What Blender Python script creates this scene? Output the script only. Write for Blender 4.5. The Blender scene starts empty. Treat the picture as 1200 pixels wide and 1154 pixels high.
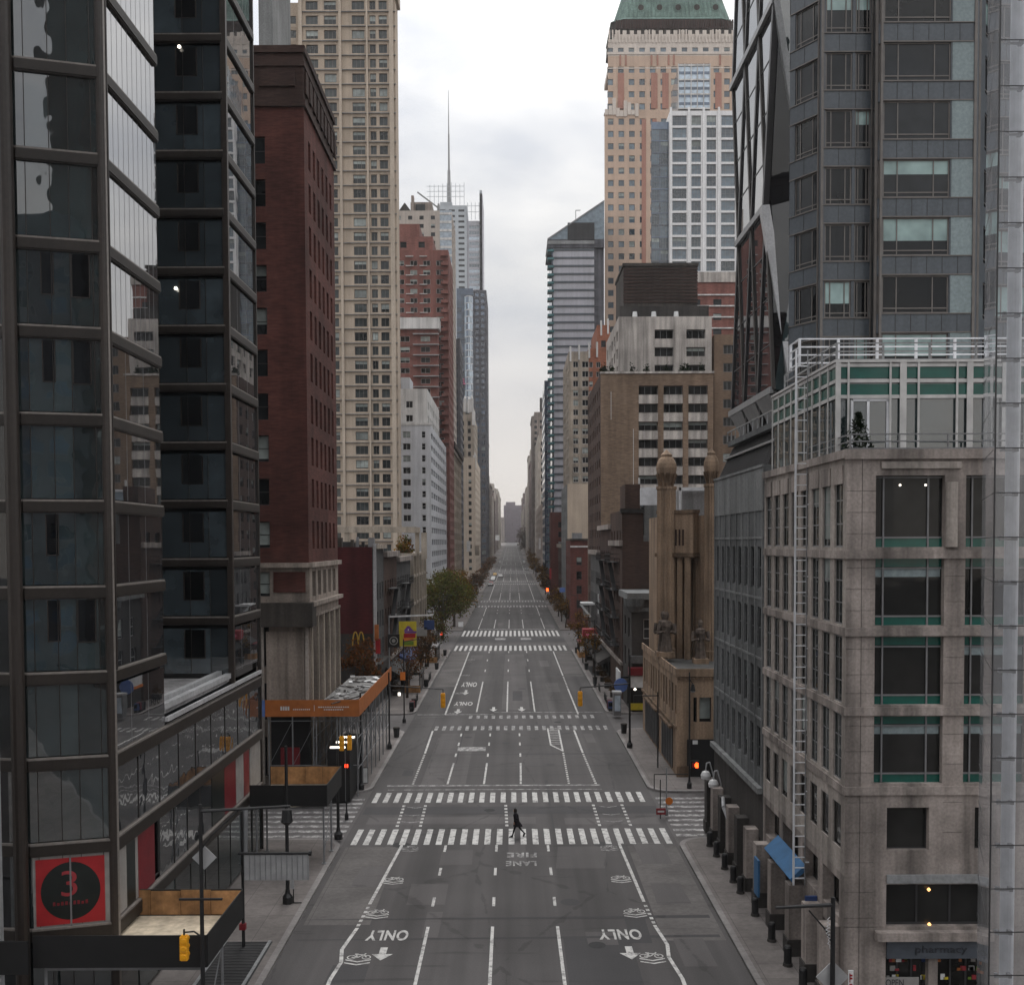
import bpy, math, random
import numpy as np
from mathutils import Vector, Matrix
random.seed(7)
R = math.radians
C = bpy.context.scene.collection
SC = bpy.context.scene

# ------------------------------------------------------------------ camera
CAMZ = 18.3
F = 1200.0                       # focal length in photo pixels (photo 1200 wide)
cam = bpy.data.cameras.new('camera'); co = bpy.data.objects.new('camera', cam); C.objects.link(co)
cam.sensor_width = 36; cam.lens = 36; cam.clip_end = 9000; cam.clip_start = 0.5
PITCH, ROLL, PY = 2.0, -0.25, 636 + 1200*math.tan(R(2.0))
cam.shift_y = (PY-577)/1200
MC = Matrix.Rotation(R(90-PITCH), 4, 'X') @ Matrix.Rotation(R(ROLL), 4, 'Z')
co.matrix_world = Matrix.Translation((0, 0, CAMZ)) @ MC
SC.camera = co
SC.render.resolution_x, SC.render.resolution_y = 1024, 984

# ------------------------------------------------------------------ world: overcast sky over a Nishita sky
W = bpy.data.worlds.new('World'); SC.world = W; W.use_nodes = True
nt = W.node_tree; nt.nodes.clear()
def N(t, **k):
    n = nt.nodes.new(t)
    for a, b in k.items(): setattr(n, a, b)
    return n
SUN_EL, SUN_AZ = 52, 8
sky = N('ShaderNodeTexSky'); sky.sky_type = 'NISHITA'; sky.sun_disc = False
sky.sun_elevation = R(SUN_EL); sky.sun_rotation = R(SUN_AZ)
tc = N('ShaderNodeTexCoord'); mp = N('ShaderNodeMapping'); mp.inputs['Scale'].default_value = (1, 1, 2.2)
mp.inputs['Location'].default_value = (.35, .2, .9)
nz = N('ShaderNodeTexNoise'); nz.inputs['Scale'].default_value = 4.6; nz.inputs['Detail'].default_value = 7; nz.inputs['Roughness'].default_value = .52
rp = N('ShaderNodeValToRGB'); rp.color_ramp.elements[0].position = .36; rp.color_ramp.elements[1].position = .62
rp.color_ramp.elements[0].color = (.64, .66, .70, 1); rp.color_ramp.elements[1].color = (.93, .92, .905, 1)
sx = N('ShaderNodeSeparateXYZ')
warm = N('ShaderNodeMapRange'); warm.inputs[1].default_value = .0; warm.inputs[2].default_value = .22; warm.inputs[3].default_value = .85; warm.inputs[4].default_value = 0
mw = N('ShaderNodeMixRGB'); mw.inputs[2].default_value = (.97, .87, .77, 1)
zen = N('ShaderNodeMapRange'); zen.inputs[1].default_value = .25; zen.inputs[2].default_value = .95; zen.inputs[3].default_value = 8.7; zen.inputs[4].default_value = 25.0
vm = N('ShaderNodeVectorMath', operation='SCALE')
mx = N('ShaderNodeMixRGB'); mx.inputs[0].default_value = .965
bg = N('ShaderNodeBackground'); bg.inputs[1].default_value = .1; wo = N('ShaderNodeOutputWorld')
L = nt.links.new
L(tc.outputs['Generated'], mp.inputs[0]); L(mp.outputs[0], nz.inputs[0]); L(nz.outputs[0], rp.inputs[0])
L(tc.outputs['Generated'], sx.inputs[0]); L(sx.outputs[2], warm.inputs[0]); L(sx.outputs[2], zen.inputs[0])
L(warm.outputs[0], mw.inputs[0]); L(rp.outputs[0], mw.inputs[1]); L(mw.outputs[0], vm.inputs[0]); L(zen.outputs[0], vm.inputs[3])
L(sky.outputs[0], mx.inputs[1]); L(vm.outputs[0], mx.inputs[2]); L(mx.outputs[0], bg.inputs[0]); L(bg.outputs[0], wo.inputs[0])
sun = bpy.data.lights.new('sun', 'SUN'); sun.energy = 0.9; sun.angle = R(24); sun.color = (1, .965, .92)
so = bpy.data.objects.new('sun', sun); C.objects.link(so)
sd = Vector((math.sin(R(SUN_AZ))*math.cos(R(SUN_EL)), math.cos(R(SUN_AZ))*math.cos(R(SUN_EL)), math.sin(R(SUN_EL))))
so.rotation_euler = sd.to_track_quat('Z', 'Y').to_euler(); so.location = sd*400
SC.view_settings.view_transform = 'Standard'; SC.view_settings.look = 'None'
SC.view_settings.exposure = 0.12; SC.view_settings.gamma = 1
SC.render.engine = 'CYCLES'; SC.cycles.max_bounces = 6; SC.cycles.volume_bounces = 0
SC.cycles.transparent_max_bounces = 8

# ------------------------------------------------------------------ helpers
M3 = MC.to_3x3()
def at(px, py, d):
    """photo pixel + distance along the avenue -> point in the place"""
    v = M3 @ Vector((px-600, -(py-PY), -F))
    return Vector((0, 0, CAMZ)) + v*(d/v.y)
def XX(px, d, py=636): return at(px, py, d).x
def ZZ(py, d, px=600): return at(px, py, d).z
def gz(y): return float(np.interp(y, [-400, 250, 520, 842, 2087, 5000], [0, 0, 1.6, 4.4, 20, 24]))

MATS = {}
def newmat(name):
    m = bpy.data.materials.new(name); m.use_nodes = True
    MATS[name] = m; m.node_tree.nodes.clear()
    return m
class NT:
    def __init__(s, name):
        s.m = newmat(name); s.t = s.m.node_tree; s.out = s.n('ShaderNodeOutputMaterial')
    def n(s, t, ins=None, **k):
        q = s.t.nodes.new(t)
        for a, b in k.items(): setattr(q, a, b)
        for a, b in (ins or {}).items():
            if hasattr(b, 'is_output') or isinstance(b, bpy.types.NodeSocket): s.t.links.new(b, q.inputs[a])
            else: q.inputs[a].default_value = b
        return q
    def pos(s): return s.n('ShaderNodeNewGeometry').outputs['Position']
    def noise(s, scale, detail=3, sc3=None, rough=.55):
        p = s.pos()
        if sc3: p = s.n('ShaderNodeMapping', {0: p, 'Scale': sc3}).outputs[0]
        return s.n('ShaderNodeTexNoise', {'Vector': p, 'Scale': scale, 'Detail': detail, 'Roughness': rough}).outputs[0]
    def rng(s, x, a, b, c, d): return s.n('ShaderNodeMapRange', {0: x, 1: a, 2: b, 3: c, 4: d}).outputs[0]
    def mul(s, a, b): return s.n('ShaderNodeMath', {0: a, 1: b}, operation='MULTIPLY').outputs[0]
    def add(s, a, b): return s.n('ShaderNodeMath', {0: a, 1: b}, operation='ADD').outputs[0]
    def mixc(s, f, a, b): return s.n('ShaderNodeMixRGB', {0: f, 1: a, 2: b}).outputs[0]
    def scale(s, col, f): return s.n('ShaderNodeVectorMath', {0: col, 3: f}, operation='SCALE').outputs[0]
    def rand(s):
        a = s.n('ShaderNodeObjectInfo').outputs['Random']; b = s.n('ShaderNodeNewGeometry').outputs['Random Per Island']
        return s.n('ShaderNodeMath', {0: s.add(a, b)}, operation='FRACT').outputs[0]
    def done(s, sh): s.t.links.new(sh, s.out.inputs[0]); return s.m
def c4(c): return (c[0], c[1], c[2], 1)
def masonry(name, col, rough=.85, var=.3, scale=.25, streak=.35, fine=6., spec=.3, metal=0., bump=0.):
    q = NT(name)
    a = q.rng(q.noise(scale, 5), .3, .7, 1-var, 1+var*.6)
    b = q.rng(q.noise(fine, 2), .3, .7, 1-.18, 1+.12)
    f = q.mul(a, b)
    if streak: f = q.mul(f, q.rng(q.noise(1., 5, (1.3, 1.3, .07)), .35, .62, 1-streak, 1.06))
    col_o = q.scale(c4(col)[:3], f)
    ins = {'Base Color': col_o, 'Roughness': rough, 'Specular IOR Level': spec, 'Metallic': metal}
    if bump: ins['Normal'] = q.n('ShaderNodeBump', {'Strength': bump, 'Distance': .02, 'Height': q.noise(fine*1.5, 3)}).outputs[0]
    return q.done(q.n('ShaderNodeBsdfPrincipled', ins).outputs[0])
def brick(name, col, var=.3):
    """masonry with soft course banding and scattered darker units"""
    q = NT(name)
    a = q.rng(q.noise(.22, 5), .3, .7, 1-var, 1+var*.5)
    b = q.rng(q.noise(1., 2, (1.5, 1.5, 9.)), .3, .7, .72, 1.2)
    s = q.rng(q.noise(1., 5, (.8, .8, .06)), .35, .65, .74, 1.06)
    ins = {'Base Color': q.scale(c4(col)[:3], q.mul(q.mul(a, b), s)), 'Roughness': .9, 'Specular IOR Level': .2,
           'Normal': q.n('ShaderNodeBump', {'Strength': .3, 'Distance': .02, 'Height': q.noise(1., 2, (3, 3, 14.))}).outputs[0]}
    return q.done(q.n('ShaderNodeBsdfPrincipled', ins).outputs[0])
def plain(name, col, rough=.6, spec=.4, metal=0., emit=0.):
    q = NT(name)
    f = q.rng(q.noise(1.7, 4), .3, .7, .8, 1.12)
    ins = {'Base Color': q.scale(c4(col)[:3], f), 'Roughness': rough, 'Specular IOR Level': spec, 'Metallic': metal}
    if emit: ins['Emission Color'] = c4(col); ins['Emission Strength'] = emit
    return q.done(q.n('ShaderNodeBsdfPrincipled', ins).outputs[0])
def glass(name, col, ior=1.6, rough=.03, wave=.25, var=.9, wsc=.7, dist=.02, tint=1.):
    """window pane seen from outside: dark room behind a reflecting surface"""
    q = NT(name)
    r = q.rand()
    room = q.rng(q.noise(.9, 2), .3, .75, .72, 1.28)
    f = q.mul(q.rng(r, 0, 1, 1-var*.7, 1+var), room)
    bump = q.n('ShaderNodeBump', {'Strength': wave, 'Distance': dist, 'Height': q.noise(wsc, 2)}).outputs[0]
    ins = {'Base Color': q.scale(c4(col)[:3], f), 'Roughness': rough, 'IOR': ior, 'Normal': bump}
    return q.done(q.n('ShaderNodeBsdfPrincipled', ins).outputs[0])

# masonry and metals
brick('red_brick', (.104, .040, .033), .45); brick('crown_stone', (.058, .036, .031), .4)
masonry('buff_stone', (.31, .26, .225), streak=.45); masonry('dark_stone', (.03, .027, .026))
brick('red_paint', (.085, .018, .020), .25); brick('brown_brick', (.075, .047, .038)); brick('grey_brick', (.09, .088, .088))
masonry('cream_stone', (.36, .31, .255)); masonry('tan_brick', (.42, .345, .275), var=.12, streak=.12); masonry('tan_light', (.46, .39, .32), var=.12, streak=.12)
masonry('white_brick', (.53, .54, .57), var=.1, streak=.12); masonry('white_paint', (.62, .61, .6), var=.15, streak=.3)
brick('maroon_brick', (.13, .05, .042)); masonry('beige', (.38, .31, .24), streak=.25); masonry('hotel_grey', (.42, .37, .33), var=.12, streak=.15)
brick('orange_brick', (.32, .13, .08)); brick('apt_red', (.225, .10, .084), .2); brick('apt_tan', (.20, .14, .10), .22)
masonry('dirty_white', (.46, .42, .39), streak=.5); masonry('white_clean', (.74, .74, .75), var=.06, streak=.08); masonry('plaza_pink', (.50, .375, .295), var=.08, streak=.08); masonry('plaza_cream', (.58, .52, .47), var=.08, streak=.08)
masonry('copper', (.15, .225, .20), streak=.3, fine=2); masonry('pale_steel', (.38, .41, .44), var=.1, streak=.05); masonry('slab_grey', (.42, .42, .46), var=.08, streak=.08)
masonry('granite', (.335, .29, .265), var=.4, scale=.45, streak=.6, fine=9, bump=.1); masonry('granite_light', (.36, .32, .29), var=.25, streak=.4); masonry('granite_dark', (.052, .047, .044), var=.35)
masonry('net_grey', (.135, .14, .142), var=.25, streak=.4); masonry('net_pale', (.20, .205, .205), var=.25, streak=.3)
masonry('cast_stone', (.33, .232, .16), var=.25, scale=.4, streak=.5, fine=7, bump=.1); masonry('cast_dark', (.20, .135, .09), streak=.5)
masonry('spandrel_blue', (.072, .085, .10), var=.12, streak=.15, rough=.35, spec=.5); masonry('panel_blue', (.22, .27, .28), var=.08, streak=.1, rough=.4)
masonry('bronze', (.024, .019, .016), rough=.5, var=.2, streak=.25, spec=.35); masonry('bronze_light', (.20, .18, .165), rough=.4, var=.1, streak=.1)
masonry('bronze_mid', (.036, .028, .024), rough=.42, var=.25, streak=.35, spec=.4)
masonry('steel_dark', (.035, .034, .036), rough=.4); masonry('steel_grey', (.23, .235, .24), rough=.35, var=.12, streak=.15); masonry('steel_light', (.42, .42, .43), rough=.4, var=.12, streak=.2)
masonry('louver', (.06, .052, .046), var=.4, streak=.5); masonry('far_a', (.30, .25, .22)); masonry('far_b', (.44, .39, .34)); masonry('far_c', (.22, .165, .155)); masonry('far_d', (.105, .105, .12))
masonry('far_mauve', (.17, .135, .155)); masonry('roof', (.10, .098, .095)); masonry('roof_pale', (.33, .32, .32))
plain('frame_dark', (.03, .03, .032), .45); plain('frame_grey', (.17, .17, .175), .4); plain('frame_white', (.50, .49, .48), .5); plain('frame_bronze', (.15, .135, .125), .4)
plain('black_metal', (.012, .012, .013), .5); plain('black_ply', (.012, .012, .0125), .55, .3); plain('pole_green', (.022, .024, .023), .5); plain('galv', (.23, .235, .245), .45, metal=.3)
plain('rail_white', (.70, .71, .74), .4); plain('signal_yellow', (.80, .36, .012), .45); plain('orange_board', (.37, .115, .026), .6); plain('sign_back', (.33, .33, .335), .5); plain('sign_white', (.62, .62, .62), .5)
plain('red_vinyl', (.33, .016, .02), .5); plain('dark_red', (.16, .012, .018), .5); plain('emblem_black', (.012, .016, .015), .35); plain('poster_grey', (.27, .26, .25), .5); plain('blue_canvas', (.035, .12, .25), .6); plain('blue_dark', (.02, .045, .14), .6)
plain('red_canvas', (.27, .028, .035), .7); plain('yellow_sign', (.50, .40, .03), .5); plain('purple_sign', (.16, .06, .25), .5); plain('green_sign', (.12, .2, .02), .5); plain('orange_sign', (.62, .17, .02), .5); plain('gold', (.42, .26, .03), .5)
plain('blue_sign', (.10, .17, .42), .5); plain('pink_sign', (.72, .16, .28), .5); plain('slate_sign', (.062, .072, .088), .5); plain('letter_dark', (.025, .028, .035), .5)
plain('green_glass', (.004, .085, .066), .15, .5); plain('teal_glass', (.05, .14, .15), .2)
plain('red_light', (1., .06, .02), .4, emit=3.); plain('orange_light', (1., .09, .015), .4, emit=4.); plain('lamp_white', (1, .93, .8), .4, emit=3.); plain('lamp_amber', (1, .55, .2), .4, emit=2.)
plain('skin', (.30, .17, .12), .6); plain('coat', (.017, .015, .018), .9, .1); plain('hair', (.012, .008, .006), .7); plain('trousers', (.009, .009, .011), .9, .1)
plain('rubber', (.012, .012, .012), .8); plain('car_white', (.55, .55, .55), .3); plain('car_grey', (.12, .125, .13), .3); plain('car_red', (.25, .03, .02), .3); plain('car_black', (.02, .02, .022), .3); plain('taxi_yellow', (.6, .33, .02), .3)
masonry('plywood', (.40, .215, .095), var=.35, scale=1.2, streak=.4, fine=5); masonry('deck_wood', (.52, .44, .33), var=.3, scale=1.5, streak=0, fine=4); masonry('tarp', (.21, .205, .20), var=.5, scale=1.5)
masonry('bark', (.055, .042, .034)); masonry('ribbed', (.33, .34, .35), streak=.2)
# windows
glass('pane_dark', (.012, .0135, .015), 1.4); glass('pane_mid', (.028, .033, .033), 1.5); glass('pane_sky', (.06, .085, .105), 1.9, .04); glass('pane_brown', (.012, .012, .0115), 1.33)
glass('pane_blind', (.26, .29, .28), 1.45, .06, var=.4); glass('pane_teal', (.26, .36, .35), 1.5, .05, var=.25)
glass('curtain_dark', (.022, .032, .034), 2.3, .015, .35, .6, .55, .035); glass('curtain_wing', (.038, .050, .058), 2.3, .015, .35, .6, .55, .035); masonry('statue_stone', (.11, .085, .07), var=.5, scale=2.5); masonry('plaza_red', (.36, .19, .15), var=.08, streak=.1); glass('curtain_side', (.02, .022, .025), 5., .012, .10, .3, .45, .02); glass('curtain_vent', (.006, .007, .008), 1.6, .02, .2)
glass('podium_glass', (.035, .037, .04), 2.2, .02, .5, .3, .5, .04)
glass('diagrid_glass', (.02, .022, .025), 4.6, .015, .05, .2, .3, .02); glass('tower_blue', (.045, .07, .11), 2.0, .04); glass('tower_navy', (.03, .045, .07), 1.8, .05); glass('tower_pale', (.26, .31, .36), 1.9, .06)
def foliage(name, a, b):
    q = NT(name)
    col = q.mixc(q.rand(), c4(a), c4(b))
    d = q.n('ShaderNodeBsdfDiffuse', {0: col}).outputs[0]; t = q.n('ShaderNodeBsdfTranslucent', {0: col}).outputs[0]
    q.done(q.n('ShaderNodeMixShader', {0: .3, 1: d, 2: t}).outputs[0])
foliage('leaf_green', (.035, .05, .012), (.115, .11, .022)); foliage('leaf_orange', (.16, .055, .015), (.10, .045, .02)); foliage('leaf_gold', (.25, .13, .02), (.12, .07, .02)); foliage('leaf_brown', (.06, .035, .02), (.10, .06, .022))
foliage('leaf_dark', (.008, .014, .008), (.02, .03, .014)); foliage('leaf_far', (.09, .07, .05), (.13, .10, .07))
def asphalt(name, col, tyre=.25):
    q = NT(name)
    big = q.rng(q.noise(.09, 5), .3, .7, .78, 1.18)
    lanes = q.rng(q.noise(1., 3, (.55, .012, 1)), .3, .7, 1-tyre, 1+tyre*.5)
    seal = q.rng(q.noise(1., 4, (.12, 1.1, 1)), .62, .70, 1., .70)
    fine = q.rng(q.noise(14, 3), .3, .7, .86, 1.12); spots = q.rng(q.noise(1.1, 6, rough=.7), .66, .78, 1., 1.35)
    vor = q.n('ShaderNodeTexVoronoi', {'Vector': q.n('ShaderNodeMapping', {0: q.pos(), 'Scale': (.16, .07, .1)}).outputs[0], 'Scale': 1.}, feature='DISTANCE_TO_EDGE').outputs[0]
    wob = q.add(vor, q.rng(q.noise(.7, 5), 0, 1, -.05, .05))
    crack = q.rng(wob, .0, .008, .72, 1.)
    f = q.mul(q.mul(q.mul(big, lanes), q.mul(seal, fine)), q.mul(spots, crack))
    ins = {'Base Color': q.scale(c4(col)[:3], f), 'Roughness': .82, 'Specular IOR Level': .35,
           'Normal': q.n('ShaderNodeBump', {'Strength': .2, 'Distance': .01, 'Height': q.noise(20, 3)}).outputs[0]}
    q.done(q.n('ShaderNodeBsdfPrincipled', ins).outputs[0])
asphalt('asphalt', (.071, .066, .066), .42); asphalt('asphalt_old', (.094, .087, .087), .25); asphalt('asphalt_new', (.048, .046, .048), .15)
def paving(name, col, w, h):
    q = NT(name)
    p = q.pos()
    b = q.n('ShaderNodeTexBrick', {'Vector': p, 'Color1': (1, 1, 1, 1), 'Color2': (.87, .87, .87, 1), 'Mortar': (.6, .6, .6, 1), 'Scale': 1., 'Mortar Size': .018, 'Brick Width': w, 'Row Height': h}, offset=0.)
    f = q.mul(q.rng(q.noise(.35, 6), .3, .7, .7, 1.2), q.rng(q.noise(3.5, 5, rough=.7), .3, .7, .8, 1.15))
    q.done(q.n('ShaderNodeBsdfPrincipled', {'Base Color': q.scale(q.n('ShaderNodeMixRGB', {0: 1., 1: b.outputs[0], 2: c4(col)}, blend_type='MULTIPLY').outputs[0], f), 'Roughness': .88, 'Specular IOR Level': .3}).outputs[0])
paving('sidewalk', (.165, .148, .141), 1.5, 1.5); paving('concrete_pad', (.125, .116, .113), 3.3, 6.); paving('kerb_stone', (.23, .215, .21), 2., 2.)
masonry('grate', (.03, .03, .031), var=.2, streak=0)
def paint(name, col, lo, hi):
    q = NT(name)
    w = q.rng(q.noise(2.3, 8, rough=.75), lo, hi, 0, 1)
    colr = q.mixc(w, (.10, .095, .096, 1), q.scale(c4(col)[:3], q.rng(q.noise(.6, 3), .3, .7, .85, 1.1)))
    q.done(q.n('ShaderNodeBsdfPrincipled', {'Base Color': colr, 'Roughness': .7}).outputs[0])
paint('road_paint', (.50, .49, .475), .35, .52); paint('worn_paint', (.46, .45, .44), .45, .62)
q = NT('clear_glass')
fr = q.n('ShaderNodeFresnel', {'IOR': 1.7}).outputs[0]
gl = q.n('ShaderNodeBsdfGlossy', {0: (.9, .92, .95, 1), 'Roughness': .02, 'Normal': q.n('ShaderNodeBump', {'Strength': .2, 'Distance': .02, 'Height': q.noise(.6, 2)}).outputs[0]}).outputs[0]
tr = q.n('ShaderNodeBsdfTransparent', {0: (.86, .88, .9, 1)}).outputs[0]
df = q.n('ShaderNodeBsdfDiffuse', {0: (.62, .62, .64, 1)}).outputs[0]  # pale diffuse veil, stands in for sky reflected in the glass
q.done(q.n('ShaderNodeMixShader', {0: q.rng(q.noise(.5, 4), .3, .7, .12, .26), 1: q.n('ShaderNodeMixShader', {0: fr, 1: tr, 2: gl}).outputs[0], 2: df}).outputs[0])

class MB:
    def __init__(s): s.v = []; s.f = []; s.mi = []; s.mats = []
    def m(s, n):
        if n not in s.mats: s.mats.append(n)
        return s.mats.index(n)
    def poly(s, pts, mat):
        k = len(s.v); s.v.extend([tuple(p) for p in pts]); s.f.append(tuple(range(k, k+len(pts)))); s.mi.append(s.m(mat))
    def quad(s, a, b, c, d, mat): s.poly((a, b, c, d), mat)
    def hexa(s, p, mat):              # p: 4 bottom, 4 top
        k = len(s.v); s.v.extend([tuple(q) for q in p]); i = s.m(mat)
        for f in ((3, 2, 1, 0), (4, 5, 6, 7), (0, 1, 5, 4), (1, 2, 6, 5), (2, 3, 7, 6), (3, 0, 4, 7)):
            s.f.append(tuple(k+j for j in f)); s.mi.append(i)
    def box(s, x0, x1, y0, y1, z0, z1, mat):
        if x0 > x1: x0, x1 = x1, x0
        s.hexa([(x0, y0, z0), (x1, y0, z0), (x1, y1, z0), (x0, y1, z0), (x0, y0, z1), (x1, y0, z1), (x1, y1, z1), (x0, y1, z1)], mat)
    def prism(s, pts, z0, z1, mat, top=None):
        n = len(pts); k = len(s.v)
        s.v.extend([(p[0], p[1], z0) for p in pts] + [(p[0], p[1], z1) for p in pts]); i = s.m(mat)
        for j in range(n):
            a, b = j, (j+1) % n; s.f.append((k+a, k+b, k+n+b, k+n+a)); s.mi.append(i)
        s.f.append(tuple(k+n+j for j in range(n))); s.mi.append(s.m(top or mat))
        s.f.append(tuple(k+j for j in reversed(range(n)))); s.mi.append(i)
    def bar(s, a, b, w, h, mat, up=(0, 0, 1)):
        a = Vector(a); b = Vector(b); d = (b-a).normalized(); up = Vector(up)
        if abs(d.dot(up)) > .99: up = Vector((0, 1, 0))
        x = d.cross(up).normalized()*w/2; y = x.cross(d).normalized()*h/2
        s.hexa([a-x-y, a+x-y, a+x+y, a-x+y, b-x-y, b+x-y, b+x+y, b-x+y], mat)
    def tube(s, a, b, r0, r1, mat, n=8, cap=True):
        a = Vector(a); b = Vector(b); d = (b-a).normalized(); up = Vector((0, 0, 1)) if abs(d.z) < .99 else Vector((0, 1, 0))
        x = d.cross(up).normalized(); y = d.cross(x); k = len(s.v); i = s.m(mat)
        for c, r in ((a, r0), (b, r1)):
            for j in range(n):
                t = 2*math.pi*j/n; s.v.append(tuple(c+x*math.cos(t)*r+y*math.sin(t)*r))
        for j in range(n):
            l = (j+1) % n; s.f.append((k+j, k+l, k+n+l, k+n+j)); s.mi.append(i)
        if cap:
            s.f.append(tuple(k+j for j in reversed(range(n)))); s.f.append(tuple(k+n+j for j in range(n))); s.mi += [i, i]
    def path(s, pts, r, mat, n=8):
        for a, b in zip(pts, pts[1:]): s.tube(a, b, r, r, mat, n)
    def lathe(s, cx, cy, prof, mat, n=14, flute=0):
        k = len(s.v); i = s.m(mat)
        for (r, z) in prof:
            for j in range(n):
                t = 2*math.pi*j/n; rr = r*(1-flute*(j % 2)); s.v.append((cx+rr*math.cos(t), cy+rr*math.sin(t), z))
        for p in range(len(prof)-1):
            for j in range(n):
                l = (j+1) % n; s.f.append((k+p*n+j, k+p*n+l, k+(p+1)*n+l, k+(p+1)*n+j)); s.mi.append(i)
        s.f.append(tuple(k+(len(prof)-1)*n+j for j in range(n))); s.mi.append(i)
        s.f.append(tuple(k+j for j in reversed(range(n)))); s.mi.append(i)
    def build(s, name, parent=None, smooth=False, **props):
        if not s.f: return None
        me = bpy.data.meshes.new(name); off = Vector((0, 0, 0))
        if parent is not None:
            p = parent
            while p is not None: off += p.location; p = p.parent
        vs = s.v if off.length == 0 else [(v[0]-off.x, v[1]-off.y, v[2]-off.z) for v in s.v]
        me.from_pydata(vs, [], s.f); me.polygons.foreach_set('material_index', s.mi)
        if smooth: me.polygons.foreach_set('use_smooth', [True]*len(s.f))
        for n_ in s.mats: me.materials.append(MATS[n_])
        me.update()
        o = bpy.data.objects.new(name, me); C.objects.link(o); o.parent = parent
        for a, b in props.items(): o[a] = b
        return o
def thing(name, label, cat, loc=(0, 0, 0), group=None):
    o = bpy.data.objects.new(name, None); C.objects.link(o); o.location = loc
    o['label'] = label; o['category'] = cat
    if group: o['group'] = group
    return o
def structure(mb, name, parent=None):
    o = mb.build(name, parent)
    if parent is None: o['kind'] = 'structure'
    return o
def copy_tree(o, parent=None, loc=None):
    c = o.copy(); C.objects.link(c); c.parent = parent
    if loc is not None: c.location = loc
    for ch in list(o.children): copy_tree(ch, c)
    return c
def text(s, name, mat, w, h, loc, rot, parent, ext=.0, bold=0.):
    cu = bpy.data.curves.new(name, 'FONT'); cu.body = s; cu.offset = bold; cu.space_character = 1+bold*3; cu.align_x = 'CENTER'; cu.align_y = 'CENTER'; cu.extrude = ext
    t = bpy.data.objects.new('tmp', cu); C.objects.link(t)
    me = bpy.data.meshes.new_from_object(t.evaluated_get(bpy.context.evaluated_depsgraph_get()))
    bpy.data.objects.remove(t)
    xs = [v.co.x for v in me.vertices]; ys = [v.co.y for v in me.vertices]
    cx, cy = (max(xs)+min(xs))/2, (max(ys)+min(ys))/2; kx = w/(max(xs)-min(xs)); ky = h/(max(ys)-min(ys))
    m = Matrix.Rotation(rot[2], 4, 'Z') @ Matrix.Rotation(rot[0], 4, 'X')
    off = Vector(loc); p = parent
    while p is not None: off = off - p.location; p = p.parent
    for v in me.vertices: v.co = off + m @ Vector(((v.co.x-cx)*kx, (v.co.y-cy)*ky, v.co.z))
    me.materials.clear(); me.materials.append(MATS[mat])
    o = bpy.data.objects.new(name, me); C.objects.link(o); o.parent = parent
    return o

# ---- windows
ST = dict(
    sash=dict(nx=1, nz=2, ft=.07, fm='frame_dark', gm='pane_dark', bl=.35), white=dict(nx=2, nz=1, ft=.08, fm='frame_white', gm='pane_dark', bl=.3),
    white2=dict(nx=1, nz=2, ft=.08, fm='frame_white', gm='pane_dark', bl=.35), tri=dict(nx=3, nz=1, ft=.08, fm='frame_bronze', gm='pane_mid', bl=.3, sill='tan_light'),
    duo=dict(nx=2, nz=1, ft=.08, fm='frame_bronze', gm='pane_mid', bl=.3, sill='tan_light'), strip=dict(nx=3, nz=1, ft=.09, fm='frame_grey', gm='pane_brown', bl=.2),
    dark=dict(nx=1, nz=1, ft=.06, fm='frame_dark', gm='pane_brown', bl=.12), far=dict(nx=1, nz=1, ft=0, fm='frame_dark', gm='pane_dark', bl=.15),
    sky=dict(nx=3, nz=2, ft=.1, fm='frame_grey', gm='pane_sky', bl=.12), plaza=dict(nx=1, nz=1, ft=.1, fm='frame_grey', gm='pane_sky', bl=.2), pale=dict(nx=4, nz=1, ft=.12, fm='frame_white', gm='tower_pale', bl=0.),
    navy=dict(nx=2, nz=1, ft=.12, fm='steel_dark', gm='tower_navy', bl=0.), blue=dict(nx=2, nz=1, ft=.12, fm='frame_grey', gm='tower_blue', bl=0.05), shop=dict(nx=3, nz=1, ft=.1, fm='frame_dark', gm='pane_brown', bl=0.),
    net=dict(nx=2, nz=2, ft=.09, fm='net_grey', gm='pane_dark', bl=.2), stone=dict(nx=2, nz=3, ft=.07, fm='frame_grey', gm='pane_mid', bl=.2), tower=dict(nx=0, nz=0, ft=.08, fm='frame_bronze', gm='pane_dark', bl=.3, bm='pane_teal'),
)
WM = {}
def win_quads(w, h, st, var):
    key = (round(w, 2), round(h, 2), st, var)
    if key in WM: return WM[key]
    S = ST[st]; out = []
    def q(x0, x1, z0, z1, y, m): out.append((((x0, y, z0), (x1, y, z0), (x1, y, z1), (x0, y, z1)), m))
    ft = S['ft']; a, b = -w/2, w/2
    bz = {0: h, 1: h*.62, 2: h*.12, 3: h*.4}[var]
    q(a, b, 0, bz, 0, S['gm'])
    if bz < h: q(a, b, bz, h, 0, S.get('bm', 'pane_blind'))
    if ft:
        y = -.035; t = -.0
        q(a, b, 0, ft, y, S['fm']); q(a, b, h-ft, h, y, S['fm']); q(a, a+ft, ft, h-ft, y, S['fm']); q(b-ft, b, ft, h-ft, y, S['fm'])
        if st == 'tower':
            xs, zs_ = [a+w*.22, a+w*.76], [h*.14]
        else: xs = [a+w*i/S['nx'] for i in range(1, S['nx'])]; zs_ = [h*i/S['nz'] for i in range(1, S['nz'])]
        for x in xs: q(x-ft*.4, x+ft*.4, ft, h-ft, y-.004, S['fm'])
        for z in zs_: q(a+ft, b-ft, z-ft*.4, z+ft*.4, y-.002, S['fm'])
        if S.get('sill'): q(a, b, -.75, -.12, -.24, S['sill']); 
    WM[key] = out
    return out
WMESH = {}
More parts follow.
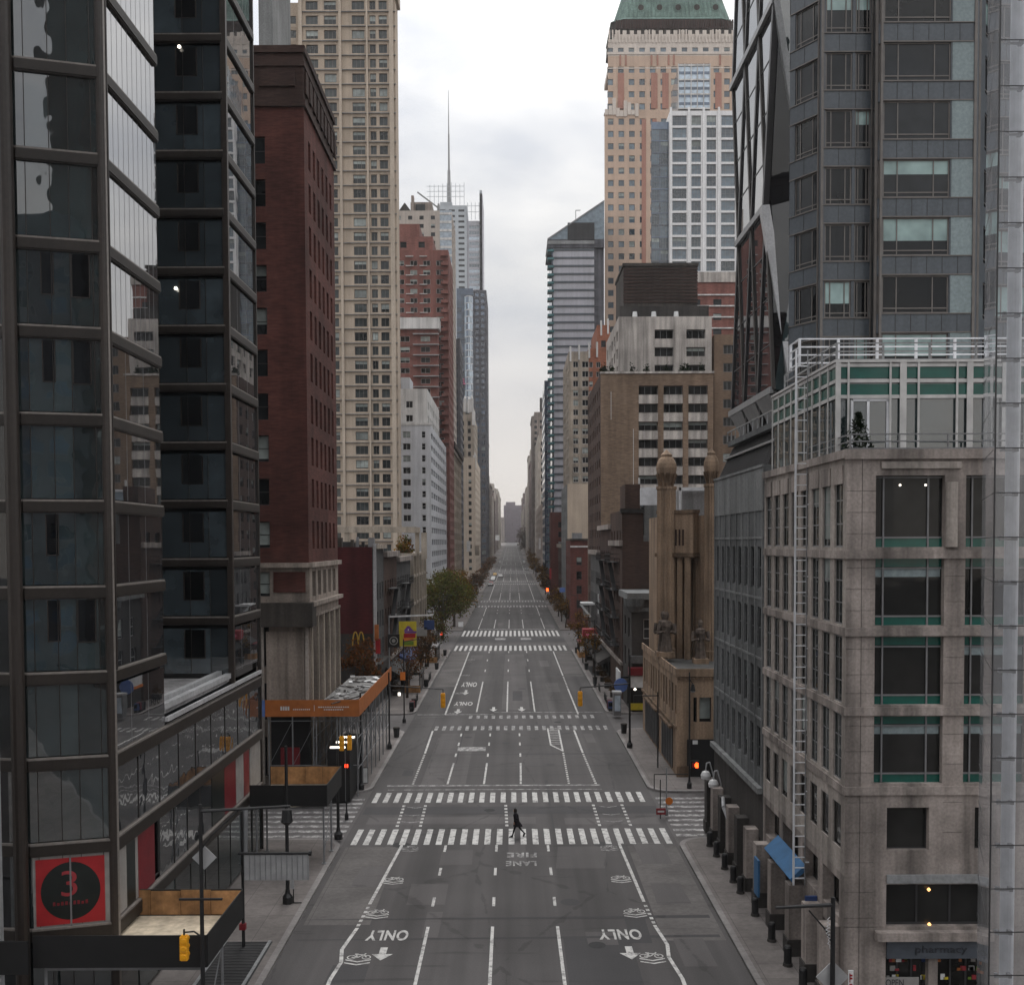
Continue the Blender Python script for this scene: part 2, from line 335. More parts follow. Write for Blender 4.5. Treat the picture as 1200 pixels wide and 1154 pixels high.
def win_mesh(w, h, st, var):
    key = (round(w, 2), round(h, 2), st, var)
    if key not in WMESH:
        mb = MB()
        for pts, m in win_quads(w, h, st, var): mb.poly(pts, m)
        me = bpy.data.meshes.new('window'); me.from_pydata(mb.v, [], mb.f); me.polygons.foreach_set('material_index', mb.mi)
        for n_ in mb.mats: me.materials.append(MATS[n_])
        WMESH[key] = me
    return WMESH[key]
IM3 = M3.inverted()
def inframe(p):
    v = IM3 @ (Vector(p)-Vector((0, 0, CAMZ)))
    if v.z > -1: return False
    return -20 < 600+v.x*F/-v.z < 1220 and -20 < PY-v.y*F/-v.z < 1174

class Bld:
    def __init__(s, name, label, x, y, cat='building', group=None):
        s.root = thing(name, label, cat, (x, y, gz(y)), group); s.mb = MB(); s.wins = []
    def facade(s, O, u, L, z0, z1, us, zs, wm, st='sash', rec=.2, spm=None, jm=None):
        n = (u[1], -u[0]); mb = s.mb; ang = math.atan2(u[1], u[0])
        def P(a, z, d=0): return (O[0]+u[0]*a-n[0]*d, O[1]+u[1]*a-n[1]*d, z)
        def Q(a, b, za, zb, m):
            if b-a > 1e-4 and zb-za > 1e-4: mb.quad(P(a, za), P(b, za), P(b, zb), P(a, zb), m)
        def band(za, zb):
            if not spm: Q(0, L, za, zb, wm); return
            p = 0
            for a, b in us: Q(p, a, za, zb, wm); mb.quad(P(a, za, .06), P(b, za, .06), P(b, zb, .06), P(a, zb, .06), spm); p = b
            Q(p, L, za, zb, wm)
        prev = z0
        for ri, (za, zb) in enumerate(zs):
            if prev < za: band(prev, za) if ri else Q(0, L, prev, za, wm)
            p = 0
            for ci, (a, b) in enumerate(us):
                Q(p, a, za, zb, wm); p = b
                j = jm or wm
                mb.quad(P(a, za), P(a, za, rec), P(a, zb, rec), P(a, zb), j); mb.quad(P(b, za, rec), P(b, za), P(b, zb), P(b, zb, rec), j)
                mb.quad(P(a, za), P(b, za), P(b, za, rec), P(a, za, rec), j); mb.quad(P(a, zb, rec), P(b, zb, rec), P(b, zb), P(a, zb), j)
                c = P((a+b)/2, za, rec-.0)
                s.wins.append((c, ang, b-a, zb-za, st(ci, ri) if callable(st) else st))
            Q(p, L, za, zb, wm); prev = zb
        if prev < z1: Q(0, L, prev, z1, wm)
    def grid(s, O, u, L, z0, z1, wm, p=3., w=1.4, sh=3., h=1.7, m=.6, zs=None, top=1.2, st='sash', rec=.2, us=None, spm=None):
        if us is None:
            n = max(1, int((L-2*m)/p+.01)); g = (L-2*m)/n
            us = [(m+g*i+g/2-w/2, m+g*i+g/2+w/2) for i in range(n)]
        zz = z0+1 if zs is None else zs; rows = []
        while zz+h < z1-top+.01: rows.append((zz, zz+h)); zz += sh
        s.facade(O, u, L, z0, z1, us, rows, wm, st, rec, spm)
    def hull(s, x0, x1, d0, d1, z0, z1, wm, roof='roof', faces='bo', par=.0):
        """the faces without windows: b back, o outer (away from the avenue), f front, i inner"""
        mb = s.mb; right = x0+x1 > 0
        if 'b' in faces: mb.quad((x1, d1, z0), (x0, d1, z0), (x0, d1, z1), (x1, d1, z1), wm)
        xo, xi = (x1, x0) if right else (x0, x1)
        if 'o' in faces: mb.quad((xo, d0, z0), (xo, d1, z0), (xo, d1, z1), (xo, d0, z1), wm)
        if 'i' in faces: mb.quad((xi, d0, z0), (xi, d1, z0), (xi, d1, z1), (xi, d0, z1), wm)
        if 'f' in faces: mb.quad((x0, d0, z0), (x1, d0, z0), (x1, d0, z1), (x0, d0, z1), wm)
        mb.quad((x0, d0, z1-par), (x1, d0, z1-par), (x1, d1, z1-par), (x0, d1, z1-par), roof)
        if par:
            t = .3
            for (a, b, c, d, zb) in ((x0, x1, d0, d0+t, z1-par), (x0, x1, d1-t, d1, z1-par), (x0, x0+t, d0+t, d1-t, z1-par), (x1-t, x1, d0+t, d1-t, z1-par)):
                mb.quad((a, c, z1), (b, c, z1), (b, d, z1), (a, d, z1), wm)
            mb.quad((x0, d0+t, z1-par), (x1, d0+t, z1-par), (x1, d0+t, z1), (x0, d0+t, z1), wm); mb.quad((x0, d1-t, z1-par), (x1, d1-t, z1-par), (x1, d1-t, z1), (x0, d1-t, z1), wm)
            mb.quad((x0+t, d0, z1-par), (x0+t, d1, z1-par), (x0+t, d1, z1), (x0+t, d0, z1), wm); mb.quad((x1-t, d0, z1-par), (x1-t, d1, z1-par), (x1-t, d1, z1), (x1-t, d0, z1), wm)
    def part(s, name, mb, **k): return mb.build(name, s.root, **k)
    def finish(s, most=100, wall='wall', name='window'):
        w = s.part(wall, s.mb)
        def key(t): return (not inframe((t[0][0], t[0][1], t[0][2]+t[3]/2)), (Vector(t[0])-Vector((0, 0, CAMZ))).length/ max(.3, (t[2]*t[3])**.5))
        s.wins.sort(key=key)
        rest = MB()
        for i, (c, ang, ww, hh, st) in enumerate(s.wins):
            S = ST[st]; r = random.random(); var = 0 if r > S['bl'] else random.choice((1, 1, 2, 3))
            if i < most and key(s.wins[i])[0] is False:
                o = bpy.data.objects.new(name, win_mesh(ww, hh, st, var)); C.objects.link(o); o.parent = s.root
                o.location = Vector(c)-s.root.location; o.rotation_euler = (0, 0, ang)
            else:
                ca, sa = math.cos(ang), math.sin(ang)
                for pts, m in win_quads(ww, hh, st, var):
                    rest.poly([(c[0]+x*ca-y*sa, c[1]+x*sa+y*ca, c[2]+z) for x, y, z in pts], m)
        if rest.f: s.part('window_rows', rest, kind='stuff')
        return s.root
UX, UL, UR = (1, 0), (0, 1), (0, -1)
def block(name, label, x0, x1, d0, d1, zt, wm, front=None, side=None, z0=None, roof='roof', b=None, fin=True, most=100, par=0., group=None, cat='building', faces='bo'):
    """a rectangular building volume with a window grid on its front and on its avenue side"""
    zb = gz(d0)-.6 if z0 is None else z0
    B = b or Bld(name, label, (x0+x1)/2, d0, cat, group)
    right = x0+x1 > 0
    for G, O, u, L_ in ((front, (x0, d0), UX, x1-x0), (side, ((x0, d1) if right else (x1, d0)), UR if right else UL, d1-d0)):
        if G is None:
            p = (O[0]+u[0]*L_, O[1]+u[1]*L_); B.mb.quad((*O, zb), (*p, zb), (*p, zt), (*O, zt), wm); continue
        G = dict(G)
        if 'px' in G: G['us'] = [(XX(a, d0)-x0, XX(b_, d0)-x0) for a, b_ in G.pop('px')]
        if 'z' in G: G['zs'] = G.pop('z')
        elif z0 is None: G['zs'] = zb+5.2
        G.setdefault('wm', wm); w_ = G.pop('wm')
        B.grid(O, u, L_, zb, zt, w_, **G)
    B.hull(x0, x1, d0, d1, zb, zt, wm, roof, faces, par)
    if fin: B.finish(most)
    return B
# ------------------------------------------------------------------ ground, road, pavements
KL, KR = -10.4, 10.0
CROSS = [(20, 34), (62.6, 74.2), (99.6, 108.6), (175, 213), (292, 314), (430, 452), (560, 582), (690, 714), (820, 846), (960, 990), (1110, 1140), (1300, 1330), (1500, 1530)]
def strip(mb, x0, x1, y0, y1, dz, mat, step=20.):
    n = max(1, int(math.ceil((y1-y0)/step))) if y1 > 240 else 1
    for i in range(n):
        a = y0+(y1-y0)*i/n; b = y0+(y1-y0)*(i+1)/n
        mb.quad((x0, a, gz(a)+dz), (x1, a, gz(a)+dz), (x1, b, gz(b)+dz), (x0, b, gz(b)+dz), mat)
g = MB()
for a, b in zip([-400, 250, 520, 842, 2087], [250, 520, 842, 2087, 4500]):
    g.quad((-700, a, gz(a)-.3), (700, a, gz(a)-.3), (700, b, gz(b)-.3), (-700, b, gz(b)-.3), 'roof')
structure(g, 'ground')
r = MB(); strip(r, KL-4, KR+4, -120, 240, -.012, 'asphalt_old'); strip(r, KL, KR, -120, 2200, 0, 'asphalt'); road = structure(r, 'road')
for i, (a, b) in enumerate(CROSS):
    r = MB(); strip(r, -260, KL, a, b, 0, 'asphalt_old', 60); strip(r, KR, 260, a, b, 0, 'asphalt_old', 60); structure(r, 'side_street')
edges = [-120]+[v for c in CROSS for v in c]+[2200]
for side in (-1, 1):
    for a, b in zip(edges[::2], edges[1::2]):
        k = KL if side < 0 else KR; o = -60 if side < 0 else 60; zt = .15
        mb = MB()
        if b < 240:
            rr = 1.8 if b-a > 6 else .5
            def ring(k_, a_, b_, r_):
                arc = lambda cx, cy, t0, t1: [(cx+r_*math.cos(t), cy+r_*math.sin(t)) for t in np.linspace(t0, t1, 9)]
                if side < 0: return [(o, a_)]+arc(k_-r_, a_+r_, -math.pi/2, 0)+arc(k_-r_, b_-r_, 0, math.pi/2)+[(o, b_)]
                return [(o, b_)]+arc(k_+r_, b_-r_, math.pi/2, math.pi)+arc(k_+r_, a_+r_, math.pi, 1.5*math.pi)+[(o, a_)]
            outer = ring(k, a, b, rr); inner = ring(k+side*.3, a+.3, b-.3, max(.2, rr-.3))
            mb.prism(outer, -.25, zt, 'kerb_stone', 'sidewalk')
            kb = MB()
            for i in range(len(outer)-1): kb.quad((*outer[i], zt+.004), (*outer[i+1], zt+.004), (*inner[i+1], zt+.004), (*inner[i], zt+.004), 'kerb_stone')
            p = structure(mb, 'pavement'); kb.build('kerb', p)
        else:
            m = max(1, int((b-a)/25))
            for i in range(m):
                ya, yb = a+(b-a)*i/m, a+(b-a)*(i+1)/m; za, zb = gz(ya), gz(yb)
                mb.hexa([(k, ya, za-.3), (o, ya, za-.3), (o, yb, zb-.3), (k, yb, zb-.3), (k, ya, za+zt), (o, ya, za+zt), (o, yb, zb+zt), (k, yb, zb+zt)], 'sidewalk')
            structure(mb, 'pavement')
def flat(name, polys, mat, dz=.010):
    mb = MB()
    for p in polys: mb.poly([(x, y, gz(y)+dz) for x, y in p], mat)
    return mb.build(name, road)
def rect(x0, x1, y0, y1): return [(x0, y0), (x1, y0), (x1, y1), (x0, y1)]
# repaired and worn surfaces
rs = random.Random(41)
for i in range(34):
    y = rs.choice((rs.uniform(40, 62), rs.uniform(66, 100), rs.uniform(108, 170), rs.uniform(205, 290))); x = rs.uniform(-9.4, 7.6); w, l = rs.uniform(.5, 2.2), rs.uniform(.9, 4.5)*(1 if y < 100 else 2.2); flat('asphalt_patch', [[(x, y), (x+w, y+rs.uniform(-.1, .1)), (x+w+rs.uniform(-.1, .1), y+l), (x+rs.uniform(-.1, .1), y+l)]], rs.choice(['asphalt_new', 'asphalt_old', 'asphalt_old']), .0045+i*.00006)
for i in range(14):
    y = rs.uniform(40, 172); flat('tar_seam', [[(-10, y), (9.6, y+rs.uniform(-.5, .5)), (9.6, y+.5), (-10, y+.07)]] if i % 2 else [[(x0, y), (x0+.08, y), (x0+rs.uniform(-.15, .15)+.08, y+14), (x0+rs.uniform(-.15, .15), y+14)] for x0 in (rs.uniform(-9, 8),)], 'asphalt_new', .0072)
flat('concrete_pad', [rect(-10.1, -6.9, 48.6, 61.2)], 'concrete_pad', .004)
flat('concrete_pad', [rect(6.9, 9.8, 46.5, 61.2)], 'concrete_pad', .004)
flat('concrete_pad', [rect(-10.1, -7.3, 130, 172)], 'concrete_pad', .004); flat('concrete_pad', [rect(7.2, 9.8, 140, 172)], 'concrete_pad', .004)
flat('asphalt_patch', [rect(-10.2, 9.9, 68.6, 70.6)], 'asphalt_new', .004)
flat('asphalt_patch', [rect(-9.6, 1.5, 66.2, 67.9), rect(3.4, 9.6, 66.0, 67.6)], 'asphalt_old', .004)
flat('asphalt_patch', [[(2.4, 57.0), (5.2, 57.0), (5.6, 61.2), (2.7, 61.2)]], 'asphalt_old', .006)
flat('asphalt_patch', [rect(-10, 9.8, 189, 196)], 'asphalt_new', .004); flat('asphalt_patch', [rect(-10, 9.8, 182, 187)], 'asphalt_old', .004)
flat('asphalt_patch', [rect(-7.0, -3.6, 76.5, 98)], 'asphalt_old', .004); flat('asphalt_patch', [rect(-1.2, 1.9, 112, 168)], 'asphalt_old', .004); flat('asphalt_patch', [rect(2.3, 5.4, 40, 47)], 'asphalt_new', .003)
for (x, y, rr) in ((-1.6, 69.6, .38), (5.4, 69.4, .42), (-6.8, 61.6, .55), (5.4, 61.6, .55), (2.9, 51.6, .5), (3.1, 84, .4), (4.6, 104, .4), (-4.2, 96, .4), (-.6, 93, .4), (1.2, 128, .5), (-2.0, 150, .5), (3.8, 46.0, .4)):
    flat('manhole_cover', [[(x+rr*math.cos(t), y+rr*math.sin(t)) for t in np.linspace(0, 6.283, 17)[:-1]]], random.choice(['asphalt_new', 'grate']), .007)
def dashes(name, pts, w, mat='road_paint'):
    """pts: polyline (x, y) of a painted line"""
    P = []
    for (x0, y0), (x1, y1) in zip(pts, pts[1:]): P.append([(x0-w/2, y0), (x0+w/2, y0), (x1+w/2, y1), (x1-w/2, y1)])
    return flat(name, P, mat, .012)
def dotted(x0, y0, x1, y1, n, on, w, mat='road_paint'):
    P = []
    for i in range(n):
        t = i/n; u = t+on/n
        P.append([(x0+(x1-x0)*t-w/2, y0+(y1-y0)*t), (x0+(x1-x0)*t+w/2, y0+(y1-y0)*t), (x0+(x1-x0)*u+w/2, y0+(y1-y0)*u), (x0+(x1-x0)*u-w/2, y0+(y1-y0)*u)])
    flat('dashed_line', P, mat, .012)
# near block
for x0, x1 in ((-4.08, -4.12), (-1.0, -1.0), (2.1, 2.14)):
    dashes('lane_line', [(x1, 34.5), (x0, 48.3)], .15)
    for y in (51.6, 56.4, 60.75): dashes('lane_line', [(x0, y-.55), (x0, y+.75)], .15)
dashes('edge_line', [(-7.6, 34.5), (-7.72, 42.4), (-7.55, 44.2), (-7.75, 45.6), (-7.45, 48.2)], .17)
dotted(-7.45, 48.4, -7.3, 51.3, 5, .5, .17); dashes('edge_line', [(-7.3, 51.4), (-6.75, 61.6)], .17)
dashes('edge_line', [(7.0, 34.5), (7.08, 42.4), (6.85, 44.6), (7.0, 46.0), (6.75, 48.4)], .17)
dotted(6.75, 48.6, 6.65, 51.4, 5, .5, .17); dashes('edge_line', [(6.65, 51.6), (6.45, 61.6)], .17)
# 57th street
def crosswalk(y0, y1, x0, x1, sp, w, mat, skew=0., miss=()):
    P = []; i = 0; x = x0
    while x < x1:
        if i not in miss: P.append([(x, y0+.05*random.random()), (x+w, y0+.05*random.random()), (x+w+skew, y1-.1*random.random()), (x+skew, y1)])
        x += sp; i += 1
    return flat('crosswalk', P, mat, .012)
crosswalk(61.6, 65.0, -9.9, 9.5, .74, .36, 'road_paint'); crosswalk(71.7, 74.6, -10.0, 9.4, .76, .36, 'road_paint')
flat('stop_line', [rect(-9.5, 6.6, 76.6, 76.95)], 'worn_paint', .012); flat('stop_line', [rect(-9.3, 6.6, 75.4, 75.55)], 'worn_paint', .012)
for x in (-7.5, -6.0, -.4, 5.6, 7.6): dotted(x, 65.6, x-.12 if x < 0 else x, 71.4, 7, .5, .2)
for s in (-1, 1):
    xs = (-16, -10.6) if s < 0 else (10.2, 15)
    P = []
    for k in range(9): y = 63.2+k*1.15; P.append(rect(xs[0]-3*(s < 0), xs[1]+1*(s > 0), y, y+.5))
    flat('crosswalk', P, 'worn_paint', .012)
for yc in (66.5, 68.2, 70.2):
    for x in (-6.75, 6.6): flat('chevron', [[(x-.6, yc+.28), (x, yc), (x+.6, yc+.28), (x+.6, yc+.40), (x, yc+.12), (x-.6, yc+.40)]], 'worn_paint', .012)
# block between 57th and 56th
for x, y0 in ((-4.97, 77.2), (-2.2, 77.2), (.6, 77.2)):
    dashes('lane_line', [(x, y0), (x+.05, 84.6)], .15)
    for y in (87.2, 92.0, 96.5): dashes('lane_line', [(x+.05, y), (x+.05, y+1.4)], .15)
dotted(-7.6, 77.2, -7.65, 88.5, 16, .55, .17); dashes('edge_line', [(-7.65, 88.7), (-7.8, 99.4)], .17)
dotted(6.3, 77.2, 6.1, 88.5, 16, .55, .17); dashes('edge_line', [(6.1, 88.7), (6.0, 99.4)], .17)
dotted(4.25, 77.2, 4.4, 89.0, 16, .55, .16)
dashes('hatched_bay', [(4.4, 89.3), (4.5, 100.5)], .15); dashes('hatched_bay', [(3.45, 92), (3.45, 100.5)], .15); flat('hatched_bay', [[(3.4, 92), (4.4, 89.3), (4.4, 89.8), (3.5, 92.3)]]+[rect(3.55, 4.4, y, y+.16) for y in np.arange(92.6, 100.4, .85)], 'road_paint', .011)
flat('worn_panel', [rect(-4.9, -2.4, 89.6, 91.3)], 'worn_paint', .012)
crosswalk(99.6, 101.9, -7.7, 9.6, .76, .34, 'worn_paint'); crosswalk(106.2, 108.2, -4.6, 9.0, .8, .36, 'worn_paint')
dashes('edge_line', [(-10.2, 106.9), (-7.2, 107.4)], .16)
flat('stop_line', [rect(-10.2, -2.0, 108.7, 108.95), rect(-2, 9.8, 110.0, 110.2)], 'worn_paint', .012)
# block between 56th and 55th
for x in (-3.9, -.6, 2.4):
    dashes('lane_line', [(x, 110.4), (x, 134.7)], .16)
    for y in (145, 158, 170): dashes('lane_line', [(x, y), (x, y+2.6)], .16)
dashes('edge_line', [(-7.2, 109), (-7.25, 172)], .18); dashes('edge_line', [(7.0, 108.8), (6.95, 128)], .18); dotted(6.95, 128.5, 6.95, 140, 8, .55, .17); dashes('edge_line', [(6.95, 140.5), (6.9, 172)], .18)
crosswalk(173.5, 182, -10, 9.7, .86, .42, 'road_paint'); crosswalk(200.5, 213, -10, 9.6, .86, .42, 'road_paint')
for x in (-3.3, 1.6): flat('worn_panel', [rect(x, x+2.0, 193, 196.5)], 'worn_paint', .013)
# further blocks
for (ya, yb), (yc, _) in zip(CROSS[3:], CROSS[4:]):
    for x in (-3.9, -.7, 2.4):
        dashes('lane_line', [(x, yb+6), (x, yb+(yc-yb)*.42)], .17)
        y = yb+(yc-yb)*.5
        while y < yc-6: dashes('lane_line', [(x, y), (x, y+3)], .17); y += 11
    n = int((yc-yb)/40)+1
    for s in (-7.2, 6.9):
        ys = np.linspace(yb+4, yc-4, n+1); dashes('edge_line', [(s, float(v)) for v in ys], .18)
    flat('stop_line', [rect(-7, 9, yb+3.5, yb+4.4)], 'worn_paint', .014)
    w = .9 if yc < 500 else 1.3
    crosswalk(yc-4, yc+2.5, -9.6, 9.4, w, w*.5, 'worn_paint'); crosswalk(_-3.5, _+2.5, -9.6, 9.4, w, w*.5, 'worn_paint')
# words, arrows and cycle symbols (they face the traffic, which comes towards the camera)
PI = math.pi
def word(s, x, y, w, h, mat='road_paint'): text(s, 'road_word', mat, w, h, (x, y, gz(y)+.013), (0, 0, PI), road, 0., .03)
def arrow(x, y, w, h, mat='road_paint'):
    flat('arrow', [[(x-w*.17, y+h*.5), (x-w*.17, y-h*.02), (x+w*.17, y-h*.02), (x+w*.17, y+h*.5)], [(x-w*.5, y-.02*h), (x, y-h*.5), (x+w*.5, y-.02*h)]], mat, .013)
def sharrow(x, y, s=1., mat='worn_paint'):
    P = []
    for cx in (-.42, .42):
        o = [(x+s*(cx+.27*math.cos(t)), y+s*(.55+.30*math.sin(t))) for t in np.linspace(0, 2*PI, 13)]; i = [(x+s*(cx+.20*math.cos(t)), y+s*(.55+.22*math.sin(t))) for t in np.linspace(0, 2*PI, 13)]
        for k in range(12): P.append([o[k], o[k+1], i[k+1], i[k]])
    def ln(a, b):
        d = Vector((b[0]-a[0], b[1]-a[1])).normalized()*.045; n = Vector((-d.y, d.x*1.3))
        P.append([(x+s*(a[0]-n.x), y+s*(a[1]-n.y)), (x+s*(a[0]+n.x), y+s*(a[1]+n.y)), (x+s*(b[0]+n.x), y+s*(b[1]+n.y)), (x+s*(b[0]-n.x), y+s*(b[1]-n.y))])
    ln((-.42, .55), (-.1, .5)); ln((-.1, .5), (.25, .9)); ln((.25, .9), (.42, .55)); ln((-.2, .95), (-.1, .5)); ln((-.2, .92), (.25, .9)); ln((.25, .9), (.33, 1.1)); ln((-.3, 1.0), (-.08, 1.0))
    for oy in (-.15, -.55): P.append([(x-.72*s, y+s*(oy+.28)), (x, y+s*oy), (x+.72*s, y+s*(oy+.28)), (x+.72*s, y+s*(oy+.42)), (x, y+s*(oy+.14)), (x-.72*s, y+s*(oy+.42))])
    flat('cycle_symbol', P, mat, .013)
word('ONLY', -5.9, 47.25, 1.95, 1.25); word('ONLY', 4.97, 47.25, 2.0, 1.25); arrow(-5.86, 45.1, .95, 1.45); arrow(5.2, 45.1, .95, 1.45)
for x, y, s in ((-6.85, 44.3, .78), (-6.72, 49.8, .78), (-6.5, 54.8, .76), (6.1, 44.3, .78), (6.0, 49.8, .78), (5.85, 54.9, .76)): sharrow(x, y, s, 'road_paint')
sharrow(-6.2, 60.6, .74); sharrow(5.75, 60.6, .74)
word('FIRE', .5, 59.5, 1.75, .9, 'worn_paint'); word('LANE', .45, 57.9, 1.75, .9, 'worn_paint')
word('ONLY', -5.6, 132, 2.0, 4.2); word('ONLY', -5.6, 116.2, 2.1, 2.6); arrow(-5.75, 125, .9, 4); arrow(-5.95, 110.9, .9, 3.0); arrow(-2.1, 112.2, .9, 3); arrow(1.0, 112.2, .9, 3)
for y in (108.8, 124, 141, 160): sharrow(-6.55, y, .9)
mb = MB(); mb.box(-13.1, -11.0, 40.8, 46.2, .15, .156, 'grate')
for y in np.arange(40.95, 46.2, .3): mb.box(-13.0, -11.1, y, y+.07, .156, .175, 'steel_dark')
for x in (-13.1, -11.08): mb.box(x-.14, x, 40.7, 46.3, .153, .18, 'steel_grey')
o = mb.build('pavement_grate'); o['label'] = 'long dark ventilation grate in the left pavement beside the kerb'; o['category'] = 'grate'
mb = MB(); mb.box(10.9, 12.2, 139, 150, .15, .16, 'grate')
for y in np.arange(139.2, 150, .6): mb.box(11.0, 12.1, y, y+.15, .16, .18, 'steel_dark')
o = mb.build('pavement_grate'); o['label'] = 'dark ventilation grate in the right pavement beyond the bent stone building'; o['category'] = 'grate'

# ------------------------------------------------------------------ left: dark glass tower on its podium
B = Bld('glass_tower', 'dark glass office tower with bronze floor bands, nearest on the left pavement', -18, 46)
gt = B.root
def curtain(A, Bp, z0, z1, n, mat, vents=(), name='glass_panel', jt=.022):
    A = Vector((A[0], A[1])); Bq = Vector((Bp[0], Bp[1])); u = (Bq-A); L_ = u.length; u /= L_; nn = Vector((u.y, -u.x))
    def P(a, z, d=0.): return (A.x+u.x*a+nn.x*d, A.y+u.y*a+nn.y*d, z)
    jd = .005 if mat == 'curtain_side' else .03
    mb = MB(); cuts = n if isinstance(n, (list, tuple)) else [i/n for i in range(n+1)]
    for a, b in zip(cuts, cuts[1:]): mb.quad(P(a*L_, z0), P(b*L_, z0), P(b*L_, z1), P(a*L_, z1), mat)
    for c in cuts[1:-1]:
        a = c*L_; mb.hexa([P(a-jt/2, z0), P(a+jt/2, z0), P(a+jt/2, z0, jd), P(a-jt/2, z0, jd), P(a-jt/2, z1), P(a+jt/2, z1), P(a+jt/2, z1, jd), P(a-jt/2, z1, jd)], 'bronze' if jd > .01 else 'frame_grey')
    h = z1-z0
    for a, b, lo, hi in vents:
        mb.quad(P(a*L_, z0+lo*h, .012), P(b*L_, z0+lo*h, .012), P(b*L_, z0+hi*h, .012), P(a*L_, z0+hi*h, .012), 'curtain_vent')
        for q0, q1, r0, r1 in ((a, a+.012, lo, hi), (b-.012, b, lo, hi), (a, b, lo, lo+.012)): mb.quad(P(q0*L_, z0+r0*h, .02), P(q1*L_, z0+r0*h, .02), P(q1*L_, z0+r1*h, .02), P(q0*L_, z0+r1*h, .02), 'bronze_mid')
    return B.part(name, mb)
def bandbox(A, Bp, z0, z1, d=.14, mat='bronze', light='bronze_light'):
    A = Vector((A[0], A[1])); Bq = Vector((Bp[0], Bp[1])); u = (Bq-A).normalized(); nn = Vector((u.y, -u.x))*d; mb = MB()
    def box(za, zb, k, m): 
        p = [A-nn*.6, Bq-nn*.6, Bq+nn*k, A+nn*k]; mb.hexa([(v.x, v.y, za) for v in p]+[(v.x, v.y, zb) for v in p], m)
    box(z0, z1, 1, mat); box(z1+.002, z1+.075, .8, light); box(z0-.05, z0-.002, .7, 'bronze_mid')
    return B.part('floor_band', mb)
TOPZ = 62.
K = lambda k: 35.7-3.156*k          # top of floor band k
fA, fB = (-17.72, 37.25), (-15.05, 38.0)
bay = (-21.2, 37.9)
ks = range(-8, 11)
random.seed(11)
for k in ks:
    zt = K(k); 
    if k >= 10: continue
    zp0, zp1 = K(k+1)+.08, zt-.43
    v = [(.26, .42, .4, .97)] if k not in (9,) else []
    if random.random() < .7 and v: v.append((.63, .86, .38, .97))
    if k < 2 or random.random() < .2: v = []
    curtain(fA, fB, zp0, zp1, [0, .1, .39, .62, .9, 1], 'curtain_dark', v)
    curtain(bay, fA, zp0, zp1, 3, 'curtain_dark')
    if k <= 6: curtain((-15, 38.2), (-15, 43.9), zp0, zp1, 11 if k < 3 else 3, 'curtain_side', name='glass_panel')
for k in ks:
    zt = K(k); bandbox(fA, fB, zt-.40, zt-.04); bandbox(bay, fA, zt-.40, zt-.04)
    if k <= 7: bandbox((-15, 38.15), (-15, 43.9), zt-.40, zt-.04)
    elif k >= 8: bandbox((-15, 38.15), (-15, 60.5), zt-.5, zt-.04)
z0, z1 = K(8)+.08, K(7)-.58
curtain((-15, 38.2), (-15, 43.9), z0, z1, 3, 'curtain_side')
curtain((-15, 38.2), (-15, 60.5), K(9)+.08, K(8)-.55, 9, 'podium_glass')
curtain((-15, 43.0), (-15, 50.5), K(10)+.08, K(9)-.55, 4, 'podium_glass')
curtain((-15, 38.2), (-15, 60.5), .3, K(10)-.55, 10, 'curtain_dark', name='shop_front')
curtain(fA, fB, .3, K(10)-.55, 4, 'curtain_dark', name='shop_front')
m2 = MB()                             # posters behind the podium glass
for a, b, c in ((38.35, 39.3, 'poster_grey'), (39.3, 40.2, 'emblem_black'), (40.2, 40.5, 'poster_grey'), (40.5, 42.4, 'dark_red'), (50.6, 52.8, 'emblem_black'), (52.8, 55.0, 'dark_red'), (55, 56.6, 'poster_grey'), (56.6, 57.8, 'dark_red'), (58, 60.4, 'poster_grey')):
    m2 = MB(); m2.box(-15.06, -14.98, a, b-.03, K(10)+.1, K(9)-.58, c); B.part('window_poster', m2)
m2 = MB(); m2.box(-15.0, -14.95, 42.7, 42.95, 4.5, 6.8, 'black_metal'); B.part('wall_light', m2)
m2 = MB()                             # round red emblem on the front
u = Vector((fB[0]-fA[0], fB[1]-fA[1])).normalized(); nn = Vector((u.y, -u.x)); L_ = 2.77
def FP(a, z, d): return (fA[0]+u.x*a+nn.x*d, fA[1]+u.y*a+nn.y*d, z)
def slab(mb, a, b, za, zb, d0, d1, mat): mb.hexa([FP(a, za, d0), FP(b, za, d0), FP(b, za, d1), FP(a, za, d1), FP(a, zb, d0), FP(b, zb, d0), FP(b, zb, d1), FP(a, zb, d1)], mat)
ez0, ez1 = 4.26, 6.72
slab(m2, .05, 2.7, ez0-.12, ez1+.12, .0, .015, 'poster_grey')
slab(m2, .15, 2.52, ez0, ez1, .02, .05, 'red_vinyl'); cxx, czz = 1.34, (ez0+ez1)/2
m2.poly([FP(cxx+1.03*math.cos(t), czz+1.08*math.sin(t), .056) for t in np.linspace(0, 2*PI, 41)[:-1]], 'emblem_black')
slab(m2, 1.31, 1.37, ez0-.1, ez1+.1, .06, .075, 'frame_grey')
em = B.part('emblem', m2)
text('3', 'numeral', 'red_canvas', .55, .95, FP(cxx-.05, czz+.28, .063), (PI/2, 0, math.atan2(u.y, u.x)), em)
m2 = MB()
for i in range(9): slab(m2, cxx-.62+i*.14, cxx-.62+i*.14+.085, czz-.52, czz-.38-.04*(i % 3 == 1), .058, .064, 'dark_red')
m2.build('wording', em)
def column(x, y, r, mat, top=TOPZ): 
    m_ = MB(); m_.tube((x, y, 0), (x, y, top), r, r, mat, 14); B.part('column', m_, smooth=False)
column(-17.98, 37.02, .25, 'bronze_mid'); column(-14.98, 38.02, .16, 'bronze_mid')
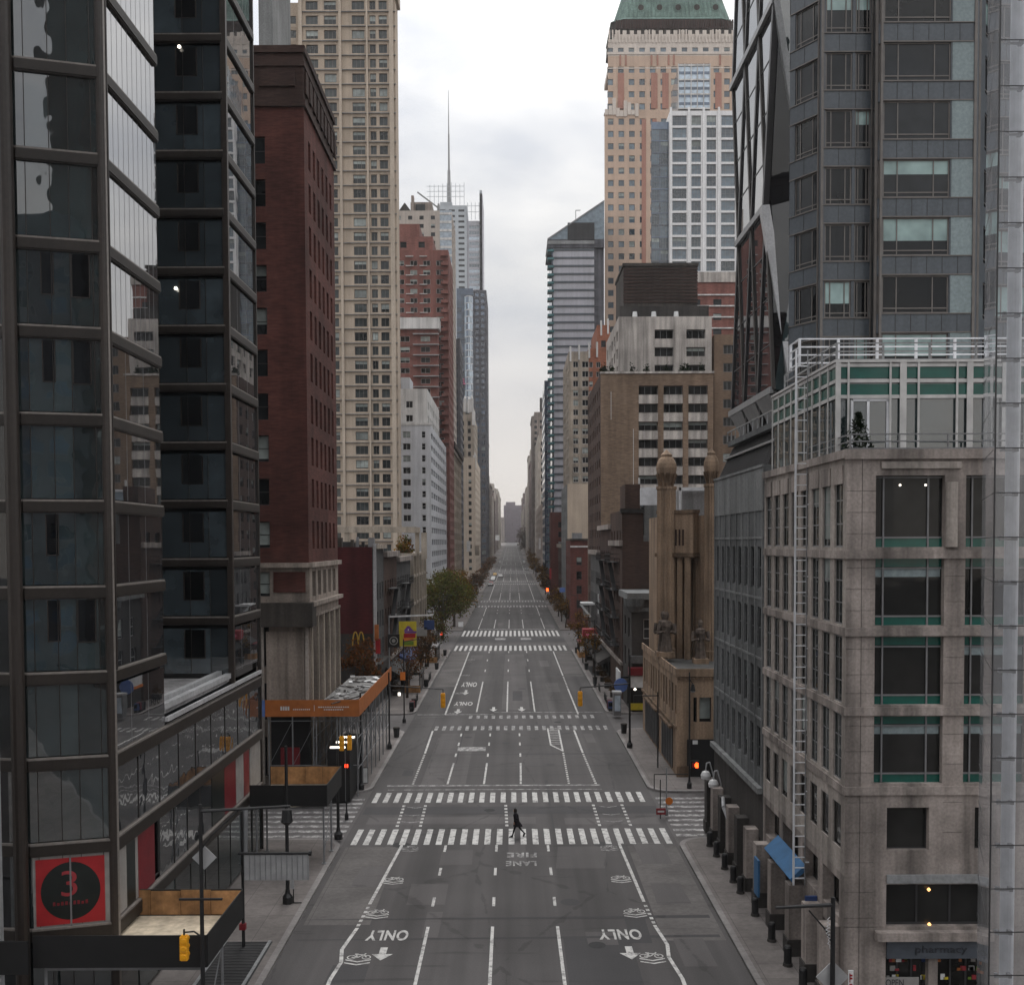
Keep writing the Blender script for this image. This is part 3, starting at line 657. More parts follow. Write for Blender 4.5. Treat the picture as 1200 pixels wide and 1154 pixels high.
m2 = MB(); m2.box(-15.06, -14.82, 37.98, 38.16, 0, TOPZ, 'bronze_light'); m2.box(-14.98, -14.8, 38.2, 38.3, K(7), TOPZ, 'bronze'); B.part('corner_post', m2)
m2 = MB()
for px_, py, d in ((43, 141, 37.6), (210, 55, 54.3), (206, 338, 54.3), (53, 806, 37.6)): c_ = at(px_, py, d); m2.lathe(c_.x, d, [(.02, c_.z-.09), (.10, c_.z-.03), (.08, c_.z+.05), (.02, c_.z+.09)], 'lamp_white', 8)
B.part('room_lamp', m2)
# recess terrace and rear wing
A2, B2 = (-24, 54.5), (-15.05, 54.5)
ZQ = lambda k: ZZ(41+68.2*k, 54.5, 230)
random.seed(5)
for k in range(-6, 11):
    zt = ZQ(k); 
    curtain((-20.5, 54.5), B2, ZQ(k+1)+.1, zt-.6, [0, .35, .62, .81, 1], 'curtain_wing', [(.55, .76, .33, .97)])
    bandbox((-24, 54.5), B2, zt-.36, zt-.04)
    curtain((-15, 54.7), (-15, 60.5), ZQ(k+1)+.1, zt-.6, 3, 'curtain_side'); bandbox((-15, 54.65), (-15, 60.5), zt-.42, zt-.04)
m2 = MB(); m2.box(-15.14, -14.84, 54.4, 54.68, 10.9, TOPZ, 'bronze_mid'); m2.box(-15.1, -14.9, 60.45, 60.6, 0, TOPZ, 'bronze'); B.part('corner_post', m2)
m2 = MB()
m2.box(-22, -15.1, 43.95, 54.45, 11.0, 11.15, 'roof_pale'); m2.box(-15.3, -15.0, 43.95, 54.4, 11.16, 11.42, 'steel_light'); m2.box(-15.75, -15.5, 43.95, 54.4, 11.16, 11.55, 'steel_light'); m2.box(-15.0, -14.86, 43.95, 60.5, 10.66, 10.85, 'steel_light')
B.part('terrace', m2)
for poly, za, zb in (([(-15.12, 38.2), (-15.12, 43.8), (-24, 43.8), (-24, 38.2), (-18.2, 37.32)], 10, TOPZ), ([(-15.15, 54.6), (-15.15, 60.45), (-24, 60.45), (-24, 54.6)], 10, TOPZ), ([(-15.15, 38.2), (-15.15, 60.4), (-40, 60.4), (-40, 38.2), (-18.3, 37.4)], 0, 11.0), ([(-24.05, 38), (-24.05, 60.4), (-40, 60.4), (-40, 38)], 11.0, TOPZ)):
    B.mb.prism(poly[::1], za, zb, 'curtain_vent', 'roof')
# ribbed pilaster at the near edge of the front
m2 = MB(); m2.box(-18.95, -18.1, 35.6, 35.9, .15, 13.3, 'ribbed')
for z in np.arange(.3, 13.2, .22): m2.box(-18.98, -18.07, 35.55, 35.6, z, z+.1, 'steel_light')
B.part('ribbed_pilaster', m2)
B.part('wall', B.mb)

# ------------------------------------------------------------------ left: dark red brick block with stone base
X0, D0, D1 = -15.0, 75.6, 88.2
B = Bld('brick_loft', 'tall dark red brick loft with stone base behind the orange scaffold', -21, D0)
zc, zb1, zb2 = ZZ(118, D0, 340), ZZ(662, D0, 360), ZZ(708, D0, 360); zt = ZZ(54, D0, 350)
rows = [ (z, z+1.95) for z in [ZZ(y, D0, 308) for y in (642, 592, 541, 492, 441, 392, 342, 292, 242, 192)] ]
B.facade((-32, D0), UX, 17, zb1, zc, [(2, 3.2), (6.5, 7.7), (9.6, 10.7), (13.1, 14.15)], rows, 'red_brick', 'sash', .3)
B.grid((-15, D0), UL, D1-D0, zb1, zc, 'red_brick', us=[(1.5+i*1.78, 2.35+i*1.78) for i in range(6)], sh=3.13, h=2.1, zs=zb1+1.2, top=.4, st='sash', rec=.4)
B.mb.quad((-32, D0, zc), (-15, D0, zc), (-15, D0, zt), (-32, D0, zt), 'crown_stone'); B.mb.quad((-15, D0, zc), (-15, D1, zc), (-15, D1, zt), (-15, D0, zt), 'crown_stone')
B.facade((-32, D0-.02), UX, 17, zb2, zb1, [(13.0, 14.1)], [(zb2+.6, zb1-.5)], 'buff_stone', 'sash', .3)
m2 = MB(); m2.box(-17.6, -15.25, D0-.1, D0-.02, zb2+.9, zb1-.5, 'red_brick'); B.part('brick_panel', m2)
B.facade((-32, D0-.02), UX, 17, 0, zb2, [(12.6, 14.0)], [(1, 4), (5.2, 8.), (9.2, 12.2)], 'buff_stone', 'shop', .4)
B.facade((-15+.02, D0), UL, D1-D0, zb2, zb1, [(1.2+i*2.2, 2.5+i*2.2) for i in range(5)], [(zb2+.5, zb1-.5)], 'buff_stone', 'dark', .35)
B.facade((-15+.02, D0), UL, D1-D0, 0, zb2, [(.8+i*2.4, 2.6+i*2.4) for i in range(5)], [(.8, 4.3), (5.2, zb2-.9)], 'buff_stone', 'shop', .5)
m2 = MB()
for z, h, p in ((zb1, .35, .35), (zb2, .3, .45), (zb2-.9, .2, .2)): m2.box(-32, -15+p, D0-p, D1, z-h/2, z+h/2, 'buff_stone')
for z, h, p in ((zt, .5, .14), (zt-1.1, .35, .1), (zc, .45, .16)): m2.box(-32, -15+p, D0-p, D1+.3, z-h, z, 'crown_stone')
for y in np.arange(D0+.3, D1, 1.5): m2.box(-14.98, -14.85, y, y+.9, zc+.6, zt-1.7, 'crown_stone')
m2.box(-18.2, -15.6, D0-.12, D0-.02, zc+1.0, zt-1.8, 'crown_stone'); m2.box(-32, -19, D0-.25, D0-.02, zc-.9, zc-.5, 'buff_stone')
B.part('cornice', m2)
m2 = MB(); m2.box(-18.6, -14.6, D0-.9, D0-.05, zb2-1.6, zb2+.15, 'louver'); m2.box(-14.9, -14.6, D0-.05, D0+.6, zb2-1.6, zb2+.15, 'louver'); B.part('hood', m2)
m2 = MB()
for x0, x1 in ((-18.2, -15.4),): m2.box(x0, x1, D0-.12, D0-.03, 1.2, zb2-2.0, 'buff_stone')
for i in range(6): y = D0+.25+i*2.4; m2.box(-14.96, -14.84, y, y+.3, 0, zb2-.9, 'cream_stone')
for x in (-18.5, -15.2): m2.box(x-.12, x+.12, D0-.16, D0-.03, .5, zb2-1.6, 'granite_light')
B.part('pilaster', m2)
B.hull(-32, -15, D0, D1, 0, zt, 'red_brick'); B.finish()
B = Bld('concrete_tower', 'plain grey tower slab rising behind the dark brick loft', -33, 98)
block('', '', XX(303, 98, 20), XX(319.5, 98, 20), 98, 106, 90, 'net_pale', b=B)
# ------------------------------------------------------------------ left: small buildings across 56th street
zt = ZZ(641, 110, 415)
B = Bld('rowhouse', 'low house with dark red painted blank side wall above a burger restaurant', -20, 110)
B.grid((-15, 110), UL, 9.5, 0, zt, 'grey_brick', us=[(1, 2.1), (3.4, 4.5), (5.8, 6.9), (7.9, 9)], sh=3.2, h=1.9, zs=5.6, st='white2')
B.mb.quad((-29, 110, 8.6), (-15, 110, 8.6), (-15, 110, zt), (-29, 110, zt), 'red_paint')
B.mb.quad((-29, 110, 0), (-15, 110, 0), (-15, 110, 8.6), (-29, 110, 8.6), 'granite_dark')
B.hull(-29, -15, 110, 119.5, 0, zt, 'red_paint', par=.5)
m2 = MB(); m2.box(-14.9, -14.6, 109.9, 110.25, 2, zt+.4, 'steel_light'); m2.box(-15, -14.55, 110.3, 119.5, zt-.2, zt+.25, 'cream_stone'); m2.box(-15, -14.3, 111, 119.4, 4.4, 5.2, 'granite_dark'); B.part('cornice', m2)
m2 = MB()
random.seed(3)
for i in range(16):
    x = random.uniform(-28, -16); y = random.uniform(111, 118); h = random.uniform(.5, 1.5); s_ = random.uniform(.3, 1.1); m2.box(x, x+s_, y, y+s_, zt-.5, zt+h-.3, random.choice(['roof_pale', 'galv', 'louver', 'frame_dark']))
for i in range(5): x = random.uniform(-27, -16); m2.tube((x, 112, zt-.5), (x, 112, zt+1.1), .16, .16, 'galv')
B.part('rooftop_vent', m2)
m2 = MB()
aw = []
for k in range(2):
    cx = -15.9-.62+k*.62-.35; pts = [(cx+.31*math.cos(t), 109.86, 7.2+1.6*math.sin(t)) for t in np.linspace(0, PI, 15)]
    m2.path(pts, .075, 'gold', 6)
B.part('arched_logo', m2)
B.finish()

def fire_escape(B, x, y0, y1, zs, mat='black_metal'):
    s = 1 if x < 0 else -1; m_ = MB(); xo = x+s*1.15
    for i, z in enumerate(zs):
        m_.box(min(x, xo), max(x, xo), y0, y1, z, z+.07, mat)
        for h in (.5, 1.0):
            m_.bar((xo, y0, z+h), (xo, y1, z+h), .05, .05, mat); m_.bar((x, y0, z+h), (xo, y0, z+h), .05, .05, mat); m_.bar((x, y1, z+h), (xo, y1, z+h), .05, .05, mat)
        for y in np.arange(y0, y1+.1, .5): m_.bar((xo, y, z), (xo, y, z+1.), .03, .03, mat)
        if i: m_.bar((x+s*.6, y0+.3, zs[i-1]), (x+s*.6, y1-.5, z), .5, .06, mat)
    B.part('fire_escape', m_)
def house(label, side, d0, d1, zt, wm, st='sash', p=2.2, ww=1.0, fe=None, front=None, shop='granite_dark', aw=None, depth=16, name='rowhouse', sh=3.3):
    x = side
    x0, x1 = (x-depth, x) if x < 0 else (x, x+depth)
    zb = gz(d0)
    B = Bld(name, label, (x0+x1)/2, d0)
    right = x > 0; O, u = ((x0, d1), UR) if right else ((x1, d0), UL)
    B.grid(O, u, d1-d0, zb+4.2, zt, wm, p=p, w=ww, sh=sh, h=1.9, zs=zb+5.4, top=.7, st=st)
    n = max(1, int((d1-d0)/4)); g_ = (d1-d0)/n
    B.facade(O, u, d1-d0, zb-.3, zb+4.2, [(i*g_+.4, (i+1)*g_-.4) for i in range(n)], [(zb+.6, zb+3.5)], shop, 'shop', .4)
    if front: B.grid((x0, d0), UX, depth, zb-.3, zt, wm, **front)
    B.hull(x0, x1, d0, d1, zb-.3, zt, wm, faces='bo' if front else 'bof', par=.5)
    s = 1 if x < 0 else -1; m_ = MB()
    m_.box(x, x+s*.45, d0+.05, d1-.05, zt-.5, zt+.15, 'granite' if wm != 'cream_stone' else 'cream_stone'); m_.box(x, x+s*.25, d0+.05, d1-.05, zb+4.1, zb+4.5, 'granite_light'); B.part('cornice', m_)
    if aw:
        m_ = MB(); m_.hexa([(x, d0+1, zb+2.9), (x+s*1.7, d0+1, zb+2.5), (x+s*1.7, d1-1, zb+2.5), (x, d1-1, zb+2.9), (x, d0+1, zb+3.7), (x+s*1.7, d0+1, zb+2.75), (x+s*1.7, d1-1, zb+2.75), (x, d1-1, zb+3.7)], aw); B.part('awning', m_)
    if fe: fire_escape(B, x, *fe)
    random.seed(int(d0)); m_ = MB()
    for i in range(7): xx = random.uniform(x0+2, x1-2); y = random.uniform(d0+1, d1-2); h = random.uniform(.4, 1.6); m_.box(xx, xx+random.uniform(.4, 1.6), y, y+random.uniform(.4, 1.4), zt-.5, zt+h-.4, random.choice(['roof_pale', 'galv', 'louver']))
    B.part('rooftop_vent', m_)
    B.finish(60)
    return B
house('dark brick tenement with iron fire escape beside the red painted wall', -15, 119.6, 133, 17.2, 'brown_brick', 'white2', fe=(123, 128, [6.2, 9.5, 12.8]), aw='black_ply')
house('grey tenement with white window frames and fire escape before the cream building', -15, 133.1, 151, 16.4, 'grey_brick', 'white2', fe=(138, 144, [6.2, 9.5, 12.8]), aw='blue_dark')
B = Bld('commercial_building', 'cream stone corner building with open roof frame, below the white slab', -20, 152)
zt = 16.6
B.grid((-15, 152), UL, 23, 0, zt, 'cream_stone', p=3.2, w=1.7, sh=4.0, h=2.6, zs=5.6, st='stone', top=1.0)
B.grid((-29, 152), UX, 14, 0, zt, 'cream_stone', p=3.2, w=1.4, sh=4.0, h=2.6, zs=5.6, st='stone', top=1.0)
B.hull(-29, -15, 152, 175, 0, zt, 'cream_stone', par=.6)
m2 = MB()
for z in (5.0, 9.2, 13.4, zt): m2.box(-29, -14.7, 151.7, 175, z-.2, z+.2, 'cream_stone')
for i in range(6): y = 152+i*4.4; m2.box(-14.99, -14.6, y, y+.6, 0, zt, 'cream_stone')
B.part('cornice', m2)
m2 = MB(); xa, xb = XX(393, 153), -13.2-1.1
m2.box(xa, xb, 152.6, 153.4, 19.9, 20.75, 'cream_stone')
m2.box(xb-.8, xb, 153.4, 160, 19.9, 20.75, 'cream_stone')
for px in (407, 497): x = XX(px, 153); m2.box(x-.4, x+.4, 152.7, 153.3, zt-.6, 19.9, 'cream_stone')
m2.box(xb-.7, xb-.1, 159, 159.6, zt-.6, 19.9, 'cream_stone'); B.part('roof_frame', m2); B.finish()

# ------------------------------------------------------------------ left: tall tan apartment tower
D = 214
B = Bld('apartment_tower', 'very tall tan apartment tower with stacked bay windows and grey belts', -35, D)
xr = XX(466, D, 400); xl = XX(357, D, 400)
G = dict(px=[(365, 379), (386, 400), (418, 432.5), (438.5, 445.5), (449, 458.5)], sh=2.93, h=1.78, st=lambda c, r_: 'tri' if c < 3 else 'duo', rec=.3, zs=8.)
block('', '', xl, xr, D, D+5, 138, 'tan_brick', front=G, b=B, fin=False)
block('', '', XX(327, 220, 200), xr-3, 219.6, 237, 132, 'tan_brick', front=dict(p=3.9, w=2.6, sh=2.93, h=1.62, st='tri', zs=8.), b=B, fin=False)
m2 = MB(); m3 = MB()
for a, b in ((357, 361), (403, 406), (434.5, 436.5), (461, 466)): m2.box(XX(a, D), XX(b, D), D-.55, D-.05, 0, 138.2, 'tan_light')
for z in np.arange(8-.98, 137, 2.93): m3.box(xl, xr+.1, D-.36, D-.04, z, z+.10, 'steel_grey')
B.part('pier', m2); B.part('belt_course', m3)
m2 = MB(); m2.box(XX(457, D, 0), XX(466, D, 0), D-.5, D+5, 130, 150, 'tan_light'); m2.box(XX(345, D, 0), XX(400, D, 0), D+8, D+14, 132, 150, 'tan_light'); B.part('roof_fin', m2)
B.finish()
# ------------------------------------------------------------------ left: white slab, maroon strip, beige, deco, etc
D = 230; xr = XX(505, D, 560); ztw = ZZ(498, D, 500)
B = Bld('apartment_building', 'white painted brick slab with set back top and small paired windows', -22, D)
block('', '', XX(462, D), xr, D, 284, ztw, 'white_brick', front=dict(px=[(473, 482), (495, 499.5)], sh=2.66, h=1.45, st=lambda c, r_: 'white' if c == 0 else 'white2', zs=7), side=dict(p=6.6, w=5.0, sh=2.66, h=1.3, zs=7, st='strip'), b=B, fin=False)
zt2 = ZZ(454, D, 480)
block('', '', XX(462, D), XX(501, D), D+2, 270, zt2, 'white_paint', z0=ztw-.3, front=dict(px=[(477, 485), (473, 475.5)][:1], zs=ztw+1, sh=3.1, h=1.5, st='white'), side=dict(p=5, w=2.5, zs=ztw+1, sh=3.1, st='white'), b=B, fin=False)
m2 = MB(); m2.box(XX(468, D), XX(478.5, D), D+6, D+14, zt2, zt2+3.2, 'white_brick'); m2.box(XX(462, D), xr+.15, D-.15, D+1.6, ztw, ztw+.5, 'white_paint'); B.part('penthouse', m2)
B.finish()
XL = -18.2
block('apartment_building', 'narrow maroon brick building edge beside the white slab', -36, XL, 285, 299, ZZ(540, 285, 524), 'maroon_brick', side=dict(p=3.2, w=1.4))
B = block('loft_building', 'beige loft building with heavy dark cornice past the white slab', -38, XL, 315, 372, ZZ(519, 315, 530), 'beige', side=dict(p=3.6, w=1.8, sh=3.6, h=2.2), front=dict(p=4, w=1.8, sh=3.6, h=2.2), fin=False)
m2 = MB(); z = ZZ(519, 315, 530); m2.box(-38, XL+.9, 314.2, 372, z-1.1, z+.4, 'crown_stone'); m2.box(-38, XL+.4, 314.6, 372, z-2.4, z-1.4, 'cream_stone'); B.part('cornice', m2); B.finish()
D = 292
B = Bld('apartment_tower', 'red brick stepped apartment tower with balconies behind the white slab', -27, D)
xr = XX(526, D, 400)
block('', '', XX(462, D), xr, D, 314, ZZ(293, D, 500), 'apt_red', front=dict(p=3.3, w=2.0, sh=2.62, h=1.45, st='white', zs=40), side=dict(p=3.3, w=2.0, sh=2.62, h=1.45, st='white', zs=40), b=B, fin=False)
block('', '', XX(462, D), XX(507, D, 300), D+1, 312, ZZ(276, D, 500), 'apt_red', z0=ZZ(293, D, 500)-.1, front=dict(p=4, w=1.8), b=B, fin=False)
block('', '', XX(462, D), XX(491, D, 300), D+2, 310, ZZ(260, D, 480), 'apt_red', z0=ZZ(276, D, 500)-.1, b=B, fin=False)
m2 = MB(); m3 = MB()
for i in range(22):
    z = 44+i*2.62*1.0; m2.box(XX(519, D), xr-.1, D-1.2, D-.05, z, z+.9, 'apt_red')
    for px in (478, 494): m3.box(XX(px, D), XX(px+9, D), D-.5, D-.03, z+.0, z+.16, 'white_paint')
B.part('balcony', m2); B.part('balcony_slab', m3)
B.finish()
D = 286
B = Bld('apartment_building', 'red brick wing with white roof slab in front of the stepped red tower', -26, D)
xr = XX(513, D, 400)
block('', '', XX(462, D), xr, D, 291, ZZ(386, D, 490), 'apt_red', front=dict(p=4.3, w=2.6, sh=2.9, h=1.5, st='white', zs=48), b=B, fin=False, z0=0)
m2 = MB(); m2.box(XX(462, D), xr+.5, D-1, 291, ZZ(386, D, 490), ZZ(373, D, 490), 'white_paint'); B.part('roof_slab', m2)
m2 = MB()
for z in np.arange(47, ZZ(390, D, 490), 2.9): m2.box(XX(486, D), xr+.4, D-1.2, D-.03, z, z+.18, 'steel_light')
B.part('balcony_slab', m2); B.finish()
D = 400
B = Bld('hotel_tower', 'grey tan hotel tower with striped glass flank and boxes on top', -32, D)
zt = ZZ(247, D, 500); xr = XX(530, D, 400)
block('', '', XX(462, D), xr, D, 428, zt, 'hotel_grey', front=dict(p=4.2, w=1.6, sh=3.2, h=1.5, st='far', zs=60), side=dict(p=4, w=3.4, sh=3.2, h=1.9, st='pale', zs=60), b=B, fin=False)
m2 = MB(); m2.box(XX(518, D), xr+.05, D-.25, D-.02, 20, zt, 'tower_pale')
for z in np.arange(20, zt, 3.2): m2.box(XX(518, D), xr+.1, D-.4, D-.26, z, z+.9, 'white_paint')
B.part('glass_strip', m2)
m2 = MB(); m2.box(XX(483, D), XX(508, D), D+4, D+16, zt, ZZ(233, D, 500), 'far_a'); m2.box(XX(484, D), XX(487, D), D+3, D+6, zt, ZZ(226, D, 500), 'far_a'); m2.box(XX(489, D), XX(500, D), D+3.6, D+4, zt+1.3, zt+3.6, 'pane_dark')
a, b = XX(470, D), XX(483, D); m2.prism([(a, D+3), (b, D+3), (b, D+12), (a, D+12)], zt, zt+1.2, 'louver'); m2.hexa([(a, D+3, zt+1.2), (b, D+3, zt+1.2), (b, D+12, zt+1.2), (a, D+12, zt+1.2), ((a+b)/2-.1, D+3, zt+4), ((a+b)/2+.1, D+3, zt+4), ((a+b)/2+.1, D+12, zt+4), ((a+b)/2-.1, D+12, zt+4)], 'louver')
m2.bar((XX(490, D), D+8, ZZ(217, D, 500)), (XX(516, D), D+8, ZZ(237, D, 500)), .5, .5, 'steel_grey'); m2.tube((XX(515, D), D+8, zt), (XX(515, D), D+8, ZZ(231, D, 500)), .5, .4, 'steel_grey')
B.part('rooftop_plant', m2); B.finish()
# pale tower with mast
D = 800
B = Bld('mast_tower', 'hazy pale office tower with screen frames and tall needle mast', -40, D)
def P8(px, py): return (XX(px, D, py), ZZ(py, D, px))
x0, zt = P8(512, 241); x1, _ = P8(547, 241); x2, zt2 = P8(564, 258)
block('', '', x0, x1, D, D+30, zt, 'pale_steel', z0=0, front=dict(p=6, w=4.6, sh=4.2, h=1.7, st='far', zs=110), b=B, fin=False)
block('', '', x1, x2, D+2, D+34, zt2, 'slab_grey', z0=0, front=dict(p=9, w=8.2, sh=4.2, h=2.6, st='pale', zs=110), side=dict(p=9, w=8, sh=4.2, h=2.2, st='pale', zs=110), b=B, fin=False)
m2 = MB(); x = XX(566, D, 300); m2.box(XX(564.2, D), XX(567.6, D), D-2, D+40, 0, ZZ(228, D, 566), 'slab_grey'); m2.box(XX(564.2, D), XX(567.2, D), D-2, D+2, 0, ZZ(224, D, 566), 'pale_steel'); B.part('corner_fin', m2)
m2 = MB(); xm = XX(525, D, 200)
m2.tube((xm, D+12, zt), (xm, D+12, ZZ(193, D, 525)), 1.7, 1.1, 'steel_grey', 8); m2.tube((xm, D+12, ZZ(193, D, 525)), (xm, D+12, ZZ(150, D, 525)), .8, .6, 'steel_grey', 6); m2.tube((xm, D+12, ZZ(150, D, 525)), (xm, D+12, ZZ(98, D, 525)), .45, .15, 'steel_grey', 6)
B.part('mast', m2)
m2 = MB()
for i in range(9): x = XX(504+i*5, D, 230); m2.bar((x, D-1, zt), (x, D-1, ZZ(214+random.random()*4, D, 525)), .35, .35, 'pale_steel')
for y in (219, 225, 231): m2.bar((XX(503, D), D-1, ZZ(y, D, 525)), (XX(546, D), D-1, ZZ(y, D, 525)), .3, .3, 'pale_steel')
for i in range(4): x = XX(548+i*4.5, D, 250); m2.bar((x, D-1, zt2), (x, D-1, ZZ(238, D, 555)), .35, .35, 'pale_steel')
for y in (242, 249): m2.bar((XX(546, D), D-1, ZZ(y, D, 555)), (XX(564, D), D-1, ZZ(y, D, 555)), .3, .3, 'pale_steel')
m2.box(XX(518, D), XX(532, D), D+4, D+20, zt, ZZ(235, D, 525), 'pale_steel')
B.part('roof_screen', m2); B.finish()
# glass towers
D = 620; x0, x1 = XX(537, D), XX(556, D)
B = Bld('glass_hotel', 'blue and white glass tower with curved bright panel and pink sign', -30, D)
zt = ZZ(338, D, 550)
block('', '', x0, x1, D, D+10, zt, 'tower_navy', z0=0, front=dict(p=5, w=4.2, sh=3.8, h=2.6, st='navy', zs=20), b=B, fin=False)
m2 = MB()
a, b = XX(546, D), XX(555.5, D); n = 9
for i in range(n):
    t0, t1 = i/n, (i+1)/n; f = lambda t: D-.3-2.6*math.sin(PI*t)
    for z in np.arange(90, ZZ(352, D, 550), 4.):
        m2.quad((a+(b-a)*t0, f(t0), z), (a+(b-a)*t1, f(t1), z), (a+(b-a)*t1, f(t1), z+3.4), (a+(b-a)*t0, f(t0), z+3.4), 'tower_blue' if 1 < i < 4 else 'tower_pale')
        m2.quad((a+(b-a)*t0, f(t0), z+3.4), (a+(b-a)*t1, f(t1), z+3.4), (a+(b-a)*t1, f(t1), z+4), (a+(b-a)*t0, f(t0), z+4), 'steel_light')
B.part('curved_panel', m2)
text('EL', 'sign', 'pink_sign', 2.3, 3.4, (XX(544.6, D), D-3.6, ZZ(448, D, 543)), (PI/2, 0, 0), B.root, .2); B.finish()
D = 640; block('glass_tower', 'dark navy glass tower edging the sky on the left side', XX(556, D), XX(570.5, D, 450), D, 690, ZZ(340, D, 560), 'far_d', front=dict(p=3.4, w=2.4, sh=3.8, h=2.4, st='blue', zs=12), side=dict(p=3.4, w=2.4, sh=3.8, h=2.4, st='blue', zs=12), most=60)
D = 430; block('glass_tower', 'narrow black glass tower between red brick tower and cream deco tower', XX(527, D), XX(539.5, D, 450), D, 452, ZZ(397, D, 534), 'far_d', front=dict(p=3.2, w=2.6, sh=3.4, h=2.2, st='navy', zs=12), side=dict(p=3.2, w=2.6, sh=3.4, h=2.2, st='navy', zs=12), most=60)
D = 470
B = Bld('deco_tower', 'cream stepped old tower with white pinnacles near the sky gap', -21, D)
zt = ZZ(470, D, 550); xr = XX(557, D, 560)
block('', '', -40, xr, D, 545, ZZ(536, D, 555), 'tan_light', front=dict(p=3.2, w=1.3, sh=3.3, h=1.8, st='far'), side=dict(p=3.4, w=1.4, sh=3.3, h=1.8, st='far'), b=B, fin=False)
block('', '', -40, XX(556, D), D+2, 520, ZZ(486, D, 550), 'cream_stone', z0=ZZ(536, D, 555)-.2, front=dict(p=3.0, w=1.3, sh=3.5, h=2, st='far'), side=dict(p=3., w=1.3, sh=3.5, h=2, st='far'), b=B, fin=False)
block('', '', -40, XX(554, D), D+4, 505, zt, 'cream_stone', z0=ZZ(486, D, 550)-.2, front=dict(p=3.4, w=1.6, sh=5, h=3.4, st='far'), b=B, fin=False)
m2 = MB()
for px, py, h in ((541, 468, 3), (545.5, 466, 3), (550, 467, 3), (553.5, 466, 3), (555.5, 482, 3), (556.5, 533, 4)):
    x = XX(px, D); z = ZZ(py, D, px); m2.box(x-.7, x+.7, D+1.6 if py > 480 else D+3.6, D+5.4, z-6, z, 'white_paint'); m2.lathe(x, D+4, [(.7, z), (.35, z+.9), (.05, z+1.6)], 'white_paint', 8)
B.part('pinnacle', m2); B.finish()

# ------------------------------------------------------------------ far rows on both sides of the avenue
ORD = 'first second third fourth fifth sixth seventh eighth ninth tenth eleventh twelfth thirteenth fourteenth fifteenth'.split()
FCOL = dict(far_a='brown', far_b='pale', far_c='red brown', far_d='dark grey', cream_stone='cream', hotel_grey='grey', maroon_brick='brick red')
def far_row(side, env, d, n, xs, seed, mats):
    rnd = random.Random(seed); L0 = []
    for i in range(n):
        ln = rnd.uniform(34, 62)*(1+i*.13); x = xs+rnd.uniform(0, 2.2); ev = float(np.interp(d, env[0], env[1]))
        zt = ev*rnd.uniform(.72, 1.04) if i else ev; wm = mats[i % len(mats)]
        lb = '%s block, %s in the far %s row of the avenue' % (FCOL[wm], ORD[i], 'left' if side < 0 else 'right')
        x0, x1 = (-x-30, -x) if side < 0 else (x, x+30)
        B = block('far_building', lb, x0, x1, d, d+ln-1, zt, wm, side=dict(p=3.8+rnd.random()*1.5, w=1.8, sh=3.5+rnd.random()*.6, h=2., st='far'), front=dict(p=3.6, w=1.7, sh=3.8, h=2., st='far'), fin=False)
        a, b = (x0+2, x1-1.5) if side < 0 else (x0+1.5, x1-2)
        m_ = MB(); m_.box(a, b, d+3, d+ln*.6, zt, zt+rnd.uniform(3, 9), wm); m_.box(a+4, b-8, d+6, d+12, zt+3, zt+13, 'louver'); B.part('penthouse', m_)
        m_ = MB(); xx = -x if side < 0 else x; m_.box(xx-.5, xx+.5, d-.3, d+ln-1.2, zt-1.5, zt-.3, 'cream_stone' if i % 2 else wm); B.part('cornice', m_); B.finish(0); d += ln+(18 if i % 2 else 0)
far_row(-1, ([690, 900, 1010, 1420, 1900], [88, 82, 84, 90, 78]), 694, 11, 16.0, 4, ['far_c', 'far_b', 'far_a', 'cream_stone', 'far_b', 'far_c', 'hotel_grey'])
block('far_slab', 'mauve grey slab closing the avenue at the far end', XX(590.5, 2000), XX(613, 2000), 2000, 2040, ZZ(592, 2000), 'far_mauve', front=dict(p=4.4, w=1.8, sh=4.6, h=2., st='far'), z0=0, most=0)
block('far_slab', 'low tan block at the left foot of the mauve far slab', XX(584, 1990), XX(591.2, 1990), 1990, 2020, ZZ(606, 1990), 'far_a', front=dict(p=4.4, w=1.8, sh=4.6, h=2., st='far'), z0=0, most=0)
B = Bld('far_slab', 'low pale block at the right foot of the mauve far slab', 0, 2010); B.mb.box(XX(593, 2000), XX(604, 2000), 2005, 2030, ZZ(593, 2000), ZZ(588, 2000), 'far_mauve'); B.mb.box(XX(613, 2000), XX(617, 2000), 2002, 2030, 0, ZZ(596, 2000), 'far_b'); B.finish()
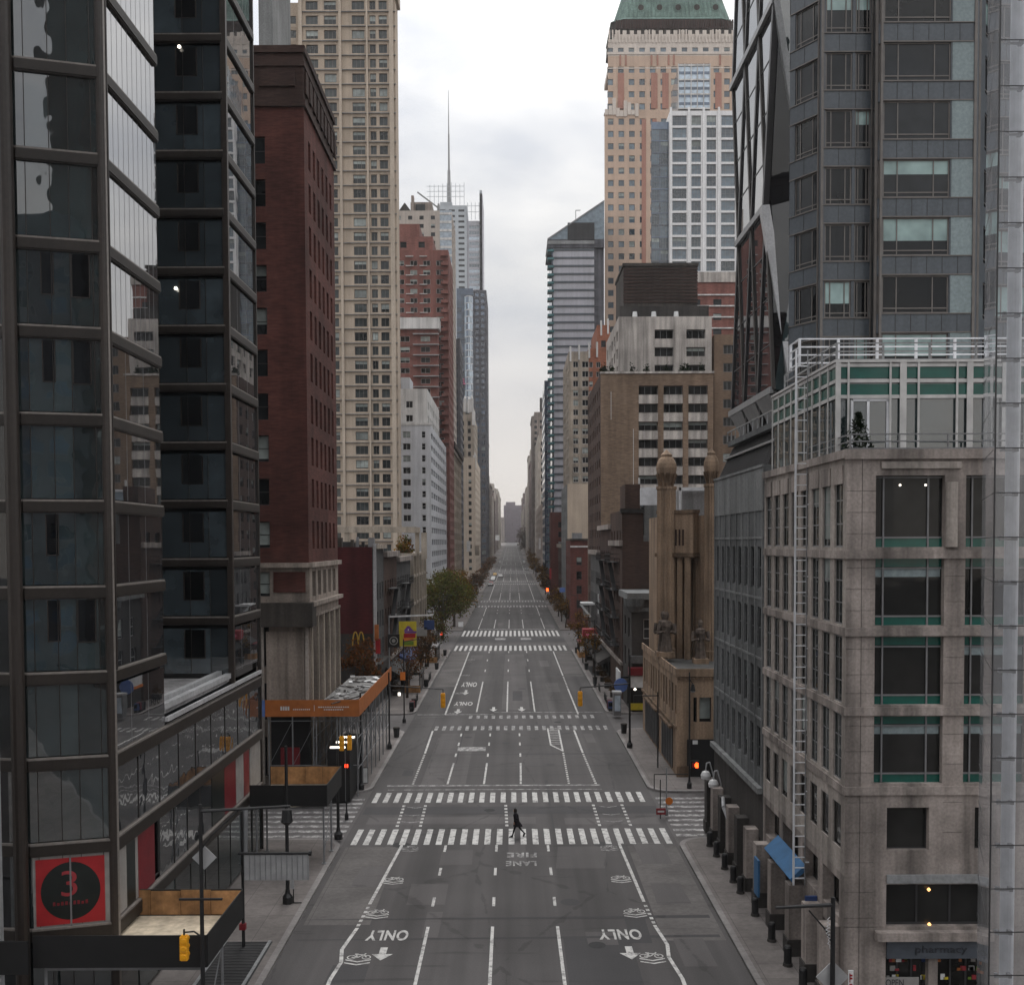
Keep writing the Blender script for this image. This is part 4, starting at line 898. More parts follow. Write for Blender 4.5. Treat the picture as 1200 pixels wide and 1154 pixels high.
# ------------------------------------------------------------------ right: granite corner building with pharmacy
XR = 12.74; D0, D1 = 39.0, 51.7
B = Bld('granite_building', 'brown grey granite corner building with green glass bands over a pharmacy', 18, D0)
zr = lambda y: ZZ(y, D0, 1060)
zt = zr(527); xe = 27.
cx = lambda a: XX(a, D0)-XR
fronts = [(zr(641), zr(557)), (zr(733), zr(654)), (zr(826), zr(746)), (zr(918), zr(839))]
def bigwin(x0, x1, z0, z1, top, n=2):
    m_ = MB(); y = D0+.28; h = z1-z0; w = x1-x0
    m_.quad((x0, y, z0), (x1, y, z0), (x1, y, z1), (x0, y, z1), 'pane_brown')
    g0 = z0+h*.135; m_.box(x0, x1, y-.02, y-.005, z0, g0, 'green_glass')
    if top: m_.box(x0, x1, y-.02, y-.005, z1-h*.13, z1, 'green_glass')
    for z in [g0]+([z1-h*.15] if top else [z1-.06]): m_.box(x0, x1, y-.07, y-.02, z-.03, z+.03, 'frame_grey')
    for t in ((.14, .79) if n == 2 else (.22,)): x = x0+w*t; m_.box(x-.03, x+.03, y-.075, y-.02, z0, z1, 'frame_grey')
    if top and random.random() < .5: m_.box(x0+.05, x1-.05, y-.012, y-.003, z1-h*.28, z1-h*.15, 'panel_blue')
    B.part('window', m_)
us = [(cx(1026), cx(1107)), (cx(1131.5), cx(1205))]
def face(O, u, L_, us_, zs_, wm='granite', rec=.3, z0=0, z1=zt): 
    k = len(B.wins); B.facade(O, u, L_, z0, z1, us_, zs_, wm, 'stone', rec); 
    return k
k = face((XR, D0), UX, xe-XR, us, [f for f in reversed(fronts)], z0=zr(932)); B.wins = B.wins[:k]
for i, (a, b) in enumerate(fronts):
    for j, (u0, u1) in enumerate(us): bigwin(XR+u0, XR+u1, a, b, i > 0, 2)
random.seed(21)
B.facade((XR, D0), UX, xe-XR, zr(1026), zr(932), [(cx(1042), cx(1092)), (cx(1146), cx(1162))], [(zr(996), zr(946))], 'granite', 'dark', .3)
B.facade((XR, D0), UX, xe-XR, 3.45, zr(1026), [(cx(1042), cx(1161))], [(zr(1086), zr(1036))], 'granite', 'shop', .35)
B.facade((XR, D0), UX, xe-XR, 0, 3.45, [(cx(1042), cx(1093)), (cx(1104), cx(1160))], [(.4, zr(1121))], 'granite', 'shop', .35)
m2 = MB()
m2.box(XX(1042, D0), XX(1161, D0), D0-.1, D0-.02, zr(1034), zr(1024), 'steel_grey')
m2.box(XX(1028, D0), XX(1166, D0), D0-.35, D0-.02, zr(1099), zr(1089), 'granite')
for y in (649.5, 740, 833, 926): m2.box(XR-.06, xe, D0-.08, D0-.004, zr(y)-.16, zr(y)+.16, 'granite')
m2.box(XR-.1, xe, D0-.12, D0-.004, zt-.35, zt+.02, 'granite'); m2.box(XR+1.3, XX(1125, D0), D0-.08, D0-.004, zr(549), zr(541), 'granite_light')
B.part('string_course', m2)
m2 = MB()                                     # joints in the granite facing
for px in (1010,): m2.box(XX(px, D0)-.006, XX(px, D0)+.006, D0-.012, D0-.003, 0, zt, 'granite_dark')
for y in (575, 600, 625, 665, 690, 715, 760, 790, 812, 850, 880, 905, 940, 975, 1010, 1045, 1075): m2.box(XR, XX(1026, D0), D0-.008, D0-.003, zr(y)-.005, zr(y)+.005, 'granite_dark')
for y in (675, 705, 770, 800, 860, 895, 940, 975): m2.box(XX(1108, D0), XX(1131, D0), D0-.008, D0-.003, zr(y)-.005, zr(y)+.005, 'granite_dark')
B.part('facing_joint', m2)
m2 = MB(); m2.tube((XX(1115, D0), D0+.05, zr(641)), (XX(1115, D0), D0+.05, zr(565)), .24, .24, 'granite_light', 12); B.part('round_column', m2)
m2 = MB(); m2.box(XX(1042, D0), XX(1161, D0), D0-.16, D0-.03, zr(1121), zr(1100), 'slate_sign'); sgn = B.part('shop_sign', m2)
text('pharmacy', 'lettering', 'letter_dark', XX(1137, D0)-XX(1076, D0), .36, (XX(1106, D0), D0-.18, zr(1111)), (PI/2, 0, 0), sgn, .015)
m2 = MB(); m2.box(XX(1042, D0), XX(1083, D0), D0+.1, D0+.14, zr(1160), zr(1146), 'poster_grey'); sgn = B.part('open_sign', m2)
text('OPEN', 'lettering', 'letter_dark', .7, .26, (XX(1054, D0), D0+.085, zr(1152)), (PI/2, 0, 0), sgn)
m2 = MB(); 
for px, py in ((1095, 1044), (1096, 1085)): m2.lathe(XX(px, D0), D0+.2, [(.02, zr(py)-.07), (.075, zr(py)), (.02, zr(py)+.07)], 'lamp_amber', 8)
for px, py in ((1057, 568), (1087, 568)): m2.lathe(XX(px, D0), D0+.24, [(.02, zr(py)-.04), (.05, zr(py)), (.02, zr(py)+.04)], 'lamp_white', 8)
B.part('ceiling_lamp', m2)
m2 = MB(); random.seed(9)
for i in range(44):
    x = random.uniform(XX(1046, D0), XX(1158, D0)); z = random.choice((2.25, 1.95, 1.6, 1.25)); c = random.choice(['red_canvas', 'sign_white', 'green_sign', 'yellow_sign', 'poster_grey', 'blue_dark', 'orange_board']); m2.box(x, x+.1+random.random()*.16, D0+.30, D0+.34, z, z+.08+random.random()*.14, c)
B.part('shop_display', m2)
# avenue side
La = D1-D0
cols = [(La-a-.92, La-a) for a in (12.0, 10.45, 8.9, 7.35, 5.8, 4.25, 2.7, 1.15)]; cols = sorted((max(.15, a), b) for a, b in [(La-d-1.02, La-d) for d in (11.3, 9.75, 8.2, 6.65, 5.1, 3.55, 2.0, .45)])
zs_ = [(a, b) for a, b in reversed(fronts)]
B.facade((XR, D1), UR, La, zr(932), zt, cols, zs_, 'granite_light', 'stone', .10)
B.facade((XR, D1), UR, La, zr(1026), zr(932), cols, [(zr(998), zr(946))], 'granite_light', 'dark', .10)
B.facade((XR, D1), UR, La, 0, zr(1026), [(La-12.2, La-9.6), (La-8.9, La-6.3), (La-5.6, La-3.4), (La-2.7, La-.6)], [(.3, 2.9), (3.6, zr(1036))], 'granite', 'shop', .5)
m2 = MB()
for i, d in enumerate((50.6, 47.7, 44.6, 42.0, 39.8)):
    m2 = MB(); m2.box(12.05, XR-.01, d-.35, d+.35, .9, 3.3, 'granite'); m2.box(11.98, XR-.012, d-.38, d+.38, .15, .898, 'granite_dark'); B.part('pier', m2)
m2 = MB()
for y in (649.5, 740, 833, 926): m2.box(XR-.07, XR-.004, D0, D1, zr(y)-.16, zr(y)+.16, 'granite')
m2.box(XR-.12, XR-.004, D0-.1, D1, zt-.3, zt+.02, 'granite')
for d in np.arange(39.4, 51.5, 1.55): m2.box(XR-.05, XR-.004, d, d+1.2, zt-1.25, zt-.55, 'granite')
B.part('string_course', m2)
m2 = MB(); m2.hexa([(XR-.02, 44.1, 3.95), (12.12, 44.1, 3.5), (12.12, 48.7, 3.5), (XR-.02, 48.7, 3.95), (XR-.02, 44.1, 4.25), (12.05, 44.1, 3.62), (12.05, 48.7, 3.62), (XR-.02, 48.7, 4.25)], 'blue_canvas'); B.part('awning', m2)
m2 = MB(); m2.box(12.2, 12.7, 42.3, 42.4, 2.9, 3.5, 'blue_dark'); m2.box(11.9, 12.0, 49.3, 50.1, 1.0, 2.8, 'blue_canvas'); B.part('side_sign', m2)
B.hull(XR, xe, D0, D1, 0, zt-.6, 'granite', 'roof_pale')
for (a, b, c, d) in ((XR, xe, D0, D0+.3), (XR, XR+.3, D0+.3, D1)): B.mb.box(a+.002, b, c+.002, d, zt-.7, zt-.002, 'granite')
B.finish()
# penthouse, railings, ladder on it
B = Bld('penthouse', 'white framed glass penthouse with green bands on the granite building', 18, 40.6)
dp = 40.8; zp = lambda y: ZZ(y, dp, 1060); xp = XX(981, dp, 470)
m2 = MB(); m2.quad((xp, dp, zt-.6), (xe, dp, zt-.6), (xe, dp, zp(427)), (xp, dp, zp(427)), 'curtain_dark'); m2.quad((xp, 50.5, zt-.6), (xp, dp, zt-.6), (xp, dp, zp(427)), (xp, 50.5, zp(427)), 'curtain_dark'); B.part('glazing', m2)
m2 = MB()
for a, b in ((443, 429), (463, 450)): m2.box(xp-.05, xe, dp-.05, dp-.01, zp(a), zp(b), 'green_glass'); m2.box(xp-.05, xp-.01, dp-.01, 50.5, zp(a), zp(b), 'green_glass')
B.part('green_band', m2)
m2 = MB()
for y in (428, 446.5, 465): m2.box(xp-.06, xe, dp-.1, dp-.055, zp(y)-.07, zp(y)+.07, 'frame_white'); m2.box(xp-.1, xp-.055, dp-.1, 50.5, zp(y)-.07, zp(y)+.07, 'frame_white')
for px, w in ((981, .1), (993, .04), (1042, .04), (1057, .13), (1075, .04), (1120, .04), (1135, .12), (1154, .05), (1175, .08), (1200, .04)): x = XX(px, dp, 470); m2.box(x-w, x+w, dp-.14, dp-.102, zt-.6, zp(424), 'frame_white')
for d in np.arange(41.6, 50.5, 1.1): m2.box(xp-.14, xp-.102, d-.05, d+.05, zt-.6, zp(426), 'frame_white')
for px in (998, 1017, 1040): x = XX(px, dp, 470); m2.box(x-.05, x+.05, dp-.06, dp-.012, zt-.6, zp(469), 'rail_white')
m2.box(XX(998, dp), XX(1040, dp), dp-.06, dp-.012, zp(470), zp(467), 'rail_white')
m2.box(XX(1150, dp), XX(1153, dp), dp-.06, dp-.012, zt-.6, zp(469), 'rail_white')
m2.box(xp-.15, xe, dp-.15, 50.6, zp(425), zp(422), 'frame_white'); B.part('frame', m2); B.mb.box(xp+.1, xe, dp+.1, 50.4, zt-.6, zp(428), 'curtain_vent'); B.finish()
def railing(name, label, pts, z, h, posts, mat, n=2, pw=.06, rw=.05):
    t = thing(name, label, 'railing', (pts[0][0], pts[0][1], z)); m_ = MB(); p_ = MB()
    for a, b in zip(pts, pts[1:]):
        a = Vector((a[0], a[1])); b = Vector((b[0], b[1])); L_ = (b-a).length; k = max(1, round(L_/posts))
        for i in range(n+1): zz = z+h-i*h/(n+.3); m_.bar((a.x, a.y, zz), (b.x, b.y, zz), rw, rw, mat)
        for i in range(0 if a == Vector((pts[0][0], pts[0][1])) else 1, k+1): q_ = a+(b-a)*i/k; p_ = MB(); p_.bar((q_.x, q_.y, z), (q_.x, q_.y, z+h), pw, pw, mat); p_.build('post', t)
    m_.build('rail', t); return t
zr2 = zp(422)
railing('roof_railing', 'white metal railing round the penthouse roof', [(29, 44.2), (XX(937, 44.2, 400), 44.2), (XX(937, 44.2, 400), 45.6)], ZZ(428, 44.2, 1000), ZZ(397, 44.2, 1000)-ZZ(428, 44.2, 1000), 1.75, 'rail_white', 3, .10, .055)
railing('roof_railing', 'grey inner railing on the penthouse roof edge behind the white one', [(26, 41.2), (xp+.1, 41.2), (xp+.1, 49)], zr2, .75, 1.8, 'steel_grey', 2, .07, .05)
railing('terrace_railing', 'low grey railing on the granite parapet by the shrub', [(XR+.2, 45), (XR+.2, D0+.25), (26, D0+.25)], zt, .62, 1.9, 'frame_grey', 2)
t = thing('roof_ladder', 'long white fixed ladder running up the granite avenue side', 'ladder', (XR-.45, 44.3, 3.4)); m2 = MB(); m3 = MB(); m4 = MB()
ya, yb = 44.5, 43.7; xL = XR-.35; z0, z1 = 3.4, zr2+1.0
xa, xb, yl = 12.17, 12.66, 44.0
m2.bar((xa, yl, z0), (xa, yl, z1), .075, .075, 'rail_white'); m4.bar((xb, yl, z0), (xb, yl, z1), .04, .04, 'galv')
for z in np.arange(z0+.3, z1, .46): m3.bar((xa+.05, yl, z), (xb-.02, yl, z), .04, .04, 'rail_white')
for z in np.arange(z0+1, 21.5, 3.1): m3.bar((xb+.02, yl, z), (XR+.1, yl, z), .04, .04, 'rail_white')
m2.build('rail', t); m4.build('rail', t); m3.build('rung', t)
m2 = MB(); random.seed(4)
for i in range(420):
    h = random.random(); z = zt+.05+h*1.5; rr = (.62*(1-h)+.1)*random.random()**.5; a = random.random()*6.28; c = Vector((XX(1006, 40, 500)+rr*math.cos(a), 40.0+rr*.5*math.sin(a), z)); v1 = Vector((random.uniform(-1, 1), random.uniform(-1, 1), random.uniform(-.4, 1.2)))*.09; v2 = Vector((random.uniform(-1, 1), random.uniform(-1, 1), random.uniform(-1, 1)))*.05
    m2.quad(c-v1, c-v2, c+v1, c+v2, 'leaf_dark')
t = thing('potted_shrub', 'dark conical evergreen shrub on the terrace before the penthouse', 'shrub', (XX(1006, 40, 500), 40, zt)); m2.build('foliage', t); m2 = MB(); m2.lathe(XX(1006, 40, 500), 40, [(.3, zt-.6), (.38, zt+.08)], 'granite_dark', 12); m2.build('pot', t)

# ------------------------------------------------------------------ right: grey veiled building with louvred mansard
B = Bld('grey_building', 'grey flat fronted building with louvred sloping roof beside the granite building', 14, 51.8)
E0, E1 = 51.8, 64.3; zg = 22.2; La = E1-E0
cols = [(.7+i*1.5, 1.5+i*1.5) for i in range(8)]
rows = []
z = 6.6
while z+2.2 < 21: rows.append((z, z+2.15)); z += 3.1
B.facade((XR, E1), UR, La, 5.6, zg, cols, rows, 'net_grey', 'net', .12)
B.facade((XR, E1), UR, La, 0, 5.6, [(1, 2.2), (3.4, 4.8), (6, 7.4), (8.6, 10), (10.8, 12)], [(.15, 3.0)], 'granite_dark', 'dark', .3)
B.hull(XR, 15.15, E0, E1, 0, zg, 'net_grey', faces='bof')
m2 = MB(); m2.box(XR-.28, XR-.01, E0, E1, 5.45, 5.75, 'net_pale'); m2.box(XR-.1, XR-.01, E0, E1, zg-.12, zg+.03, 'net_pale')
for i in range(9): y = E0+.1+i*1.53; m2.box(XR-.06, XR-.004, y, y+.12, 5.8, zg-.2, 'net_pale')
for z in np.arange(9.15, 21, 3.1): m2.box(XR-.045, XR-.004, E0, E1, z, z+.12, 'net_pale')
m2.box(XR-.05, XR-.003, E0, E1, 19.9, zg-.15, 'net_pale'); B.part('belt_course', m2)
m2 = MB()
m2.hexa([(XR+.25, E0, zg), (15.1, E0, zg), (15.1, E1, zg), (XR+.25, E1, zg), (XR+1.15, E0, zg+2.0), (15.1, E0, zg+2.0), (15.1, E1-.6, zg+2.0), (XR+1.15, E1-.6, zg+2.0)], 'louver')
for i in range(42): y = E0+.1+i*.295; m2.bar((XR+.2, y, zg+.03), (XR+1.1, y, zg+1.95), .09, .06, 'steel_dark')
m2.box(XR+.55, XR+.75, E0, E1, zg+1.2, zg+1.32, 'steel_grey'); m2.box(XR+.75, XR+1.3, E0, E1-.2, zg+2.0, zg+2.3, 'net_grey'); m2.box(XR+.72, XR+.78, E0, E1-.2, zg+2.85, zg+2.92, 'steel_grey')
for y in np.arange(E0+.2, E1, 1.1): m2.box(XR+.72, XR+.78, y, y+.05, zg+2.3, zg+2.85, 'steel_grey')
B.part('mansard_roof', m2)
m2 = MB()
for i, d in enumerate((53, 55.2, 57.4, 59.6, 61.8, 63.8)):
    m2 = MB(); m2.box(12.1, XR-.01, d-.38, d+.38, .85, 3.4, 'granite_dark' if i % 2 else 'granite'); m2.box(12.03, XR-.012, d-.4, d+.4, .15, .848, 'granite_dark'); B.part('pier', m2)
B.finish()
m2 = MB(); c = at(911, 496, 55); m2.lathe(c.x, c.y, [(.04, c.z-.5), (.06, c.z-.15), (.2, c.z-.12), (.24, c.z+.05), (.16, c.z+.2), (.02, c.z+.26)], 'sign_white', 10); o = m2.build('camera_dome'); o['label'] = 'small white dome camera on the louvred roof edge'; o['category'] = 'camera'

# ------------------------------------------------------------------ right: dark apartment tower with bays
D = 56
B = Bld('bay_tower', 'dark blue grey apartment tower with projecting bays above the granite building', 20, D)
px = [(925, 58.6), (959, 56.9), (963, 56.3), (1021, 56.3), (1026, 55.5), (1032, 55.2), (1141, 55.2), (1146, 55.8), (1158, 57.4), (1215, 57.6)]
pts = [(XX(p, d, 250), d) for p, d in px]
zs0 = ZZ(58, 56, 1000); sp = 3.055; levels = [zs0+sp*k for k in range(-8, 9)]
zmin, zmax = 20.5, levels[-1]+2
for i, (a, b) in enumerate(zip(pts, pts[1:])):
    a = Vector(a); b = Vector(b); L_ = (b-a).length; u = (b-a)/L_
    if i == 0: us = [(.18*L_, L_*.96)]
    elif i == 2: us = [(.06*L_, .60*L_), (.66*L_, .97*L_)]
    elif i == 5: us = [(.02*L_, .74*L_)]
    elif i in (4, ): us = [(.1, L_-.06)] if L_ > .3 else []
    elif i == 7: us = [(.55*L_, .97*L_)]
    elif i == 8: us = [(.15*L_, .8*L_)]
    else: us = []
    rows = [(l-sp+1.02, l-.02) for l in levels if l-sp > zmin]
    B.facade((a.x, a.y), (u.x, u.y), L_, zmin, zmax, us, rows if us else [], 'spandrel_blue', 'tower', .1)
    if i == 5:
        m2 = MB(); n_ = Vector((u.y, -u.x))*.015; a_ = a+u*(.755*L_)+n_; b_ = b-u*.02+n_
        for z0, z1 in rows: m2.quad((a_.x, a_.y, z0), (b_.x, b_.y, z0), (b_.x, b_.y, z1), (a_.x, a_.y, z1), 'panel_blue')
        B.part('blue_panel', m2)
m2 = MB()
for i, (a, b) in enumerate(zip(pts, pts[1:])):
    a = Vector(a); b = Vector(b); L_ = (b-a).length; u = (b-a)/L_; n_ = Vector((u.y, -u.x))
    if i in (0, 2, 5, 8):
        for l in levels:
            if l-sp < zmin: continue
            for z, h in ((l-.02, .06), (l-sp+.98, .05)):
                p_ = [a-n_*.01, b-n_*.01, b+n_*.05, a+n_*.05]; m2.hexa([(v.x, v.y, z) for v in p_]+[(v.x, v.y, z+h) for v in p_], 'frame_bronze')
        k = {0: 2, 2: 3, 5: 6, 8: 3}[i]
        for j in range(k+1):
            c = a+u*L_*j/k
            for l in levels:
                if l-sp < zmin: continue
                p_ = [c-u*.015-n_*.01, c+u*.015-n_*.01, c+u*.015+n_*.012, c-u*.015+n_*.012]; m2.hexa([(v.x, v.y, l) for v in p_]+[(v.x, v.y, l+.99) for v in p_], 'frame_dark')
B.part('floor_band', m2)
m2 = MB()
for i in (1, 3, 4, 6): a, b = Vector(pts[i]), Vector(pts[i+1]); m2.box(a.x-.07, a.x+.07, a.y-.09, a.y+.07, zmin, zmax, 'frame_bronze'); m2.box(b.x-.06, b.x+.06, b.y-.08, b.y+.06, zmin, zmax, 'frame_bronze')
B.part('corner_post', m2)
B.mb.prism([(p[0]+.25 if i == 0 else p[0], p[1]+.3) for i, p in enumerate(pts)]+[(29, 64), (18.2, 64)], 0, zmax-.5, 'curtain_vent', 'roof')
B.finish()

# ------------------------------------------------------------------ right: cast stone base with urn pylons
B = Bld('stone_building', 'tan cast stone corner building with two fluted urn topped pylons', 18, 78.7)
X0, D0, D1 = 12.72, 78.7, 99.4; zb = 8.3
B.facade((X0, D1), UR, D1-D0, 0, zb, [(1.0+i*1.55, 1.75+i*1.55) for i in range(13)], [(4.9, 7.2)], 'cast_stone', 'dark', .25)
m2 = MB()
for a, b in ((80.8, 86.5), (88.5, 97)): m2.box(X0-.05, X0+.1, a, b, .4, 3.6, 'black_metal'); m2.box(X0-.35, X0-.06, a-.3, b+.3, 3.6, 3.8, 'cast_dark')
for a in np.arange(80.9, 86.4, 1.35): m2.box(X0-.1, X0-.055, a, a+.12, .4, 3.6, 'frame_grey')
for a in np.arange(88.6, 97, 1.4): m2.box(X0-.1, X0-.055, a, a+.12, .4, 3.6, 'frame_grey')
B.part('shop_front', m2)
fx = lambda p: XX(p, D0)-X0
B.facade((X0, D0), UX, 27, 0, zb, [(fx(813), fx(817)), (fx(820), fx(834))], [(ZZ(846, D0, 820), ZZ(817, D0, 820))], 'cast_stone', 'dark', .3)
m2 = MB(); m2.box(XX(805.5, D0), XX(845, D0), D0-.03, D0+.2, .15, ZZ(866, D0, 820), 'black_ply'); m2.box(XX(812, D0), XX(818, D0), D0-.06, D0-.035, 2.7, 3.0, 'sign_white'); B.part('entrance', m2)
m2 = MB(); m2.box(X0-.12, 39.7, D0-.12, D0-.01, zb-.35, zb+.25, 'cast_stone'); m2.box(X0-.12, X0-.01, D0-.01, D1, zb-.35, zb+.25, 'cast_stone')
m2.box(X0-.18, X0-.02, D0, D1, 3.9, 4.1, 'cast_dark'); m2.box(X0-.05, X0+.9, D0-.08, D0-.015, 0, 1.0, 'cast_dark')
for i in range(16): m2.tube((X0+.1+i*.35, D0-.12, zb-.5), (X0+.1+i*.35, D0-.02, zb-.5), .12, .12, 'cast_dark', 6)
B.part('parapet', m2)
B.hull(X0, 39.7, D0, D1, 0, zb-.2, 'cast_stone', 'roof')
# upper block behind the pylons
up = [(13.3, 99.3), (13.3, 92.4), (16.1, 89.9), (16.4, 88.9), (39.6, 88.9), (39.6, 99.3)]
B.mb.prism(up, zb-.3, 20.6, 'cast_stone', 'roof')
m2 = MB(); a = Vector((13.6, 92.0)); b = Vector((16.3, 89.6)); u = (b-a).normalized(); n_ = Vector((u.y, -u.x)); n_ = n_ if n_.y < 0 else -n_; L_ = (b-a).length
def PB(t, d, z): v = a+u*(t*L_)+n_*d; return (v.x, v.y, z)
def sl(mb, t0, t1, d0, d1, z0, z1, mat): mb.hexa([PB(t0, d1, z0), PB(t1, d1, z0), PB(t1, d0, z0), PB(t0, d0, z0), PB(t0, d1, z1), PB(t1, d1, z1), PB(t1, d0, z1), PB(t0, d0, z1)], mat)
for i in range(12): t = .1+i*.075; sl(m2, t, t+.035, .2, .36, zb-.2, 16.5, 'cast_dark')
sl(m2, .0, 1.05, .0, .2, zb-.2, 16.8, 'cast_stone')
B.part('fluted_recess', m2)
m2 = MB(); sl(m2, .02, 1.1, .2, 1.5, 17.0, 17.35, 'cast_dark'); sl(m2, .06, 1.05, .2, 1.2, 17.36, 20.8, 'cast_stone')
for i in range(7): t = .16+i*.10; sl(m2, t, t+.045, 1.2, 1.23, 18.0, 19.4, 'crown_stone')
sl(m2, .03, 1.08, .2, 1.3, 20.8, 21.1, 'cast_dark'); B.part('balcony', m2)
def pylon(x, y, r, z0, z1, zu):
    m_ = MB(); m_.lathe(x, y, [(r*1.12, z0), (r*1.12, z0+.8), (r, z0+.9), (r*.96, z1), (r*1.05, z1+.05), (r*1.05, z1+.3)], 'cast_stone', 32, .13); p_ = B.part('pylon', m_)
    m_ = MB(); h = zu-z1-.3; z = z1+.3
    m_.lathe(x, y, [(r*.62, z), (r*.55, z+.12*h), (r*.62, z+.2*h), (r*.98, z+.36*h), (r*1.06, z+.5*h), (r*1.0, z+.62*h), (r*.8, z+.74*h), (r*.55, z+.8*h), (r*.6, z+.86*h), (r*.3, z+.93*h), (r*.05, z+h)], 'cast_stone', 20, .05)
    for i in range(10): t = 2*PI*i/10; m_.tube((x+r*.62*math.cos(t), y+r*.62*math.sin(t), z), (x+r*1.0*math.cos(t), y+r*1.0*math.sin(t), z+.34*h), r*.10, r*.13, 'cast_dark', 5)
    m_.build('urn', p_)
dA = 90.2
pylon(XX(781, dA, 580), dA, .86, zb-.2, ZZ(574, dA, 780), ZZ(527, dA, 780)); pylon(XX(833.5, 88, 580), 88, .62, zb-.2, ZZ(571, 88, 833), ZZ(525, 88, 833))
for px_, d in ((797, 89.7), (806, 88.9)): m_ = MB(); x = XX(px_, d); m_.lathe(x, d, [(.3, zb-.2), (.28, 17)], 'cast_stone', 12, .12); B.part('pylon', m_)
m2 = MB(); m2.box(XX(797, 94), XX(824, 94), 93, 97, 20.6, ZZ(574, 94, 810), 'roof_pale'); m2.box(XX(796, 92.6), XX(825, 92.6), 92.5, 92.8, ZZ(575, 92.6, 810), ZZ(571, 92.6, 810), 'rail_white'); m2.box(XX(796, 92.6), XX(798, 92.6), 92.5, 92.8, 20.6, ZZ(571, 92.6, 810), 'rail_white')
m2.box(XX(750, 96), XX(769, 96), 95.5, 96, ZZ(592, 96, 760), ZZ(573, 96, 760), 'rail_white'); B.part('roof_plant', m2)
B.finish()
def statue(label, x, y, z, h):
    t = thing('statue', label, 'statue', (x, y, z)); m_ = MB(); k = h/2.2
    m_.lathe(x, y, [(.30*k, z+.25*k), (.24*k, z+.7*k), (.19*k, z+1.15*k), (.27*k, z+1.5*k), (.24*k, z+1.7*k), (.08*k, z+1.77*k), (.08*k, z+1.83*k), (.12*k, z+1.92*k), (.13*k, z+2.05*k), (.07*k, z+2.18*k)], 'statue_stone', 14, .16)
    for s in (-1, 1): m_.tube((x+s*.34*k, y, z+1.6*k), (x+s*.42*k, y-.1*k, z+1.15*k), .11*k, .08*k, 'statue_stone', 6); m_.tube((x+s*.42*k, y-.1*k, z+1.15*k), (x+s*.15*k, y-.34*k, z+1.25*k), .08*k, .06*k, 'statue_stone', 6)
    m_.build('figure', t); m_ = MB(); m_.box(x-.36*k, x+.36*k, y-.36*k, y+.36*k, z, z+.25*k, 'cast_stone'); m_.build('plinth', t)
for i, (p, q, d) in enumerate(((774, 759, 88.0), (781, 760, 87.4))):
    statue(['weathered stone statue against the big pylon, farther of the pair', 'weathered stone statue against the big pylon, nearer of the pair'][i], max(13.0, XX(p, d)), d, zb+.2, 3.9)
statue('weathered stone statue on the ledge between the pylons', XX(821, 86), 86, zb-.2, 3.7)

# ------------------------------------------------------------------ right: faceted steel diagrid tower
B = Bld('diagrid_tower', 'steel and glass tower of large triangles rising behind the dark bay tower', 30, 86.5)
XD, DA, DB = 22.0, 86.3, 102.4; rings = [31, 47, 63, 79, 95]; bayw = (DB-DA)/3
full = lambda k: [DA+bayw*i for i in range(4)]; half = [DA+bayw*(i+.5) for i in range(3)]
nodes = [full(0) if i % 2 == 0 else half for i in range(5)]
gp = MB(); mem = MB(); fr_ = MB(); flo = MB()
cut = bayw/2
for i in range(4):
    z0, z1 = rings[i], rings[i+1]; n0, n1 = nodes[i], nodes[i+1]
    gp.poly([(XD, n0[-1], z0), (XD, n0[0], z0), (XD, n1[0], z1), (XD, n1[-1], z1)], 'diagrid_glass')
    # bird mouth corners
    zf, zh = (z0, z1) if len(n0) == 4 else (z1, z0)
    fr_.poly([(XD, DA, zf), (XD, DA+cut, zh), (XD+cut, DA, zh)], 'curtain_vent'); fr_.poly([(XD, DB, zf), (XD, DB-cut, zh), (XD+cut, DB, zh)], 'curtain_vent')
    fr_.poly([(XD, DA, zf), (XD+cut, DA, zh), (44, DA, zh), (44, DA, zf)], 'curtain_dark')
    fr_.poly([(XD, DB, zf), (XD+cut, DB, zh), (44, DB, zh), (44, DB, zf)], 'curtain_dark')
    for a in n0:
        for b in n1:
            if abs(a-b) < bayw*.6: mem.bar((XD-.02, a, z0), (XD-.02, b, z1), .42, .26, 'steel_dark' if (a-b)*(1) > 0 else 'bronze', up=(1, 0, 0))
    for z in np.arange(z0+4, z1-1, 4): 
        t = (z-z0)/(z1-z0); ya = n0[0]+(n1[0]-n0[0])*t; yb = n0[-1]+(n1[-1]-n0[-1])*t; flo.box(XD-.04, XD-.003, ya, yb, z, z+.1, 'steel_dark')
for i, z in enumerate(rings): mem.bar((XD-.2, nodes[i][0]-.1, z), (XD-.2, nodes[i][-1]+.3, z), .55, .3, 'steel_grey', up=(1, 0, 0))
z = 47; mem.bar((XD-.2, DA+cut, 47), (XD+cut*.55, DA-.3, 31.5), .75, .75, 'steel_light', up=(1, 0, 0)); mem.bar((XD-.1, DA+cut, 47), (XD, DA-.1, 63), .5, .5, 'steel_dark', up=(1, 0, 0)); mem.bar((XD+cut, DA-.1, 47), (XD, DA-.1, 63), .5, .5, 'steel_grey', up=(1, 0, 0))
B.part('glass_face', gp); B.part('corner_facet', fr_); B.part('steel_frame', mem); B.part('floor_line', flo)
core = MB(); core.prism([(XD+1.5, DA+1.5), (44, DA+.3), (44, DB-.3), (XD+1.5, DB-1.5)], 20.5, 96, 'curtain_vent'); core.prism([(XD+.8, DA+.8), (44, DA+.8), (44, DB-.8), (XD+.8, DB-.8)], 20.5, 30.5, 'black_metal')
B.part('core', core)
m2 = MB()
